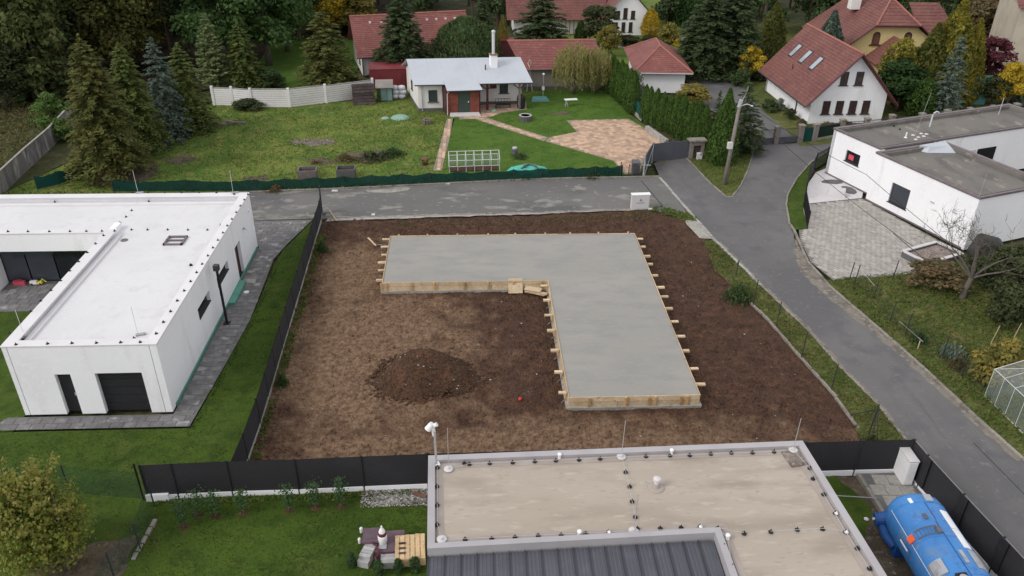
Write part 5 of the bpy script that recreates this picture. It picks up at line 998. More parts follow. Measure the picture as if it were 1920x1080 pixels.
# ================================================================== utility pole and cables
b = W(1357,347); t = thing('utility_pole','leaning concrete utility pole with lamp on the grass island','utility pole',(b.x,b.y,0))
top = b+Vector((.35,.1,6.55)); MB().path([b-Vector((0,0,.2)),top],[.175,.115],10).build('shaft','pole_concrete',t,smooth=True)
MB().path([top-Vector((.05,0,.3)),top+Vector((.05,0,.25))],.16,8).build('head','steel_light',t); MB().path([top+Vector((.08,0,.1)),top+Vector((.25,0,.5)),top+Vector((.42,0,1.0)),top+Vector((.46,0,1.25)),top+Vector((.38,0,1.2)),top+Vector((.36,0,.95))],.018,5).build('hook','steel_light',t)
MB().path([top+Vector((0,-.1,-.2)),top+Vector((.4,-.4,.05)),top+Vector((.75,-.55,-.05))],.03,6).lathe(top+Vector((.75,-.55,-.10)),[(.04,0),(.10,.03),(.07,.08)],8).build('street_lamp','cabinet_pale',t)
q = b+Vector((.17,-.02,3.35)); MB().obox((q.x-.22,q.y-.2),.36,.28,q.z-.25,q.z+.25,.1).build('meter_box','cabinet_pale',t)
MB().path([b+Vector((.22,-.1,.1)),top+Vector((.30,-.3,-1.6)),top+Vector((.35,-.3,-.2))],.02,5).build('riser_cable','cable_black',t)
def cable(label,a,b,sag,r=.018):
    pts = []
    for k in range(25):
        s = k/24; p = Vector(a).lerp(Vector(b),s); p.z -= sag*4*s*(1-s); pts.append(p)
    MB().path(pts,r,5).build('overhead_cable','cable_black',label=label,cat='cable')
cable('lower black overhead cable from the pole across the forecourt to the trough',top,W(1712,462,1.2),.4)
kn = W(1624,327,3.15)
cable('upper black overhead cable from the pole to the bare tree past the white block',top+Vector((.1,.2,.2)),kn,.25)
cable('short black cable from the white block corner down to the bare tree',kn,W(1775,452,1.9),.05)

# ================================================================== forecourt things
p = W(1567,366); t = thing('crate_slab','pale concrete box beside an open dark pit on the forecourt plate','box',(p.x,p.y,.05),R(-25))
MB().hexa([(-.6,-.5,0),(.7,-.5,0),(.7,.4,0),(-.6,.4,0),(-.55,-.42,.42),(.6,-.45,.55),(.62,.36,.5),(-.55,.36,.40)]).build('body','cabinet_pale',t,local=True)
for q,m,lb,s in (((1560,341),'plinth_grey','dark rectangular plate in the forecourt concrete',(1.7,.8)),((1592,357),'plinth_grey','dark spill of rubble beside the concrete box',(1.0,1.5)),((1612,353),'cap_brown','small brown heap against the white block wall',(.6,1.2))):
    c = W(*q,.046); pr = [(c.x+s[0]*.55*math.cos(k*.7)*ru(.75,1.1),c.y+s[1]*.6*math.sin(k*.7)*ru(.75,1.1)) for k in range(9)]; MB().prism(pr,.046,.075).build('forecourt_patch',m,label=lb,cat='patch')
a = W(1745,485); t = thing('stone_trough','rectangular trough with pale rim and dark filling beside the bare tree','trough',(a.x,a.y,0),R(24)); L_, w_ = 3.2, 1.9
for s in (-1,1): MB().box(-L_/2,L_/2,s*w_/2-.08,s*w_/2+.08,0,.45).build('side','plinth_grey',t,local=True); MB().box(-L_/2-.05,L_/2+.05,s*w_/2-.12,s*w_/2+.12,.451,.52).build('rim','cabinet_pale',t,local=True)
for s in (-1,1): MB().box(s*L_/2-.08,s*L_/2+.08,-w_/2+.09,w_/2-.09,0,.45).build('side','plinth_grey',t,local=True); MB().box(s*L_/2-.12,s*L_/2+.12,-w_/2+.13,w_/2-.13,.451,.52).build('rim','cabinet_pale',t,local=True)
MB().box(-L_/2+.09,L_/2-.09,-w_/2+.1,w_/2-.1,0,.32).build('filling','rubble',t,local=True); MB().path([(-L_/2,-w_/2,.53),(-L_/2+.2,w_/2+1.2,1.2)],.03,4).build('rod','steel_dark',t,local=True)
a = W(1845,490); t = thing('covered_machine','machine under a dark tarpaulin in front of the white wall','covered machine',(a.x,a.y,0),R(-20))
MB().hexa([(-1.1,-.8,.3),(1.0,-.8,.3),(1.0,.8,.3),(-1.1,.8,.3),(-.75,-.55,1.75),(.7,-.6,1.55),(.7,.6,1.6),(-.75,.55,1.85)]).build('tarpaulin','black_tarp',t,local=True)
_b = t.children[0].modifiers.new('round','BEVEL'); _b.width = .28; _b.segments = 4; _b.limit_method = 'NONE'
for s in (-.7,.7): MB().path([(s,-.75,.3),(s,.75,.3)],.3,12).build('wheel','rubber_black',t,local=True)
MB().box(-.5,.9,-.95,-.80,.25,.6).build('tray','cabinet_pale',t,local=True)

# ================================================================== lower right yard
ground('yard_soil', fray([(12.7,12),(12.62,23.5),(12.7,25.3),(18.4,25.3),(19.5,16),(19.8,12)],.8,.05), .0, 'bare_earth')
ground('yard_grass', fray([(12.75,22.6),(15.2,21.9),(16.1,23.5),(15.4,25.3),(12.75,25.3)],.35,.10), .010, 'dark_lawn')
TER = [(16.38,25.32),(18.28,25.32),(18.66,23.2),(18.3,22.0),(16.55,22.3)]
base = pave('terrace', TER, .62, .62, R(-4), 'concrete_old', 'joint_dark', .16, 60, .10, .012)
kerb('terrace_kerb', [(16.30,25.3),(16.42,22.2),(18.3,21.9)], .16, .20, .8)
a, b = W(1692,913), W(1673,889); ang = math.atan2(b.y-a.y,b.x-a.x)
t = thing('white_cabinet','tall white metal cabinet on the slab terrace in the fence corner','cabinet',((a.x+b.x)/2+.17,(a.y+b.y)/2,.16),R(90)+.0)
MB().box(-.45,.45,-.20,.20,0,1.25).build('body','white_plastic',t,local=True); MB().box(-.47,.47,-.22,.22,1.251,1.30).build('lid','cabinet_pale',t,local=True); MB().box(-.451,-.453,-.05,.05,.6,.64).box(-.47,-.451,-.17,.17,.06,1.2).build('door','white_plastic',t,local=True)
MB().path([(13.0,24.0,.4),(16.2,23.7,.32)],.02,5).build('steel_bar','steel_light',label='thin steel bar from the near house to the terrace kerb',cat='bar')
# blue tank
T0 = Vector((16.75,22.2,0)); t = thing('blue_tank','large blue barrel tank with ladder and hatches beside the road fence','tank',T0,R(-1))
def sec(rx, rz_, zc, n_=28, sq=2.5):
    out = []
    for k in range(n_):
        a = 2*math.pi*k/n_; c, s = math.cos(a), math.sin(a); out.append((rx*abs(c)**(2/sq)*(1 if c>0 else -1), zc+rz_*abs(s)**(2/sq)*(1 if s>0 else -1)))
    return out
prof = [(.0,.70,.62),(-.08,.92,.84),(-.25,1.02,.93),(-.6,1.07,.97),(-8.6,1.07,.97),(-8.9,.9,.8)]
V = []; F = []; N_ = 28
for y, rx, rz_ in prof: V += [(x,y,z) for x,z in sec(rx,rz_,1.22)]
for i in range(len(prof)-1):
    for k in range(N_): F.append((i*N_+k,(i+1)*N_+k,(i+1)*N_+(k+1)%N_,i*N_+(k+1)%N_))
F += [tuple(range(N_)),tuple(range(len(prof)*N_-1,(len(prof)-1)*N_-1,-1))]
MB().add(V,F).build('barrel','blue_paint',t,smooth=True,local=True)
def topz(x): 
    c = min(1,abs(x)/1.07); return 1.22+.97*(max(0,1-c**2.5))**(1/2.5)
for yy in (-.62,-2.3,-4.0,-5.6):
    V = []; s1 = sec(1.082,.982,1.22); s2 = s1
    F = [(k,N_+k,N_+(k+1)%N_,(k+1)%N_) for k in range(N_)]; MB().add([(x,yy,z) for x,z in s1]+[(x,yy-.035,z) for x,z in s1],F).build('weld_band','blue_paint',t,smooth=True,local=True)
def patch(nm, x0, x1, y0, y1, m, h=.03, par=None):
    mb = MB(); n_ = 5; V = []
    for k in range(n_+1):
        x = x0+(x1-x0)*k/n_; z = topz(x); V += [(x,y0,z+h),(x,y1,z+h),(x,y0,z-.03),(x,y1,z-.03)]
    F = []
    for k in range(n_): i = 4*k; F += [(i,i+4,i+5,i+1),(i,i+2,i+6,i+4),(i+1,i+5,i+7,i+3)]
    F += [(0,1,3,2),(4*n_,4*n_+2,4*n_+3,4*n_+1)]
    return mb.add(V,F).build(nm,m,par or t,local=True)
patch('white_panel',.42,.72,-1.05,-1.95,'white_plastic'); patch('white_panel',.42,.72,-1.98,-2.85,'white_plastic'); patch('grey_panel',.46,.86,-2.95,-3.75,'silver_panel'); patch('grey_panel',.10,.24,-3.0,-3.55,'silver_panel'); patch('hatch',.10,.42,-4.2,-4.85,'silver_panel',.05); patch('hatch',.12,.42,-.28,-.62,'silver_panel',.05); patch('white_label',-.50,-.38,-.42,-.66,'white_plastic',.02); patch('bolt_plate',-.34,-.22,-1.25,-1.5,'grey_plastic',.04); patch('box_lid',-1.0,-.68,-3.3,-3.9,'silver_panel',.12); patch('seam_strip',-.02,.01,-1.6,-8.2,'blue_dark',.012); patch('seam_strip',.02,.05,-.66,-1.55,'blue_dark',.012)
ld = patch('ladder_plate',-.20,-.02,-1.9,-2.2,'grey_plastic',.05)
mb = MB()
for s in (-1.88,-2.22):
    mb.path([(x,s,topz(x)+.06) for x in (-.15,-.35,-.55,-.75,-.9)],.02,4)
for k in range(7): x = -.2-k*.11; mb.path([(x,-1.88,topz(x)+.06),(x,-2.22,topz(x)+.06)],.012,4)
mb.build('ladder','grey_plastic',t,local=True)
MB().hexa([(-1.08,-1.92,1.60),(-.94,-1.92,1.80),(-.94,-2.2,1.80),(-1.08,-2.2,1.60),(-1.12,-1.92,1.66),(-.96,-1.92,1.88),(-.96,-2.2,1.88),(-1.12,-2.2,1.66)]).build('orange_tread','orange_paint',t,local=True); MB().path([(-1.22,-1.8,1.45),(-1.22,-2.35,1.45)],.03,5).build('step_bar','steel_white',t,local=True)
MB().path([(-1.02,-.5,1.62),(-1.02,-8,1.62)],.014,4).build('hand_line','steel_white',t,local=True); MB().path([(1.10,-1.0,1.5),(1.10,-3.4,1.5)],.05,6).build('side_pipe','steel_light',t,local=True)
op = patch('open_hatch',-.52,-.16,-4.0,-4.6,'rubber_black',.07); MB().lathe((0,0,0),[(.16,0),(.16,.06),(.06,.09)],12).build('pump_head','silver_panel',op,local=True).location = (-.36,-4.28,topz(-.36)+.08)
MB().path([(-.62,-4.5,topz(-.62)+.02),(-.70,-4.5,topz(-.7)+.38),(-.70,-5.3,topz(-.7)+.38),(-.62,-5.3,topz(-.62)+.02)],.035,6).build('guard_rail','steel_white',t,local=True)
mb = MB().path([(-.80,-.15,.85),(-1.22,-.10,.74)],[.30,.22],14).path([(-1.22,-.10,.74),(-1.28,-.09,.73)],[.27,.27],14); mb.build('outlet_pipe','blue_dark',t,local=True); MB().path([(-1.05,-.2,.60),(-1.0,-.75,.45),(-.9,-1.2,.40)],[.16,.20,.16],12).build('outlet_elbow','blue_dark',t,local=True); MB().path([(-1.36,-.08,.74),(-1.28,-.08,.76)],.05,6).build('valve_knob','white_plastic',t,local=True)
for yy in (-1.2,-4.2,-7.2): MB().box(-.95,.95,yy-.18,yy+.18,.02,.62).build('cradle','blue_dark',t,local=True)
MB().box(-1.05,-.75,.02,.25,.2,.42).build('rear_bracket','grey_plastic',t,local=True)
for a,b,lb in ((1675,1036,'white cap on the yard soil left of the blue tank'),(1688,1041,'small pale stone on the yard soil by the tank'),(1624,974,'pale litter on the grass between near house and terrace')):
    MB().lathe(W(a,b,.01),[(.09,0),(.10,.04),(.04,.08)],10).build('debris','white_plastic',label=lb,cat='debris')
o = pebbles([(ru(13.1,16),ru(17,22.5),.01) for _ in range(350)],.015,.06,'rubble','yard_gravel'); o['label']='dark gravel and rubble in the yard beside the tank'

# ================================================================== lower left lawn
GR = px([(692,916),(800,910),(803,940),(712,945)])
ground('gravel_bed', GR, .03, 'pebble')
o = pebbles([(ru(-4.9,-1.9),ru(24.2,25.2),.045) for _ in range(1600)],.02,.05,'pebble','gravel'); o['label']='grey and white gravel in the bed by the fence'
kerb('gravel_edge', px([(691,917),(712,946),(803,941)]), .07, .09, .5)
MB().obox(W2(787,930),.62,.17,.05,.11,-.42).build('loose_brick','terracotta',label='brown brick plank lying on the gravel bed',cat='brick')
p = W(771,1057); t = thing('pallet_stack','stack of new wooden pallets beside the near house','pallets',(p.x-.02,p.y+.35,0),R(4))
z = 0
for lv,(s,dx) in enumerate(((1.0,.06),(1.12,.02),(1.15,.0),(1.2,-.02))):
    w_, d_ = .95*s, 1.0*s
    for k in range(3): MB().box(dx-w_/2,dx+w_/2,-d_/2+k*(d_/2-.05),-d_/2+k*(d_/2-.05)+.10,z,z+.11).build('bearer','pallet_timber',t,local=True)
    for k in range(6): a = dx-w_/2+k*(w_/6); MB().box(a+.012,a+w_/6-.012,-d_/2+ru(-.02,.02),d_/2+ru(-.02,.02),z+.111,z+.135).build('slat','pallet_timber',t,local=True)
    z += .137
for k in range(3): MB().box(-.44+.0,-.18,-.35+k*.24,-.27+k*.24,z+.002,z+.03).build('spacer','dark_timber',t,local=True)
p = W(718,1045); t = thing('covered_brick_stack','low stack of blocks under a plum coloured sheet on the lawn','block stack',(p.x,p.y+.25,0),R(2))
MB().box(-.75,.80,-.35,.70,0,.40).build('sheet','plum_cover',t,local=True); MB().box(-.78,-.10,.05,.78,.405,.52).path([(-.78,.1,.5),(-.12,.1,.5)],.10,8).build('rolled_mat','plum_cover',t,local=True)
for a,b,c,d,h in ((-.05,.85,-.82,-.37,.32),): 
    for k in range(3): MB().box(a,b,c+k*.15,c+k*.15+.14,0,h).build('block','grey_block',t,local=True)
p = W(690,1048); t = thing('grey_block_pile','small pile of grey paving blocks at the left of the plum sheet','block pile',(p.x,p.y,0),R(-18))
for k in range(5): MB().box(-.22,.22,-.45+k*.17,-.30+k*.17,0,.30).build('block','grey_block',t,local=True)
for k in range(4): MB().box(-.20,.24,-.30+k*.17,-.15+k*.17,.302,.46).build('block','grey_block',t,local=True)
p = W(719,1035); t = thing('adhesive_tub','white and maroon bottle standing on a tray on the plum sheet','bottle',(p.x,p.y+.1,.41))
MB().lathe((0,0,0),[(.14,0),(.17,.04),(.18,.36),(.16,.42)],14).build('bottle_body','white_plastic',t,local=True,smooth=True); MB().lathe((0,0,0),[(.165,.421),(.17,.43),(.16,.52),(.13,.56)],14).build('maroon_band','maroon',t,local=True); MB().lathe((0,0,0),[(.13,.561),(.10,.66),(.045,.76),(.03,.86)],14).build('spout','white_plastic',t,local=True); MB().box(-.14,.16,-.34,-.10,.0,.03).build('tray','silver_panel',t,local=True)
p = W(700,1035,.45); t = thing('rubber_hose','dark maroon hose and trowel slung over the plum sheet','hose',p); MB().path([p+Vector(v) for v in ((-.1,.35,.12),(.08,.25,.05),(.18,.1,.04),(.2,-.15,.04),(.1,-.3,.04),(.2,-.5,-.02),(.3,-.75,-.08))],.035,6).build('hose','maroon',t); MB().obox((p.x+.36,p.y-.85),.22,.10,p.z-.12,p.z-.08,.3).build('trowel','black_paint',t)
for a,b,lb in ((678,998,'upper white bottle lying left of the plum sheet'),(675,1018,'middle white bottle lying left of the plum sheet')): MB().lathe(W(a,b,.0),[(.06,0),(.07,.03),(.07,.22),(.03,.27)],10).build('white_bottle','white_plastic',label=lb,cat='bottle')
# ================================================================== vegetation
RNG = np.random.default_rng(11)
def unit(a): return a/np.maximum(np.linalg.norm(a,axis=1,keepdims=True),1e-9)
def leafmesh(C, D, N, L, Wd):
    """diamond leaf faces: centres C, long axis D, facing N"""
    D = unit(D); S = unit(np.cross(D,N)); L = np.asarray(L)[:,None]; Wd = np.asarray(Wd)[:,None]
    q = np.stack([C-D*L*.5, C+S*Wd*.5-D*L*.08, C+D*L*.5, C-S*Wd*.5-D*L*.08],1)
    return q.reshape(-1,3)
def quads_to_mesh(name, V, m):
    n = len(V)//4; me = bpy.data.meshes.new(name); me.vertices.add(len(V)); me.vertices.foreach_set('co',V.astype(np.float32).ravel())
    me.loops.add(4*n); me.loops.foreach_set('vertex_index',np.arange(4*n,dtype=np.int32)); me.polygons.add(n)
    me.polygons.foreach_set('loop_start',np.arange(0,4*n,4,dtype=np.int32)); me.polygons.foreach_set('loop_total',np.full(n,4,dtype=np.int32)); me.update(calc_edges=True)
    me.materials.append(MATS[m]); return me
def spruce_leaves(h=10., r=2.6, z0=.8, whorls=26, per=9, leaf=.42, droop=.30, rag=.25, power=.85, up=.0):
    Cs, Ds, Ns, Ls = [], [], [], []
    for i in range(whorls):
        f = i/(whorls-1); z = z0+(h-z0)*(f**.92)*.985; ln = r*((1-f)**power)*(.93 if i else .75)+.12
        k = max(5,int(per*1.25*(1-.40*f)))
        for j in range(k):
            a = 2*math.pi*(j+.5*(i%2))/k+RNG.normal(0,.25); L = ln*RNG.uniform(1-rag,1+rag*.6); out = np.array([math.cos(a),math.sin(a),0.]); sd = np.array([-math.sin(a),math.cos(a),0.])
            n = max(8,int(L*24)); s = RNG.uniform(.06,1,n)**.75; zz = z+RNG.normal(0,.12)+(up+.25*f)*L*s-droop*L*s*s*(1.2-f)
            P = out[None]*(L*s)[:,None]+sd[None]*(RNG.normal(0,.16,n)*L*(1.05-s*.7))[:,None]; P[:,2] = zz-np.abs(RNG.normal(0,.10,n))*L*.5
            D = out[None]*RNG.uniform(.5,1.2,n)[:,None]+sd[None]*RNG.normal(0,.75,n)[:,None]+np.array([0,0,-1.])*RNG.uniform(-.15,.55,n)[:,None]
            N = np.array([0,0,1.])[None]+RNG.normal(0,.5,(n,3))+out[None]*.35
            Cs.append(P); Ds.append(D); Ns.append(N); Ls.append(np.full(n,leaf)*RNG.uniform(.6,1.25,n))
    n = 40; P = np.zeros((n,3)); P[:,2] = h-np.abs(RNG.normal(0,.35,n)); P[:,:2] = RNG.normal(0,.07,(n,2)); Cs.append(P); Ds.append(np.tile([0,0,1.],(n,1))+RNG.normal(0,.35,(n,3))); Ns.append(RNG.normal(0,1,(n,3))); Ls.append(np.full(n,leaf*.8))
    L = np.concatenate(Ls); return leafmesh(np.concatenate(Cs),np.concatenate(Ds),np.concatenate(Ns),L,L*.40)
def column_leaves(h=5., r=.8, n=4200, leaf=.22, prof=None, lump=.22, upright=1.0, deep=.35, seed=0):
    f = RNG.uniform(0.01,1,n); a = RNG.uniform(0,2*math.pi,n)
    R_ = np.interp(f,[0,.08,.3,.6,.85,1],prof or [.55,.85,1.,.88,.5,.03])*r
    lm = 1+lump*(fbm(a*1.9+seed*7+20,f*h*1.1+40,3,seed)-.5)*2; dep = 1-deep*RNG.uniform(0,1,n)**1.6; rr = R_*lm*dep
    o = np.stack([np.cos(a),np.sin(a),np.zeros(n)],1); C = o*rr[:,None]; C[:,2] = f*h
    D = np.tile([0,0,1.],(n,1))*upright+o*RNG.uniform(-.1,.8,n)[:,None]+RNG.normal(0,.35,(n,3)); N = o+RNG.normal(0,.45,(n,3)); L = leaf*RNG.uniform(.6,1.3,n)
    return leafmesh(C,D,N,L,L*.42)
def blob_leaves(h=5., r=2., z0=1.0, clumps=26, n=5200, leaf=.22, flat=.75, seed=0, top=1.0, tip=.0, shoots=0, loose=.18):
    Cs, Ns = [], []
    clumps = int(clumps*1.5)
    for k in range(clumps):
        zc = z0+(h-z0)*(.06+.86*RNG.uniform(0,1)); t = (zc-z0)/(h-z0); env = math.sqrt(max(.08,1-(2*t-.9*top)**2*.85))
        a = RNG.uniform(0,6.283); rad = r*env*math.sqrt(RNG.uniform(.05,1))*.84; cr = r*RNG.uniform(.14,.40); m = int(n/clumps*(cr/(r*.27))**1.3)+4
        v = unit(RNG.normal(0,1,(m,3))); v[:,2] = np.where(v[:,2] < -.5,-v[:,2],v[:,2]); q = v*np.array([1,1,flat])*cr*(1-.45*RNG.uniform(0,1,m)**1.5)[:,None]*(1+np.abs(RNG.normal(0,loose,m)))[:,None]
        Cs.append(q+np.array([rad*math.cos(a),rad*math.sin(a),min(zc,h-cr*flat*.6)])); Ns.append(v)
    for k in range(shoots):
        a = RNG.uniform(0,6.283); f = RNG.uniform(0,1); e = RNG.uniform(-.1,1.5); d = np.array([math.cos(a)*math.cos(e),math.sin(a)*math.cos(e),math.sin(e)]); m = 26; s = np.linspace(.55,1.16,m)*RNG.uniform(.9,1.12)
        P = d[None]*s[:,None]*np.array([r,r,(h-z0)*.55])[None]+np.array([0,0,z0+(h-z0)*.42])+RNG.normal(0,leaf*.32,(m,3)); P[:,2] += .10*h*(s-.5)**2; Cs.append(P); Ns.append(unit(RNG.normal(0,1,(m,3))+d))
    C = np.concatenate(Cs); C[:,2] = np.maximum(C[:,2],.02); N = np.concatenate(Ns); N2 = N+RNG.normal(0,.55,N.shape); D = np.cross(N2,RNG.normal(0,1,N.shape))+np.array([0,0,tip]); L = leaf*RNG.uniform(.6,1.35,len(C))
    return leafmesh(C,D,N2,L,L*.72)
def weed_leaves(n=900):
    a = RNG.uniform(0,6.283,n); rr = np.abs(RNG.normal(0,.45,n)); k = fbm(np.cos(a)*rr*3+7,np.sin(a)*rr*3+5,3,3); z = np.maximum(0,(1-rr*.8))*RNG.uniform(0,1,n)*k*1.4
    C = np.stack([np.cos(a)*rr,np.sin(a)*rr,z],1); D = np.tile([0,0,1.],(n,1))+RNG.normal(0,.7,(n,3)); L = .22*RNG.uniform(.5,1.3,n); return leafmesh(C,D,RNG.normal(0,1,(n,3))+np.array([0,-.3,.4]),L,L*.45)
def willow_leaves(h=5., r=1.8, strands=240):
    Cs, Ds = [], []
    for k in range(strands):
        a = RNG.uniform(0,6.283); rad = r*math.sqrt(RNG.uniform(.02,1)); zt = h*(1-.28*(rad/r)**2)*RNG.uniform(.88,1.02); zb = max(.35,zt*RNG.uniform(.18,.55)); n = max(5,int((zt-zb)*7)); s = np.linspace(0,1,n)
        C = np.stack([np.cos(a)*rad*(1+.18*s)+RNG.normal(0,.05,n),np.sin(a)*rad*(1+.18*s)+RNG.normal(0,.05,n),zt+(zb-zt)*s],1); Cs.append(C); D = np.tile([0,0,-1.],(n,1))+RNG.normal(0,.28,(n,3)); Ds.append(D)
    C = np.concatenate(Cs); D = np.concatenate(Ds); n = len(C); L = .30*RNG.uniform(.6,1.2,n); return leafmesh(C,D,RNG.normal(0,1,(n,3)),L,L*.28)
def pine_leaves(h=16., z0=4.0, r=2.8, tiers=18, leaf=.5):
    Cs = []
    for k in range(tiers*4):
        f = RNG.uniform(0,1); z = z0+(h-z0)*f; rad = r*(1-.75*f**1.6)*RNG.uniform(.25,1.05)*(0.45+.55*min(1,f*4)); a = RNG.uniform(0,6.283); m = 46
        Cs.append(np.array([rad*math.cos(a),rad*math.sin(a),z])+RNG.normal(0,1,(m,3))*np.array([.62,.62,.30]))
    C = np.concatenate(Cs); n = len(C); L = leaf*RNG.uniform(.5,1.2,n); N = np.tile([0,0,1.],(n,1))+RNG.normal(0,.6,(n,3)); return leafmesh(C,RNG.normal(0,1,(n,3))*np.array([1,1,.5]),N,L,L*.4)
def trunk_mesh(name, h, r, m, limbs=0, lean=0., lr=1.5, zl=(.3,.9)):
    mb = MB(); pts = []; x = y = 0
    for k in range(7):
        f = k/6; pts.append((x,y,h*f-.1 if k==0 else h*f)); x += lean*h/6+ru(-.02,.02)*h*.1; y += ru(-.02,.02)*h*.1
    mb.path(pts,[r*(1.25 if k==0 else 1)*(1-.85*k/6) for k in range(7)],7)
    for k in range(limbs):
        f = ru(*zl); a = ru(0,6.28); z = h*f; L = lr*ru(.5,1)*(1.1-f); i = f*6; p0 = Vector(pts[int(i)]).lerp(Vector(pts[min(6,int(i)+1)]),i-int(i))
        mb.path([p0,p0+Vector((math.cos(a)*L*.5,math.sin(a)*L*.5,L*.18)),p0+Vector((math.cos(a)*L,math.sin(a)*L,L*.30))],[r*.35*(1.1-f),r*.22*(1.1-f),r*.08],5)
    me = bpy.data.meshes.new(name); me.from_pydata(mb.v,[],mb.f); me.polygons.foreach_set('use_smooth',[True]*len(me.polygons)); me.materials.append(MATS[m]); return me
PROTO = {}
def proto(kind, m, var=0):
    key = (kind,m,var)
    if key in PROTO: return PROTO[key]
    if kind == 'spruce': V = spruce_leaves(10.,2.6,.8,26,9,.42,.36,.28,.66); d = (10,2.6); tr = trunk_mesh('trunk',9.6,.24,'bark_pine',14,0,2.0,(.1,.85))
    elif kind == 'spruce_fine': V = spruce_leaves(6,1.55,.35,24,9,.26,.22,.2); d = (6,1.55); tr = trunk_mesh('trunk',5.7,.14,'bark_pine',12,0,1.2,(.1,.85))
    elif kind == 'spruce_big': V = spruce_leaves(13,3.4,1.9,34,11,.46,.42,.30,.62); d = (13,3.4); tr = trunk_mesh('trunk',12.6,.30,'bark_pine',18,0,2.6,(.1,.85))
    elif kind == 'larch': V = spruce_leaves(8,1.7,.6,26,9,.34,-.05,.25,.8,.35); d = (8,1.7); tr = trunk_mesh('trunk',7.7,.15,'bark_pine',12,0,1.3,(.1,.85))
    elif kind == 'column': V = column_leaves(5,.8,3600,.24,seed=var); d = (5,.8); tr = trunk_mesh('trunk',4.2,.09,'bark_grey',4,0,.5)
    elif kind == 'cone': V = column_leaves(8,1.6,6500,.34,[.8,1.,.95,.66,.30,.03],.30,.9,.4,seed=var); d = (8,1.6); tr = trunk_mesh('trunk',7.4,.16,'bark_grey',6,0,1.0)
    elif kind == 'dome': V = column_leaves(5,3.2,9000,.34,[.86,.96,1.,.92,.66,.15],.40,1.0,.4,seed=var); d = (5,3.2); tr = trunk_mesh('trunk',4.2,.2,'bark_grey',8,0,2.2)
    elif kind == 'hedge': V = column_leaves(3.2,.62,2400,.20,[.8,1.,1.,.90,.58,.06],.14,1.0,.25,seed=var); d = (3.2,.62); tr = trunk_mesh('trunk',2.8,.07,'bark_grey',4,0,.4)
    elif kind == 'broad': V = blob_leaves(6,2.2,1.2,30,6000,.30,.8,var); d = (6,2.2); tr = trunk_mesh('trunk',5.0,.16,'bark_grey',14,0,2.2,(.25,.85))
    elif kind == 'shrub': V = blob_leaves(1.6,1.0,.05,22,3000,.15,.8,var,.6); d = (1.6,1.0); tr = trunk_mesh('stem',1.2,.05,'bark_grey',8,0,.9,(.05,.7))
    elif kind == 'weed': V = weed_leaves(); d = (1.0,1.0); tr = trunk_mesh('stem',.5,.03,'bark_grey',5,0,.6,(.05,.7))
    elif kind == 'willow': V = willow_leaves(); d = (5,1.95); tr = trunk_mesh('trunk',4.3,.15,'bark_grey',12,0,1.8,(.4,.85))
    elif kind == 'pine': V = pine_leaves(); d = (16,3.0); tr = trunk_mesh('trunk',15,.22,'bark_pine',14,.012,2.6,(.22,.85))
    elif kind == 'forest_broad': V = blob_leaves(15,4.6,2.2,60,13000,.42,.8,var); d = (15,4.6); tr = trunk_mesh('trunk',12,.3,'bark_grey',14,0,4.5,(.2,.8))
    PROTO[key] = (quads_to_mesh('crown',V,m),tr,d); return PROTO[key]
FOOT = []
def plant(kind, m, bx, by, ytop, wpx, name, label, cat='tree', var=0, loc=None, hw=None, group=None):
    cr, tr, d = proto(kind,m,var)
    if loc is None:
        b = W(bx,by,0); h = height((bx,by),ytop); dist = (b-Vector((0,0,CAMH-h*.5))).length; w_ = wpx/2*dist/FOC
    else: b = Vector(loc); h, w_ = hw
    t = thing(name,label,cat,(b.x,b.y,0),ru(0,6.28),group); t.scale = (w_/d[1],w_/d[1],h/d[0])
    link('trunk' if cat == 'tree' else 'stem',tr,t); link('crown' if cat == 'tree' else 'foliage',cr,t); FOOT.append((b.x,b.y,w_)); return t
P_ = plant
# the garden conifers on the left
P_('spruce_big','spruce_olive',213,331,72,134,'spruce_tree','large olive spruce with bare trunk foot nearest the street on the left')
P_('spruce_big','spruce_green',268,286,84,100,'spruce_tree','green spruce directly behind the large olive spruce',var=1)
P_('spruce','spruce_blue',322,262,72,82,'blue_spruce','bluish spruce in the middle of the left garden conifers')
P_('spruce','spruce_green',362,245,84,98,'spruce_tree','green spruce at the right end of the left garden conifers')
P_('larch','larch_pale',408,172,28,66,'larch_tree','pale green feathery conifer behind the white plank wall')
P_('spruce','spruce_green',463,168,45,84,'spruce_tree','dark green conifer right of the pale feathery one behind the wall')
P_('spruce','spruce_olive',618,168,20,124,'spruce_tree','broad olive spruce in front of the long red tiled roof',var=2)
P_('spruce_big','spruce_dark',757,148,-14,120,'spruce_tree','tall dark spruce standing over the left end of the cottage')
P_('dome','juniper',873,140,33,128,'juniper_tree','wide dark dome shaped evergreen behind the cottage roof')
P_('column','autumn_mix',943,104,28,20,'cypress_tree','slim yellow and rust column tree left of the long outbuilding')
P_('spruce','spruce_dark',1015,92,-22,124,'spruce_tree','dark spruce behind the long outbuilding roof')
P_('spruce','spruce_dark',905,95,-5,70,'spruce_tree','dark spruce behind the dome shaped evergreen',var=1)
P_('broad','shrub_dark',1122,88,12,70,'broadleaf_tree','dark round evergreen in front of the far white house')
P_('column','thuja_green',1088,86,38,24,'thuja_tree','small green thuja left of the dark round evergreen')
P_('broad','autumn_mix',1140,106,50,42,'broadleaf_tree','yellowing round tree above the back hedge')
P_('willow','willow_leaf',1075,176,78,82,'willow_tree','left weeping willow on the cottage lawn')
P_('willow','willow_leaf',1116,174,84,64,'willow_tree','right weeping willow beside the back hedge',var=1)
P_('shrub','silver_leaf',1187,196,140,52,'silver_shrub','silvery leaved shrub between the two clipped hedges','shrub')
P_('column','autumn_gold',1218,70,16,34,'golden_tree','golden yellow small tree on the far lawn')
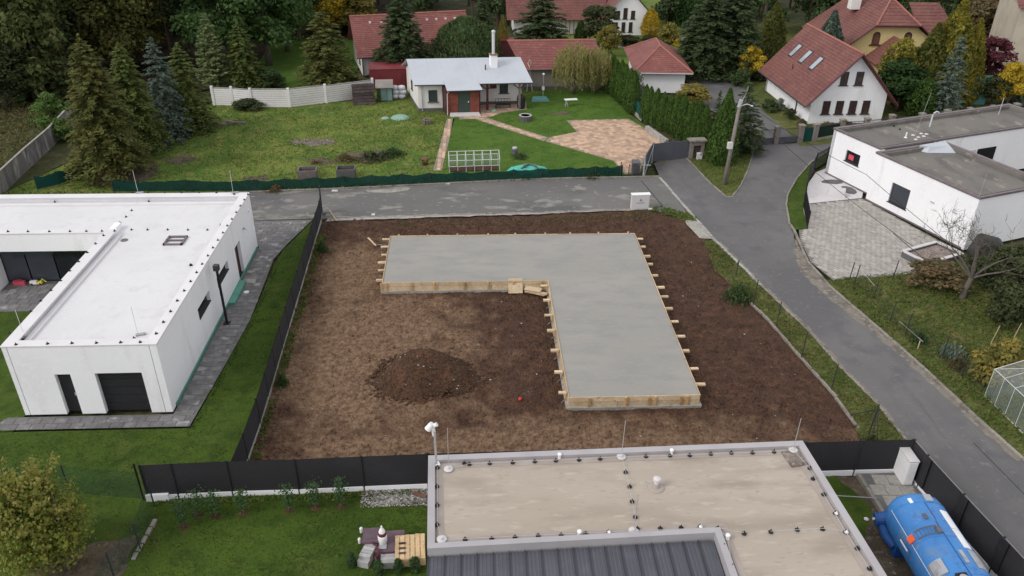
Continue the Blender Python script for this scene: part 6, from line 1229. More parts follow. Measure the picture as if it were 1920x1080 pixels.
P_('shrub','autumn_mix',1255,80,44,48,'autumn_shrub','loose yellowing shrub right of the golden tree','shrub')
P_('shrub','autumn_gold',1272,86,74,22,'autumn_shrub','small bright yellow shrub on the far lawn edge','shrub',var=1)
P_('spruce_big','spruce_dark',1318,142,-24,130,'spruce_tree','left one of the two big dark spruces behind the asphalt drive')
P_('spruce_big','spruce_dark',1365,138,-26,134,'spruce_tree','right one of the two big dark spruces behind the asphalt drive',var=1)
P_('cone','thuja_green',1378,128,62,28,'thuja_tree','bright green thuja before the big dark spruces')
P_('cone','thuja_olive',1440,118,4,58,'thuja_tree','olive thuja column behind the skylight house roof')
P_('broad','autumn_gold',1404,152,84,46,'golden_tree','golden tree left of the skylight house')
P_('shrub','shrub_green',1387,162,130,36,'green_shrub','green shrub under the golden tree left of the skylight house','shrub')
P_('shrub','shrub_dark',1425,150,120,40,'green_shrub','dark shrub behind the golden tree at the house corner','shrub',var=1)
P_('cone','thuja_green',1350,306,166,56,'thuja_tree','tall narrow thuja behind the utility pole')
P_('spruce_fine','spruce_dark',1386,284,156,100,'pine_tree','dark bushy conifer right of the utility pole')
P_('spruce_fine','spruce_dark',1338,268,172,44,'pine_tree','dark conifer half hidden by the narrow thuja at the pole',var=1)
P_('cone','spruce_blue',1541,150,20,66,'blue_spruce','bluish spruce above the ridge of the skylight house')
P_('cone','thuja_gold',1757,196,2,92,'thuja_tree','tall golden olive thuja behind the blue spruce on the right')
P_('cone','thuja_gold',1796,192,36,56,'thuja_tree','golden thuja at the right flank of the blue spruce',var=1)
P_('cone','thuja_olive',1722,198,44,76,'thuja_tree','olive thuja left of the tall golden thuja',var=1)
P_('spruce_fine','spruce_blue',1763,222,68,74,'blue_spruce','pointed blue spruce in front of the golden thujas')
P_('broad','thuja_gold',1672,196,76,66,'golden_shrub_tree','golden topped bush in front of the yellow house')
P_('broad','hedge_green',1680,208,118,84,'evergreen_bush','dark green bushy evergreen right of the skylight house gable')
P_('column','thuja_green',1722,220,146,50,'thuja_tree','low green thuja before the olive one behind the pillar fence',var=1)
P_('broad','barberry',1836,182,70,84,'purple_tree','dark purple leaved tree right of the golden thujas')
P_('broad','autumn_gold',1886,200,116,48,'golden_shrub','bright yellow shrub at the right edge above the grey roof','shrub')
P_('broad','shrub_dark',1858,196,142,56,'dark_shrub_tree','brownish dark shrub below the purple tree')
P_('spruce_fine','spruce_blue',1905,196,140,44,'blue_spruce','small bluish conifer at the right edge behind the pillar fence')
P_('broad','autumn_brown',1822,100,0,80,'autumn_tree','brown thin tree at the top right behind the purple tree')
P_('spruce','spruce_dark',1848,104,30,50,'spruce_tree','dark conifer left of the beige house')
P_('shrub','autumn_brown',1880,120,82,60,'brown_shrub','brown shrubs at the foot of the beige house','shrub',var=1)
P_('broad','autumn_gold',625,62,-10,70,'golden_tree','golden tree left of centre behind the long red roof')
P_('broad','autumn_mix',672,64,-14,80,'autumn_tree','yellowing tree behind the left end of the long red roof',var=1)
# garden hedges, every bush of a row on its own
def hedge(n, a, b, ha, hb, m, w_, nm, text, kind='hedge', var=0):
    A_, B_ = Vector(W(*a)), Vector(W(*b)); O = ['first','second','third','fourth','fifth','sixth','seventh','eighth','ninth','tenth','eleventh','twelfth']
    for k in range(n):
        f = k/(n-1) if n > 1 else 0; p = A_.lerp(B_,f); h = ha+(hb-ha)*f
        P_(kind,m,0,0,0,0,nm,'%s bush %s' % (O[k],text),'hedge bush',var=k%3,loc=(p.x+ru(-.08,.08),p.y+ru(-.08,.08),0),hw=(h*ru(.95,1.05),w_*ru(.92,1.08)),group=text)
hedge(10,(1316,280),(1206,224),4.1,3.4,'thuja_green',.53,'clipped_thuja','of the front clipped hedge counted from the gate pillar')
hedge(7,(1186,212),(1140,168),4.2,4.0,'thuja_green',.66,'clipped_thuja','of the back clipped hedge counted from the silvery shrub')
hedge(6,(1330,66),(1252,36),5.0,4.6,'hedge_green',1.5,'tall_hedge','of the far dark hedge counted from the big spruces')
P_('broad','autumn_mix',1298,196,162,60,'autumn_shrub_tree','yellow brown shrub behind the front clipped hedge',var=2)
P_('shrub','shrub_dark',1175,82,64,50,'low_shrub','low grey green shrubs at the foot of the far white house','shrub')
P_('shrub','shrub_dark',1215,78,66,34,'low_shrub','low dark shrub right of the far white house','shrub',var=1)
# shrubs before the skylight house
for k,(a,b,tp,w_,m,lb) in enumerate(((1440,208,186,30,'shrub_green','round green shrub at the left wall of the skylight house'),(1460,206,186,22,'silver_leaf','pale rose bush at the left wall of the skylight house'),(1480,222,202,22,'shrub_dark','dark rose bush beside the downpipe of the skylight house'),(1502,238,224,22,'autumn_brown','brown low bush at the front corner of the skylight house'))):
    P_('shrub',m,a,b,tp,w_,'house_shrub',lb,'shrub',var=k%2)
for k,(a,b,lb) in enumerate(((1555,236,'low rusty plants left under the skylight house gable'),(1590,234,'low rusty plants right under the skylight house gable'))): P_('weed','autumn_brown',a,b,b-10,40,'low_plant',lb,'plant')
# wild growth by the garden
P_('shrub','shrub_bright',100,232,178,62,'bright_shrub','bright green bush behind the weathered board fence on the left','shrub')
P_('shrub','shrub_bright',122,262,222,44,'bright_shrub','smaller bright bush against the weathered board fence','shrub',var=1)
P_('shrub','shrub_green',505,166,132,66,'brown_shrub','low green brown bushes behind the plank wall','shrub')
P_('shrub','shrub_dark',465,204,186,56,'dark_shrub','dark heap of brush in front of the white plank wall','shrub',var=1)
P_('shrub','shrub_green',655,158,142,40,'green_shrub','yellow green low bush at the end of the plank wall','shrub',var=1)
for k,(a,b,tp,w_,m,lb) in enumerate(((700,298,276,70,'shrub_dark','dark weeds on the earth hump in the garden'),(735,292,270,56,'shrub_green','green weeds on the right of the earth hump'),(652,300,284,56,'autumn_brown','dry weeds on the left of the earth hump'),(592,306,297,22,'autumn_brown','dry tuft beside the left compost box'),(975,296,284,34,'shrub_green','low weeds beside the greenhouse frame'),(1140,326,304,46,'shrub_green','green weeds behind the net fence by the drive'),(1110,332,316,40,'shrub_dark','weeds at the foot of the green net fence'),(515,358,340,40,'autumn_brown','brown weeds growing through the net fence at the left'))): P_('weed',m,a,b,tp,w_,'weeds',lb,'plant',var=0)
# plants of the right and lower gardens
P_('shrub','autumn_brown',1752,534,494,110,'brown_shrub','brown leafy shrub in front of the stone trough','shrub')
P_('shrub','shrub_dark',1856,530,486,90,'dark_shrub','dark green bramble right of the bare tree','shrub',var=1)
P_('shrub','shrub_dark',1905,540,462,100,'dark_shrub','dark bramble at the right edge below the white wall','shrub')
P_('shrub','shrub_dark',1880,600,535,90,'dark_shrub','dark bush at the right edge of the east garden','shrub',var=1)
P_('shrub','autumn_mix',1868,706,642,92,'yellow_shrub','yellow brown shrub beside the glasshouse','shrub')
P_('shrub','autumn_mix',1908,710,660,70,'yellow_shrub','yellow shrub cut by the right edge above the glasshouse','shrub',var=1)
P_('weed','autumn_brown',1792,690,655,34,'dry_plant','dry brown plant left of the yellow shrub','plant')
P_('weed','silver_leaf',1783,668,628,50,'pale_plant','pale green leafy plant by the road fence of the east garden','plant')
P_('weed','shrub_green',1722,640,612,34,'green_plant','low green plant under the timber rail','plant')
P_('weed','shrub_dark',1632,842,800,40,'green_plant','low dark weeds at the braced corner post','plant')
P_('weed','shrub_green',1385,560,520,60,'green_plant','green weeds around the first plot post','plant')
P_('weed','shrub_green',530,720,690,26,'weeds','green weeds at the foot of the long black fence','plant')
P_('weed','shrub_green',605,470,440,24,'weeds','green weeds at the upper part of the long black fence','plant',var=1)
# yellowing maple at the lower left
b = W(92,1062); t = thing('maple_tree','bushy yellow green tree with orange tips at the lower left','tree',(b.x,b.y,0))
V = blob_leaves(3.8,1.5,.35,80,8500,.15,.95,3,.9,0,110,.5); link('crown',quads_to_mesh('crown',V,'maple_yellow'),t)
V = blob_leaves(4.5,1.8,1.6,40,700,.13,.8,4,.9,.6,40); link('crown_tips',quads_to_mesh('crown_tips',V,'maple_tip'),t)
for a,l in ((-.5,.10),(.25,-.06),(.7,.12)):
    o = link('trunk',trunk_mesh('trunk',3.6,.10,'bark_grey',12,l,1.8,(.2,.8)),t); o.location = (a,ru(-.2,.2),0)
# saplings along the lower fence
for k,(a,b,tp,lb) in enumerate(((345,988,938,'first sapling from the left by the lower fence, half hidden by net'),(370,966,928,'rounded leafy sapling, second from the left by the lower fence'),(405,968,924,'third sapling from the left in a round bark patch'),(457,962,920,'fourth sapling from the left in a round bark patch'),(542,957,912,'fifth sapling from the left before the black screen'),(592,952,904,'sixth sapling from the left before the black screen'),(640,950,897,'last and tallest sapling before the gravel bed'))):
    p = W(a,b); h = height((a,b),tp); t = thing('sapling',lb,'sapling',p,ru(0,6),group='saplings in front of the lower screen fence')
    n_ = 320; f = RNG.uniform(.22,1,n_); C = np.stack([RNG.normal(0,.13 if k!=1 else .24,n_),RNG.normal(0,.13 if k!=1 else .24,n_),f*h],1); D = RNG.normal(0,1,(n_,3)); L = .11*RNG.uniform(.6,1.3,n_); link('foliage',quads_to_mesh('foliage',leafmesh(C,D,RNG.normal(0,1,(n_,3))+np.array([0,0,1]),L,L*.6),'quince_leaf'),t)
    MB().path([(0,0,-.05),(.02,0,h*.5),(0,.02,h*.97)],[.022,.016,.006],5).build('stem','bark_grey',t,local=True); MB().lathe((0,0,-.02),[(.22,0),(.20,.03),(.10,.045)],14).build('bark_patch','mound_soil',t,local=True)
for k,(a,b,lb) in enumerate(((660,1062,'pale leafy plant left of the block pile'),(712,1078,'small pale plant below the plum sheet'),(748,1074,'pale leafy plant below the pallet stack'),(778,1070,'small pale plant beside the near house corner'))): P_('shrub','quince_leaf',a,b,b-26,22,'pale_plant',lb,'plant',var=k%2)
# bare tree on the right
b = W(1803,560); t = thing('bare_tree','leafless fruit tree in front of the white block on the right','tree',(b.x,b.y,0))
mb = MB()
def twig(p, d, L, r_, lv):
    q = p; pts = [p]; rr = [r_]
    for k in range(3):
        d = (d+Vector((ru(-.22,.22),ru(-.22,.22),ru(-.10,.16)))).normalized(); q = q+d*L/3; pts.append(q); rr.append(r_*(1-.22*(k+1)))
    mb.path(pts,rr,5 if lv < 2 else 4,False)
    if lv < 5:
        for k in range(3 if lv < 4 else 2):
            a = ru(0,6.28); s = d.cross(Vector((math.cos(a),math.sin(a),.3))).normalized(); twig(pts[random.choice((1,2,3,3))],(d*.75+s*ru(.5,1.0)+Vector((0,0,.15))).normalized(),L*ru(.52,.74),max(.011,rr[-1]*ru(.6,.8)),lv+1)
random.seed(5)
tr_ = Vector((b.x,b.y,-.1)); up_ = Vector((b.x+.25,b.y+.1,1.35)); mb.path([tr_,Vector((b.x+.05,b.y,.6)),up_],[.19,.16,.14],8,False)
for dv in ((-1.0,.2,.75),(.15,.25,1.0),(.75,.1,.8),(-.35,-.3,1.0),(.9,-.3,.6),(-.5,.4,.9),(.5,.4,1.0)): twig(up_,Vector(dv).normalized(),ru(1.9,2.5),.085,1)
mb.build('trunk','bark_grey',t)
# ---- the wood on the left: trees one can tell apart, then the mass behind
FR = [('pine','pine_needle',75,188,(15,3.2),'tall pine with leaning bare trunk at the left edge of the wood'),('pine','pine_needle',48,182,(15,3.0),'tall pine with bare trunk nearest the left edge of the picture'),('pine','spruce_green',128,150,(16,3.2),'pine with reddish trunk behind the large olive spruce'),('pine','pine_needle',112,172,(13,2.8),'slender pine left of the large olive spruce'),('forest_broad','spruce_olive',225,140,(13,4.6),'olive broad tree behind the garden conifers'),('forest_broad','autumn_mix',272,120,(12,3.6),'yellow flecked broad tree above the blue spruce'),('pine','spruce_dark',325,120,(16,3.0),'pine with straight grey trunk above the plank wall'),('pine','spruce_dark',357,112,(16,3.0),'pine with straight red trunk left of the dark oak'),('forest_broad','oak_green',430,128,(15,5.4),'large dark green oak over the pale feathery conifer'),('forest_broad','oak_green',505,122,(15,5.2),'large dark green oak at the right end of the wood'),('forest_broad','oak_green',540,96,(14,4.6),'dark broad tree behind the right end of the wood'),('forest_broad','spruce_dark',178,134,(14,4.2),'dark broad tree between the two leftmost pines and the spruce'),('forest_broad','shrub_dark',12,200,(7,3.4),'dark bushy tree at the left edge of the wood')]
for k,(kind,m,a,b_,hw,lb) in enumerate(FR):
    p = W(a,b_); P_(kind,m,0,0,0,0,'forest_tree',lb,'tree',var=k%2,loc=(p.x,p.y,0),hw=hw,group='trees at the edge of the wood')
def mass(name, label, spots, mats=('spruce_dark',)):
    LOW = [spruce_leaves(12,2.8,.6,16,6,.70,.3,.3), blob_leaves(12,3.6,1.0,30,2600,.52,.8,1), pine_leaves(14,3.5,2.8,9,.6)]
    for mi,m in enumerate(mats):
        Q = []; mb = MB()
        for k,(x,y,s) in enumerate(spots):
            if k % len(mats) != mi: continue
            V = LOW[int(RNG.integers(0,3))].copy(); a = RNG.uniform(0,6.28); ca, sa = math.cos(a), math.sin(a); V = np.stack([V[:,0]*ca-V[:,1]*sa,V[:,0]*sa+V[:,1]*ca,V[:,2]],1)*s; Q.append(V+np.array([x,y,-.1])); mb.path([(x,y,-.2),(x,y,9*s)],[.22*s,.10*s],5,False)
        me = quads_to_mesh(name,np.concatenate(Q),m); o = link(name,me,None,kind='stuff'); o['label'] = label
        mb.build('forest_trunks','bark_pine',o,kind='stuff')
sp = []
for k in range(150):
    x, y = ru(-95,-14), ru(92,150)
    if x > -30+ (y-92)*.20 and y < 108: continue
    if -28 < x and y < 100: continue
    sp.append((x,y,ru(.9,1.35)))
for k in range(26): sp.append((ru(-62,-41),ru(82,92),ru(.8,1.2)))
mass('far_wood','dark mass of trees behind the edge of the wood',sp,('spruce_dark','oak_green','pine_needle'))
sp = [(ru(-12,14),ru(118,140),ru(.7,1.0)) for k in range(26)]+[(ru(28,95),ru(112,140),ru(.75,1.1)) for k in range(46)]+[(ru(60,90),ru(84,112),ru(.7,1.0)) for k in range(14)]
mass('far_trees','dark far trees behind the red roofed houses',sp,('spruce_dark','juniper'))

# ---- grass blades and weeds, beyond counting
def tufts(name, label, poly, n, m, h=(.05,.12), z=0.0, avoid=(), edge=None):
    xs = [p[0] for p in poly]; ys = [p[1] for p in poly]; Pn = np.array(poly); out = []
    X = RNG.uniform(min(xs),max(xs),n*3); Y = RNG.uniform(min(ys),max(ys),n*3); c = np.zeros(len(X),bool); j = len(poly)-1
    for i in range(len(poly)):
        xi, yi, xj, yj = Pn[i,0],Pn[i,1],Pn[j,0],Pn[j,1]
        c ^= ((yi > Y) != (yj > Y)) & (X < (xj-xi)*(Y-yi)/(yj-yi+1e-12)+xi); j = i
    for av in avoid:
        Pa = np.array(av); e = np.zeros(len(X),bool); j = len(av)-1
        for i in range(len(av)):
            e ^= ((Pa[i,1] > Y) != (Pa[j,1] > Y)) & (X < (Pa[j,0]-Pa[i,0])*(Y-Pa[i,1])/(Pa[j,1]-Pa[i,1]+1e-12)+Pa[i,0]); j = i
        c &= ~e
    den = fbm(X*.7,Y*.7,3,17); c &= den > RNG.uniform(.15,.75,len(X))
    X, Y = X[c][:n], Y[c][:n]; k = len(X)
    if not k: return
    C = np.stack([X,Y,np.full(k,z)],1); H = RNG.uniform(h[0],h[1],k); C[:,2] += H*.4; D = np.tile([0,0,.55],(k,1))+RNG.normal(0,.6,(k,3)); o = link(name,quads_to_mesh(name,leafmesh(C,D,RNG.normal(0,.45,(k,3))+np.array([0,-.35,1.0]),H*1.3,H*.6),m),kind='stuff'); o['label'] = label; return o
AV = [DRIVE,px([(838,223),(852,223),(828,320),(812,320)]),px([(886,222),(914,221),(970,240),(1028,258),(1020,265),(950,243)]),px([(858,216),(888,206),(905,192),(986,190),(988,205),(940,212),(922,219),(900,223),(862,224)]),MOWN]
tufts('garden_grass','tufts of uneven grass over the back garden',GARDEN,26000,'grass_blade',(.05,.17),0,AV)
tufts('dry_garden_grass','yellow dry grass tufts in the back garden',GARDEN,9000,'grass_blade_dry',(.05,.16),0,AV)
tufts('mown_blades','short blades of the cottage lawn',MOWN,7000,'grass_blade_dark',(.03,.08),.012,AV[:4])
tufts('lawn_grass','grass blades of the near lawn',SOUTH,16000,'grass_blade_dark',(.03,.07),.006)
tufts('verge_grass','yellowish grass of the road verge',VERGE,5000,'grass_blade_dry',(.05,.16),.016); tufts('verge_green','green grass of the road verge',VERGE,5000,'grass_blade',(.05,.14),.016)
tufts('island_grass','grass around the utility pole',ISL,3500,'grass_blade',(.05,.13),.06)
tufts('orchard_grass','long uneven grass of the east garden',EASTG,16000,'grass_blade',(.06,.20)); tufts('orchard_dry','dry grass of the east garden',EASTG,9000,'grass_blade_dry',(.06,.18))
tufts('west_grass','grass blades beside the bungalow',px([(-60,1085),(300,935),(440,925),(470,862),(541,598),(600,420),(592,408),(530,470),(513,500),(470,600),(357,803),(-60,812)]),16000,'grass_blade_dark',(.03,.07),.004)
tufts('plot_weeds','weeds along the street side of the plot',[(-10.3,51.6),(-4,51.8),(4,52.3),(13,53.3),(13.8,52.6),(13,51.8),(4,51.2),(-4,50.8)],1800,'grass_blade_dry',(.04,.14),0); tufts('net_weeds','weeds at the foot of the green net fence',[(-17,57.5),(4,59.4),(13,60.2),(13,60.5),(4,59.75),(-17,57.9)],2200,'grass_blade',(.08,.28),0)
tufts('corner_weeds','grass by the utility cabinet',px([(1212,393),(1240,388),(1290,402),(1312,412),(1290,418),(1240,400)]),700,'grass_blade',(.06,.22),.02); tufts('fence_weeds','weeds along the foot of the long black fence',[(-10.8,50),(-10.2,27),(-9.6,27),(-10.2,50)],1400,'grass_blade',(.05,.20),-.03)
tufts('meadow_grass','rough grass before the wood on the left',[(-44,56),(-37,57),(-38,80),(-48,82)],5000,'grass_blade_dry',(.1,.35),-.08)

tufts('fallen_leaves','yellow fallen leaves on the east garden grass',EASTG,1600,'autumn_brown',(.05,.10),.03); tufts('fallen_leaves','brown fallen leaves at the foot of the lower left tree',px([(20,1085),(140,1010),(300,960),(300,1085)]),700,'autumn_brown',(.04,.08),.02); tufts('fallen_leaves','fallen leaves on the grass around the pole',ISL,120,'autumn_mix',(.04,.09),.08)
tufts('edge_grass','long grass along the lower screen fence',[(-13.4,24.6),(-2.2,24.9),(-2.2,25.15),(-13.4,24.9)],900,'grass_blade',(.06,.16),.006); tufts('edge_grass','long grass along the bungalow paving',px([(357,803),(470,600),(513,500),(520,502),(478,604),(366,808)]),700,'grass_blade_dark',(.05,.12),.004)
# ================================================================== things in the back garden
t = thing('plank_wall','white concrete plank wall with posts at the far side of the left garden','wall',(-18,80.5,0))
wp = [W2(a,b) for a,b in ((402,197),(438,198),(473,201),(544,201),(612,193),(700,181))]; H_ = 1.75
for i,p in enumerate(wp):
    MB().obox(p,.24,.24,-.1,H_+.18,.05).build('post','old_plaster',t); 
for a,b in zip(wp[:-1],wp[1:]):
    a,b = Vector(a),Vector(b); d = b-a; rot = math.atan2(d.y,d.x); hh = H_+ru(-.08,.06)
    for k in range(8): MB().obox((a+b)/2,d.length-.23,.07+.012*(k%2),.02+k*hh/8,.02+(k+1)*hh/8-.03,rot).build('plank','old_plaster',t)
    MB().obox((a+b)/2,d.length-.23,.02,0,hh,rot).build('backing','taupe_plaster',t)
    MB().obox((a+b)/2,d.length-.23,.14,hh+.025,hh+.08,rot).build('coping','concrete_old',t)
t = thing('board_fence','weathered grey concrete board fence slanting at the left edge','fence',(-36,60,0))
wp = [W2(-30,392),W2(10,357),W2(55,313),W2(100,272),W2(128,240),W2(150,222)]
for a,b in zip(wp[:-1],wp[1:]):
    a,b = Vector(a),Vector(b); d = b-a; rot = math.atan2(d.y,d.x); n_ = max(2,int(d.length/.55))
    for k in range(n_): c = a.lerp(b,(k+.5)/n_); MB().obox(c,d.length/n_-.03,.06+.015*(k%2),-.1,1.5+ru(-.02,.02),rot).build('board','weathered_board',t)
    MB().obox((a+b)/2,d.length,.16,1.53,1.60,rot).build('coping','concrete_old',t)
# sheds by the wall
a,b = Vector(W2(662,198)),Vector(W2(704,196)); d = b-a; L_ = d.length; t = thing('woodshed','dark sloping board lean-to against the white plank wall','shed',(a.x,a.y,0),math.atan2(d.y,d.x))
for k in range(7):
    z0,z1 = .05+k*.27,.05+(k+1)*.27-.05; y0 = .0+k*.12; MB().hexa([(0,y0,z0),(L_,y0,z0),(L_,y0+.05,z0),(0,y0+.05,z0),(-.0,y0+.11,z1),(L_,y0+.11,z1),(L_,y0+.16,z1),(0,y0+.16,z1)]).build('board','dark_timber',t,local=True)
MB().box(.05,L_-.05,.95,1.6,0,1.75).build('frame','dark_timber',t,local=True)
p = W(722,190); t = thing('garden_cupboard','teal tool cupboard with brown felt roof beside the lean-to','shed',(p.x,p.y,0),R(4)); MB().box(-.78,.78,0,1.1,0,1.4).build('body','dark_timber',t,local=True)
for k,(x0,x1) in enumerate(((-.76,-.40),(-.38,.22),(.26,.76))): MB().box(x0,x1,-.03,-.002,.08,1.36).build('door','teal_cabinet' if k else 'shrub_green',t,local=True)
MB().hexa([(-.9,-.25,1.42),(.9,-.25,1.42),(.9,1.3,1.85),(-.9,1.3,1.85),(-.9,-.25,1.48),(.9,-.25,1.48),(.9,1.3,1.91),(-.9,1.3,1.91)]).build('roof','taupe_plaster',t,local=True)
p = W(748,184); t = thing('log_bags','white bags of firewood stacked between cupboard and cottage','bags',(p.x,p.y,0))
for k in range(3):
    for q in range(2): MB().lathe((-.42+q*.72+.1*(k%2),.1*k,.42*k),[(.25,0),(.38,.08),(.40,.25),(.36,.38),(.2,.43)],9).build('bag','white_bag',t,local=True,smooth=True)
p = W(728,172); t = thing('red_container','dark red steel container behind the garden cupboard','container',(p.x-.1,p.y+1.2,0),R(4)); MB().box(-1.9,2.2,0,2.4,.0,2.1).build('body','red_sheet',t,local=True); MB().hexa([(-2.0,-.1,2.101),(2.3,-.1,2.101),(2.3,2.5,2.101),(-2.0,2.5,2.101),(-1.95,.5,2.35),(2.25,.5,2.35),(2.25,2.0,2.4),(-1.95,2.0,2.4)]).build('roof','red_sheet',t,local=True)
for k in range(9): MB().box(-1.8+k*.45,-1.72+k*.45,-.03,-.002,.05,2.05).build('rib','red_sheet',t,local=True)
p = W(950,108); t = thing('dark_red_shed','dark red box shed at the left end of the long outbuilding','shed',(p.x,p.y,0)); MB().box(-.7,.8,0,1.5,0,2.0).build('wall','dark_red_paint',t,local=True); MB().box(-.8,.9,-.1,1.6,2.001,2.12).build('roof','red_sheet',t,local=True)
# cottage lawn
def shell(lb,a,b,r_,h,m='pale_green_shell',nm='sand_shell'):
    p = W(a,b); t = thing(nm,lb,'sandbox',p,ru(0,3)); MB().lathe((0,0,0),[(r_,0),(r_*1.05,.05),(r_*.95,h*.5),(r_*.55,h*.92),(r_*.15,h)],10).build('shell',m,t,local=True); MB().lathe((0,0,0),[(r_*1.12,0),(r_*1.12,.03),(r_*.9,.04)],14).build('rim',m,t,local=True)
shell('small pale green shell lid on the grass left of the cottage',722,222,.38,.14); shell('large pale green sandbox shell on the grass left of the cottage',750,221,.80,.26)
p = W(800,231); t = thing('stone_planter','rough stump planter of stones in front of the cottage porch','planter',p)
for k in range(9): a = k*.7; MB().obox((.32*math.cos(a),.32*math.sin(a)),.26,.22,0,.30+ru(0,.12),a).build('stone','rubble',t,local=True)
MB().lathe((0,0,0),[(.26,0),(.24,.3),(.1,.36)],10).build('earth','soil',t,local=True)
p = W(985,226); t = thing('fire_ring','grey round stone fire ring on the cottage lawn','fire ring',p); mb = MB(); n_ = 14
for k in range(n_):
    a0,a1 = 2*math.pi*k/n_+.03,2*math.pi*(k+1)/n_-.03
    for q in range(2): MB().prism([(.45*math.cos(a0),.45*math.sin(a0)),(.62*math.cos(a0),.62*math.sin(a0)),(.62*math.cos(a1),.62*math.sin(a1)),(.45*math.cos(a1),.45*math.sin(a1))],q*.26,q*.26+.25).build('stone','plinth_grey',t,local=True)
MB().lathe((0,0,.512),[(.60,0),(.62,.03),(.47,.035),(.46,.0)],16).build('rim','grey_block',t,local=True); MB().lathe((0,0,0),[(.44,0),(.44,.12)],12).build('ash_bed','rubber_black',t,local=True)
p = W(1068,199); t = thing('garden_table','white plastic table top on trestle legs on the lawn','table',p,R(8)); MB().box(-.55,.75,-.25,.25,.66,.72).build('table_top','white_plastic',t,local=True)
for s in (-1,1): MB().path([(-.35+.14*s,-.2,0),(-.35-.02*s,0,.66)],.03,5).path([(-.35+.14*s,.2,0),(-.35-.02*s,0,.66)],.03,5).build('leg','steel_light',t,local=True)
p = W(1018,182); t = thing('garden_lamp','tall white garden post with box behind the teal cover','lamp post',p); MB().path([(0,0,0),(0,0,2.3)],.05,6).build('post','steel_light',t,local=True); MB().box(-.13,.13,-.1,.1,.75,1.1).build('socket_box','white_plastic',t,local=True); MB().lathe((0,0,2.3),[(.06,0),(.13,.05),(.13,.16),(.05,.2)],10).build('lamp_head','white_plastic',t,local=True)
p = W(1012,188); t = thing('teal_sandpit','teal sandpit cover lying on the lawn beside the cottage','sandpit',p,R(3)); MB().hexa([(-.95,-.55,0),(1.0,-.55,0),(.85,.55,0),(-.8,.55,0),(-.85,-.4,.22),(.85,-.42,.20),(.7,.45,.30),(-.68,.45,.30)]).build('cover','teal_cover',t,local=True)
p = W(943,203); t = thing('garden_bench','black metal bench on the patio against the cottage wall','bench',p,R(4)); MB().box(-.75,.75,-.25,.25,.40,.45).build('seat','black_paint',t,local=True); mb = MB().path([(-.75,.25,.9),(.75,.25,.9)],.03,4)
for k in range(6): mb.path([(-.75+k*.3,.25,.42),(-.75+k*.3,.25,.9)],.02,4)
mb.build('backrest','black_paint',t,local=True)
for x in (-.7,.7):
    for y in (-.2,.2): MB().path([(x,y,0),(x,y,.4)],.03,4).build('leg','black_paint',t,local=True)
p = W(977,203); t = thing('covered_parasol','black covered barbecue at the right end of the patio','barbecue',p); MB().lathe((0,0,0),[(.38,0),(.42,.3),(.42,1.1),(.34,1.35),(.15,1.45)],10).build('cover','black_tarp',t,local=True); MB().box(-.3,.3,-.3,.3,-.02,.04).build('base','plinth_grey',t,local=True)
p = W(926,209); MB().lathe(p,[(.28,0),(.32,.08),(.25,.18),(.1,.22)],10).build('green_bowl','pale_green_shell',label='pale green bowl on the patio edge',cat='bowl')
p = W(825,206); MB().lathe(p,[(.20,0),(.24,.06),(.2,.2),(.1,.3),(.03,.32)],9).build('wall_ornament','terracotta',label='small reddish ornament at the porch corner',cat='ornament')
p = W(992,172); t = thing('swing_frame','white steel swing frame right of the cottage gable','swing',p); MB().path([(-.25,0,0),(0,0,2.6),(.35,0,0)],.05,6).path([(-.1,.8,0),(.1,.8,2.6),(.4,.8,0)],.05,6).build('frame','steel_white',t,local=True); MB().path([(0,0,2.6),(-.18,.1,3.0),(0,.2,3.35),(.18,.3,3.0),(.1,.8,2.6)],.04,6).build('arch','steel_white',t,local=True)
# compost boxes, greenhouse, tarpaulin and others along the street
for a,b,m,lb in ((578,332,'cap_brown','left plum compost box behind the green net fence'),(650,330,'grey_plastic','right dark compost box behind the green net fence')):
    p = W(a,b); t = thing('compost_box',lb,'compost box',p,R(4))
    for s in (-1,1): MB().box(-.7,.7,s*.5-.04,s*.5+.04,0,.72).build('side',m,t,local=True); MB().box(s*.7-.04,s*.7+.04,-.45,.45,0,.72).build('side',m,t,local=True)
    MB().box(-.65,.65,-.45,.45,0,.48).build('compost','soil',t,local=True)
p = W(890,322); t = thing('greenhouse_frame','open white greenhouse frame behind the green net fence','greenhouse',p,R(4)); L_ = 4.1; hb = 1.0
for k in range(7):
    x = -L_/2+k*L_/6; MB().path([(x,0,0),(x,0,hb),(x,.65,1.55),(x,1.3,hb),(x,1.3,0)],.028,4).build('frame_rib','steel_white',t,local=True)
for y,z in ((0,hb),(.65,1.55),(1.3,hb),(0,.5)): MB().path([(-L_/2,y,z),(L_/2,y,z)],.028,4).build('frame_rail','steel_white',t,local=True)
MB().box(-L_/2+.1,L_/2-.1,.1,1.2,.0,.08).build('bed','soil',t,local=True)
for k in range(6): MB().add([(-L_/2+k*L_/6,1.3,.1),(-L_/2+(k+1)*L_/6,1.3,.1),(-L_/2+(k+1)*L_/6,1.3,hb),(-L_/2+k*L_/6,1.3,hb)],[(0,1,2,3)]).build('pane','glass_sheet',t,local=True)
p = W(990,322); t = thing('tarpaulin_heap','crumpled mint green tarpaulin heap behind the net fence','tarpaulin',p)
def zt(X,Y): rr = np.sqrt((X/1.75)**2+(Y/.8)**2); return .62*np.clip(1-rr**2,0,1)**.7+.22*(fbm(X*2.2+9,Y*2.2,3,8)-.5)*(rr<1)
me = grid_mesh('sheet',-1.8,1.8,-.85,.85,.09,zt,'mint_sheet',keep=lambda x,y:(x/1.75)**2+(y/.8)**2<1); link('sheet',me,t)
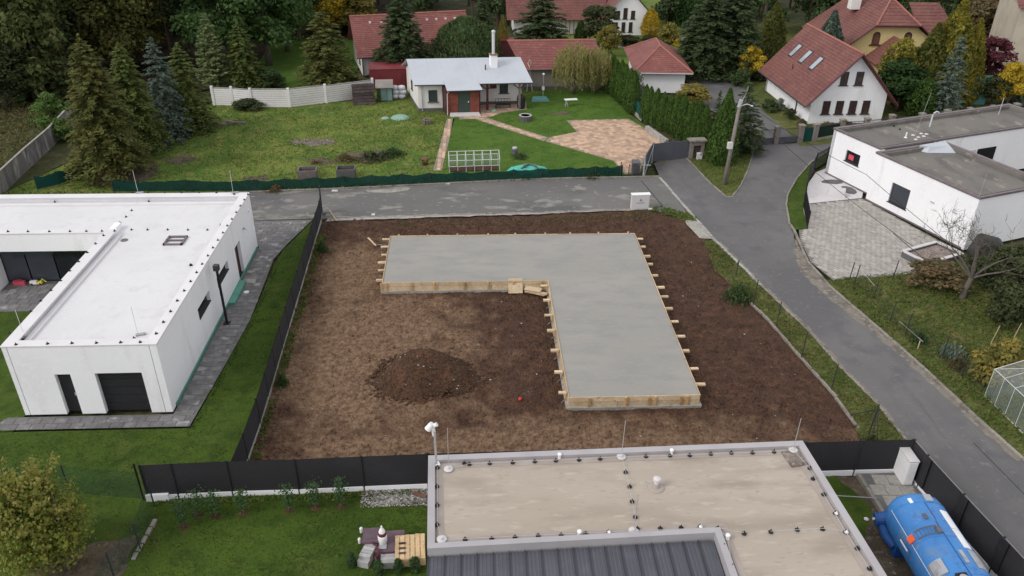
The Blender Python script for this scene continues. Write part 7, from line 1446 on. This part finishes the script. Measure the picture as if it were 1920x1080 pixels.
MB().path([(-.4,-.3,.62),(.1,-.1,.72),(.6,-.3,.58),(.9,-.5,.3)],.09,6).path([(-.6,-.4,.45),(-.2,-.35,.66)],.07,6).build('folded_edge','grey_plastic',t,local=True)
p = W(965,290); t = thing('garden_barrel','small dark barrel with silver lid on the lawn','barrel',p); MB().lathe((0,0,0),[(.22,0),(.28,.1),(.28,.5),(.2,.6)],12).build('body','grey_plastic',t,local=True); MB().lathe((0,0,.6),[(.23,0),(.2,.08),(.05,.12)],12).build('lid','steel_light',t,local=True)
p = W(797,309); t = thing('rusty_basket','rusty fire basket beside the brick path','fire basket',p); mb = MB()
for k in range(10): a = k*.628; mb.path([(.18*math.cos(a),.18*math.sin(a),0),(.30*math.cos(a),.30*math.sin(a),.55)],.025,4)
mb.lathe((0,0,.5),[(.30,0),(.32,.03),(.30,.06)],10); mb.build('basket','rust',t,local=True); MB().lathe((0,0,.02),[(.17,0),(.2,.15)],9).build('ash','rubber_black',t,local=True)
ground('garden_bed', fray(px([(540,266),(578,260),(628,261),(626,268),(590,275)]),.4,.12), .014, 'rubble')
o = pebbles([(W2(ru(545,624),ru(261,272))+(.02,)) for _ in range(240)],.04,.16,'rubble','bed_rubble'); o['label'] = 'broken stones in the garden bed'
ground('spruce_litter', fray(px([(165,350),(180,322),(240,315),(300,305),(290,330),(240,350)]),.5,.2), .012, 'bare_earth')
zf2, kp2 = heap(*W2(690,294),2.6,1.5,.55,5,z0=-.03); c = W(690,294); link('earth_hump', grid_mesh('earth_hump',c.x-3.2,c.x+3.2,c.y-2,c.y+2,.1,zf2,'bare_earth',keep=kp2), label='low overgrown earth hump in the middle of the garden', cat='earth hump')
t = thing('ruined_wall','low broken brick wall in the grass left of the garden','ruin',W(400,240)); 
for k in range(14):
    p = W(345+k*8.5,240-k*.6); MB().obox((p.x,p.y),.62,.3,-.05,.18+.22*rnd(),ru(-.15,.15)).build('brick_lump','rubble',t)
ground('street_stain', fray(px([(685,357),(770,353),(764,358),(735,362),(690,361)]),.5,.06), .036, 'concrete_old')
for k,(a,b,lb) in enumerate(((628,359,'small pale slab on the north kerb'),(840,345,'pale rag on the street by the north kerb'),(700,404,'white scrap lying on the street kerb before the plot'))): MB().obox(W2(a,b),.45-.1*k,.25,.03,.10,ru(-.3,.3)).build('street_scrap','cabinet_pale',label=lb,cat='scrap')
t = thing('teal_screen','tall teal screen panel behind the pillar fence on the right','screen',W(1830,190)); p = W(1828,196); MB().box(p.x-1.0,p.x+1.0,p.y,p.y+.08,0,3.0).build('panel','teal_cover',t)
for s in (-1,1): MB().path([(p.x+s,p.y+.1,0),(p.x+s,p.y+.1,3.1)],.05,5).build('post','steel_dark',t)

a, b = Vector(W2(1166,190)),Vector(W2(1203,226)); t = screen_fence('screen_fence','dark green screen fence between the two clipped hedges above the paved drive',[(a.x,a.y),((a.x+b.x)/2,(a.y+b.y)/2),(b.x,b.y)],1.45,'green_net_dense','kerb_pale',ph=.30,pr=.03)
a, b = Vector(W2(1212,246)),Vector(W2(1250,273)); d = b-a; t = thing('hedge_wall','low pale wall below the front clipped hedge beside the drive','wall',(a.x,a.y,0))
for k in range(4): c = a.lerp(b,(k+.5)/4); MB().obox(c,d.length/4-.02,.30,0,.55,math.atan2(d.y,d.x)).build('wall_block','kerb_pale',t)
MB().obox(W2(1255,272),.9,.5,.0,.35,-.3).build('brush_heap','dark_timber',label='small dark brush heap at the end of the low pale wall',cat='brush')
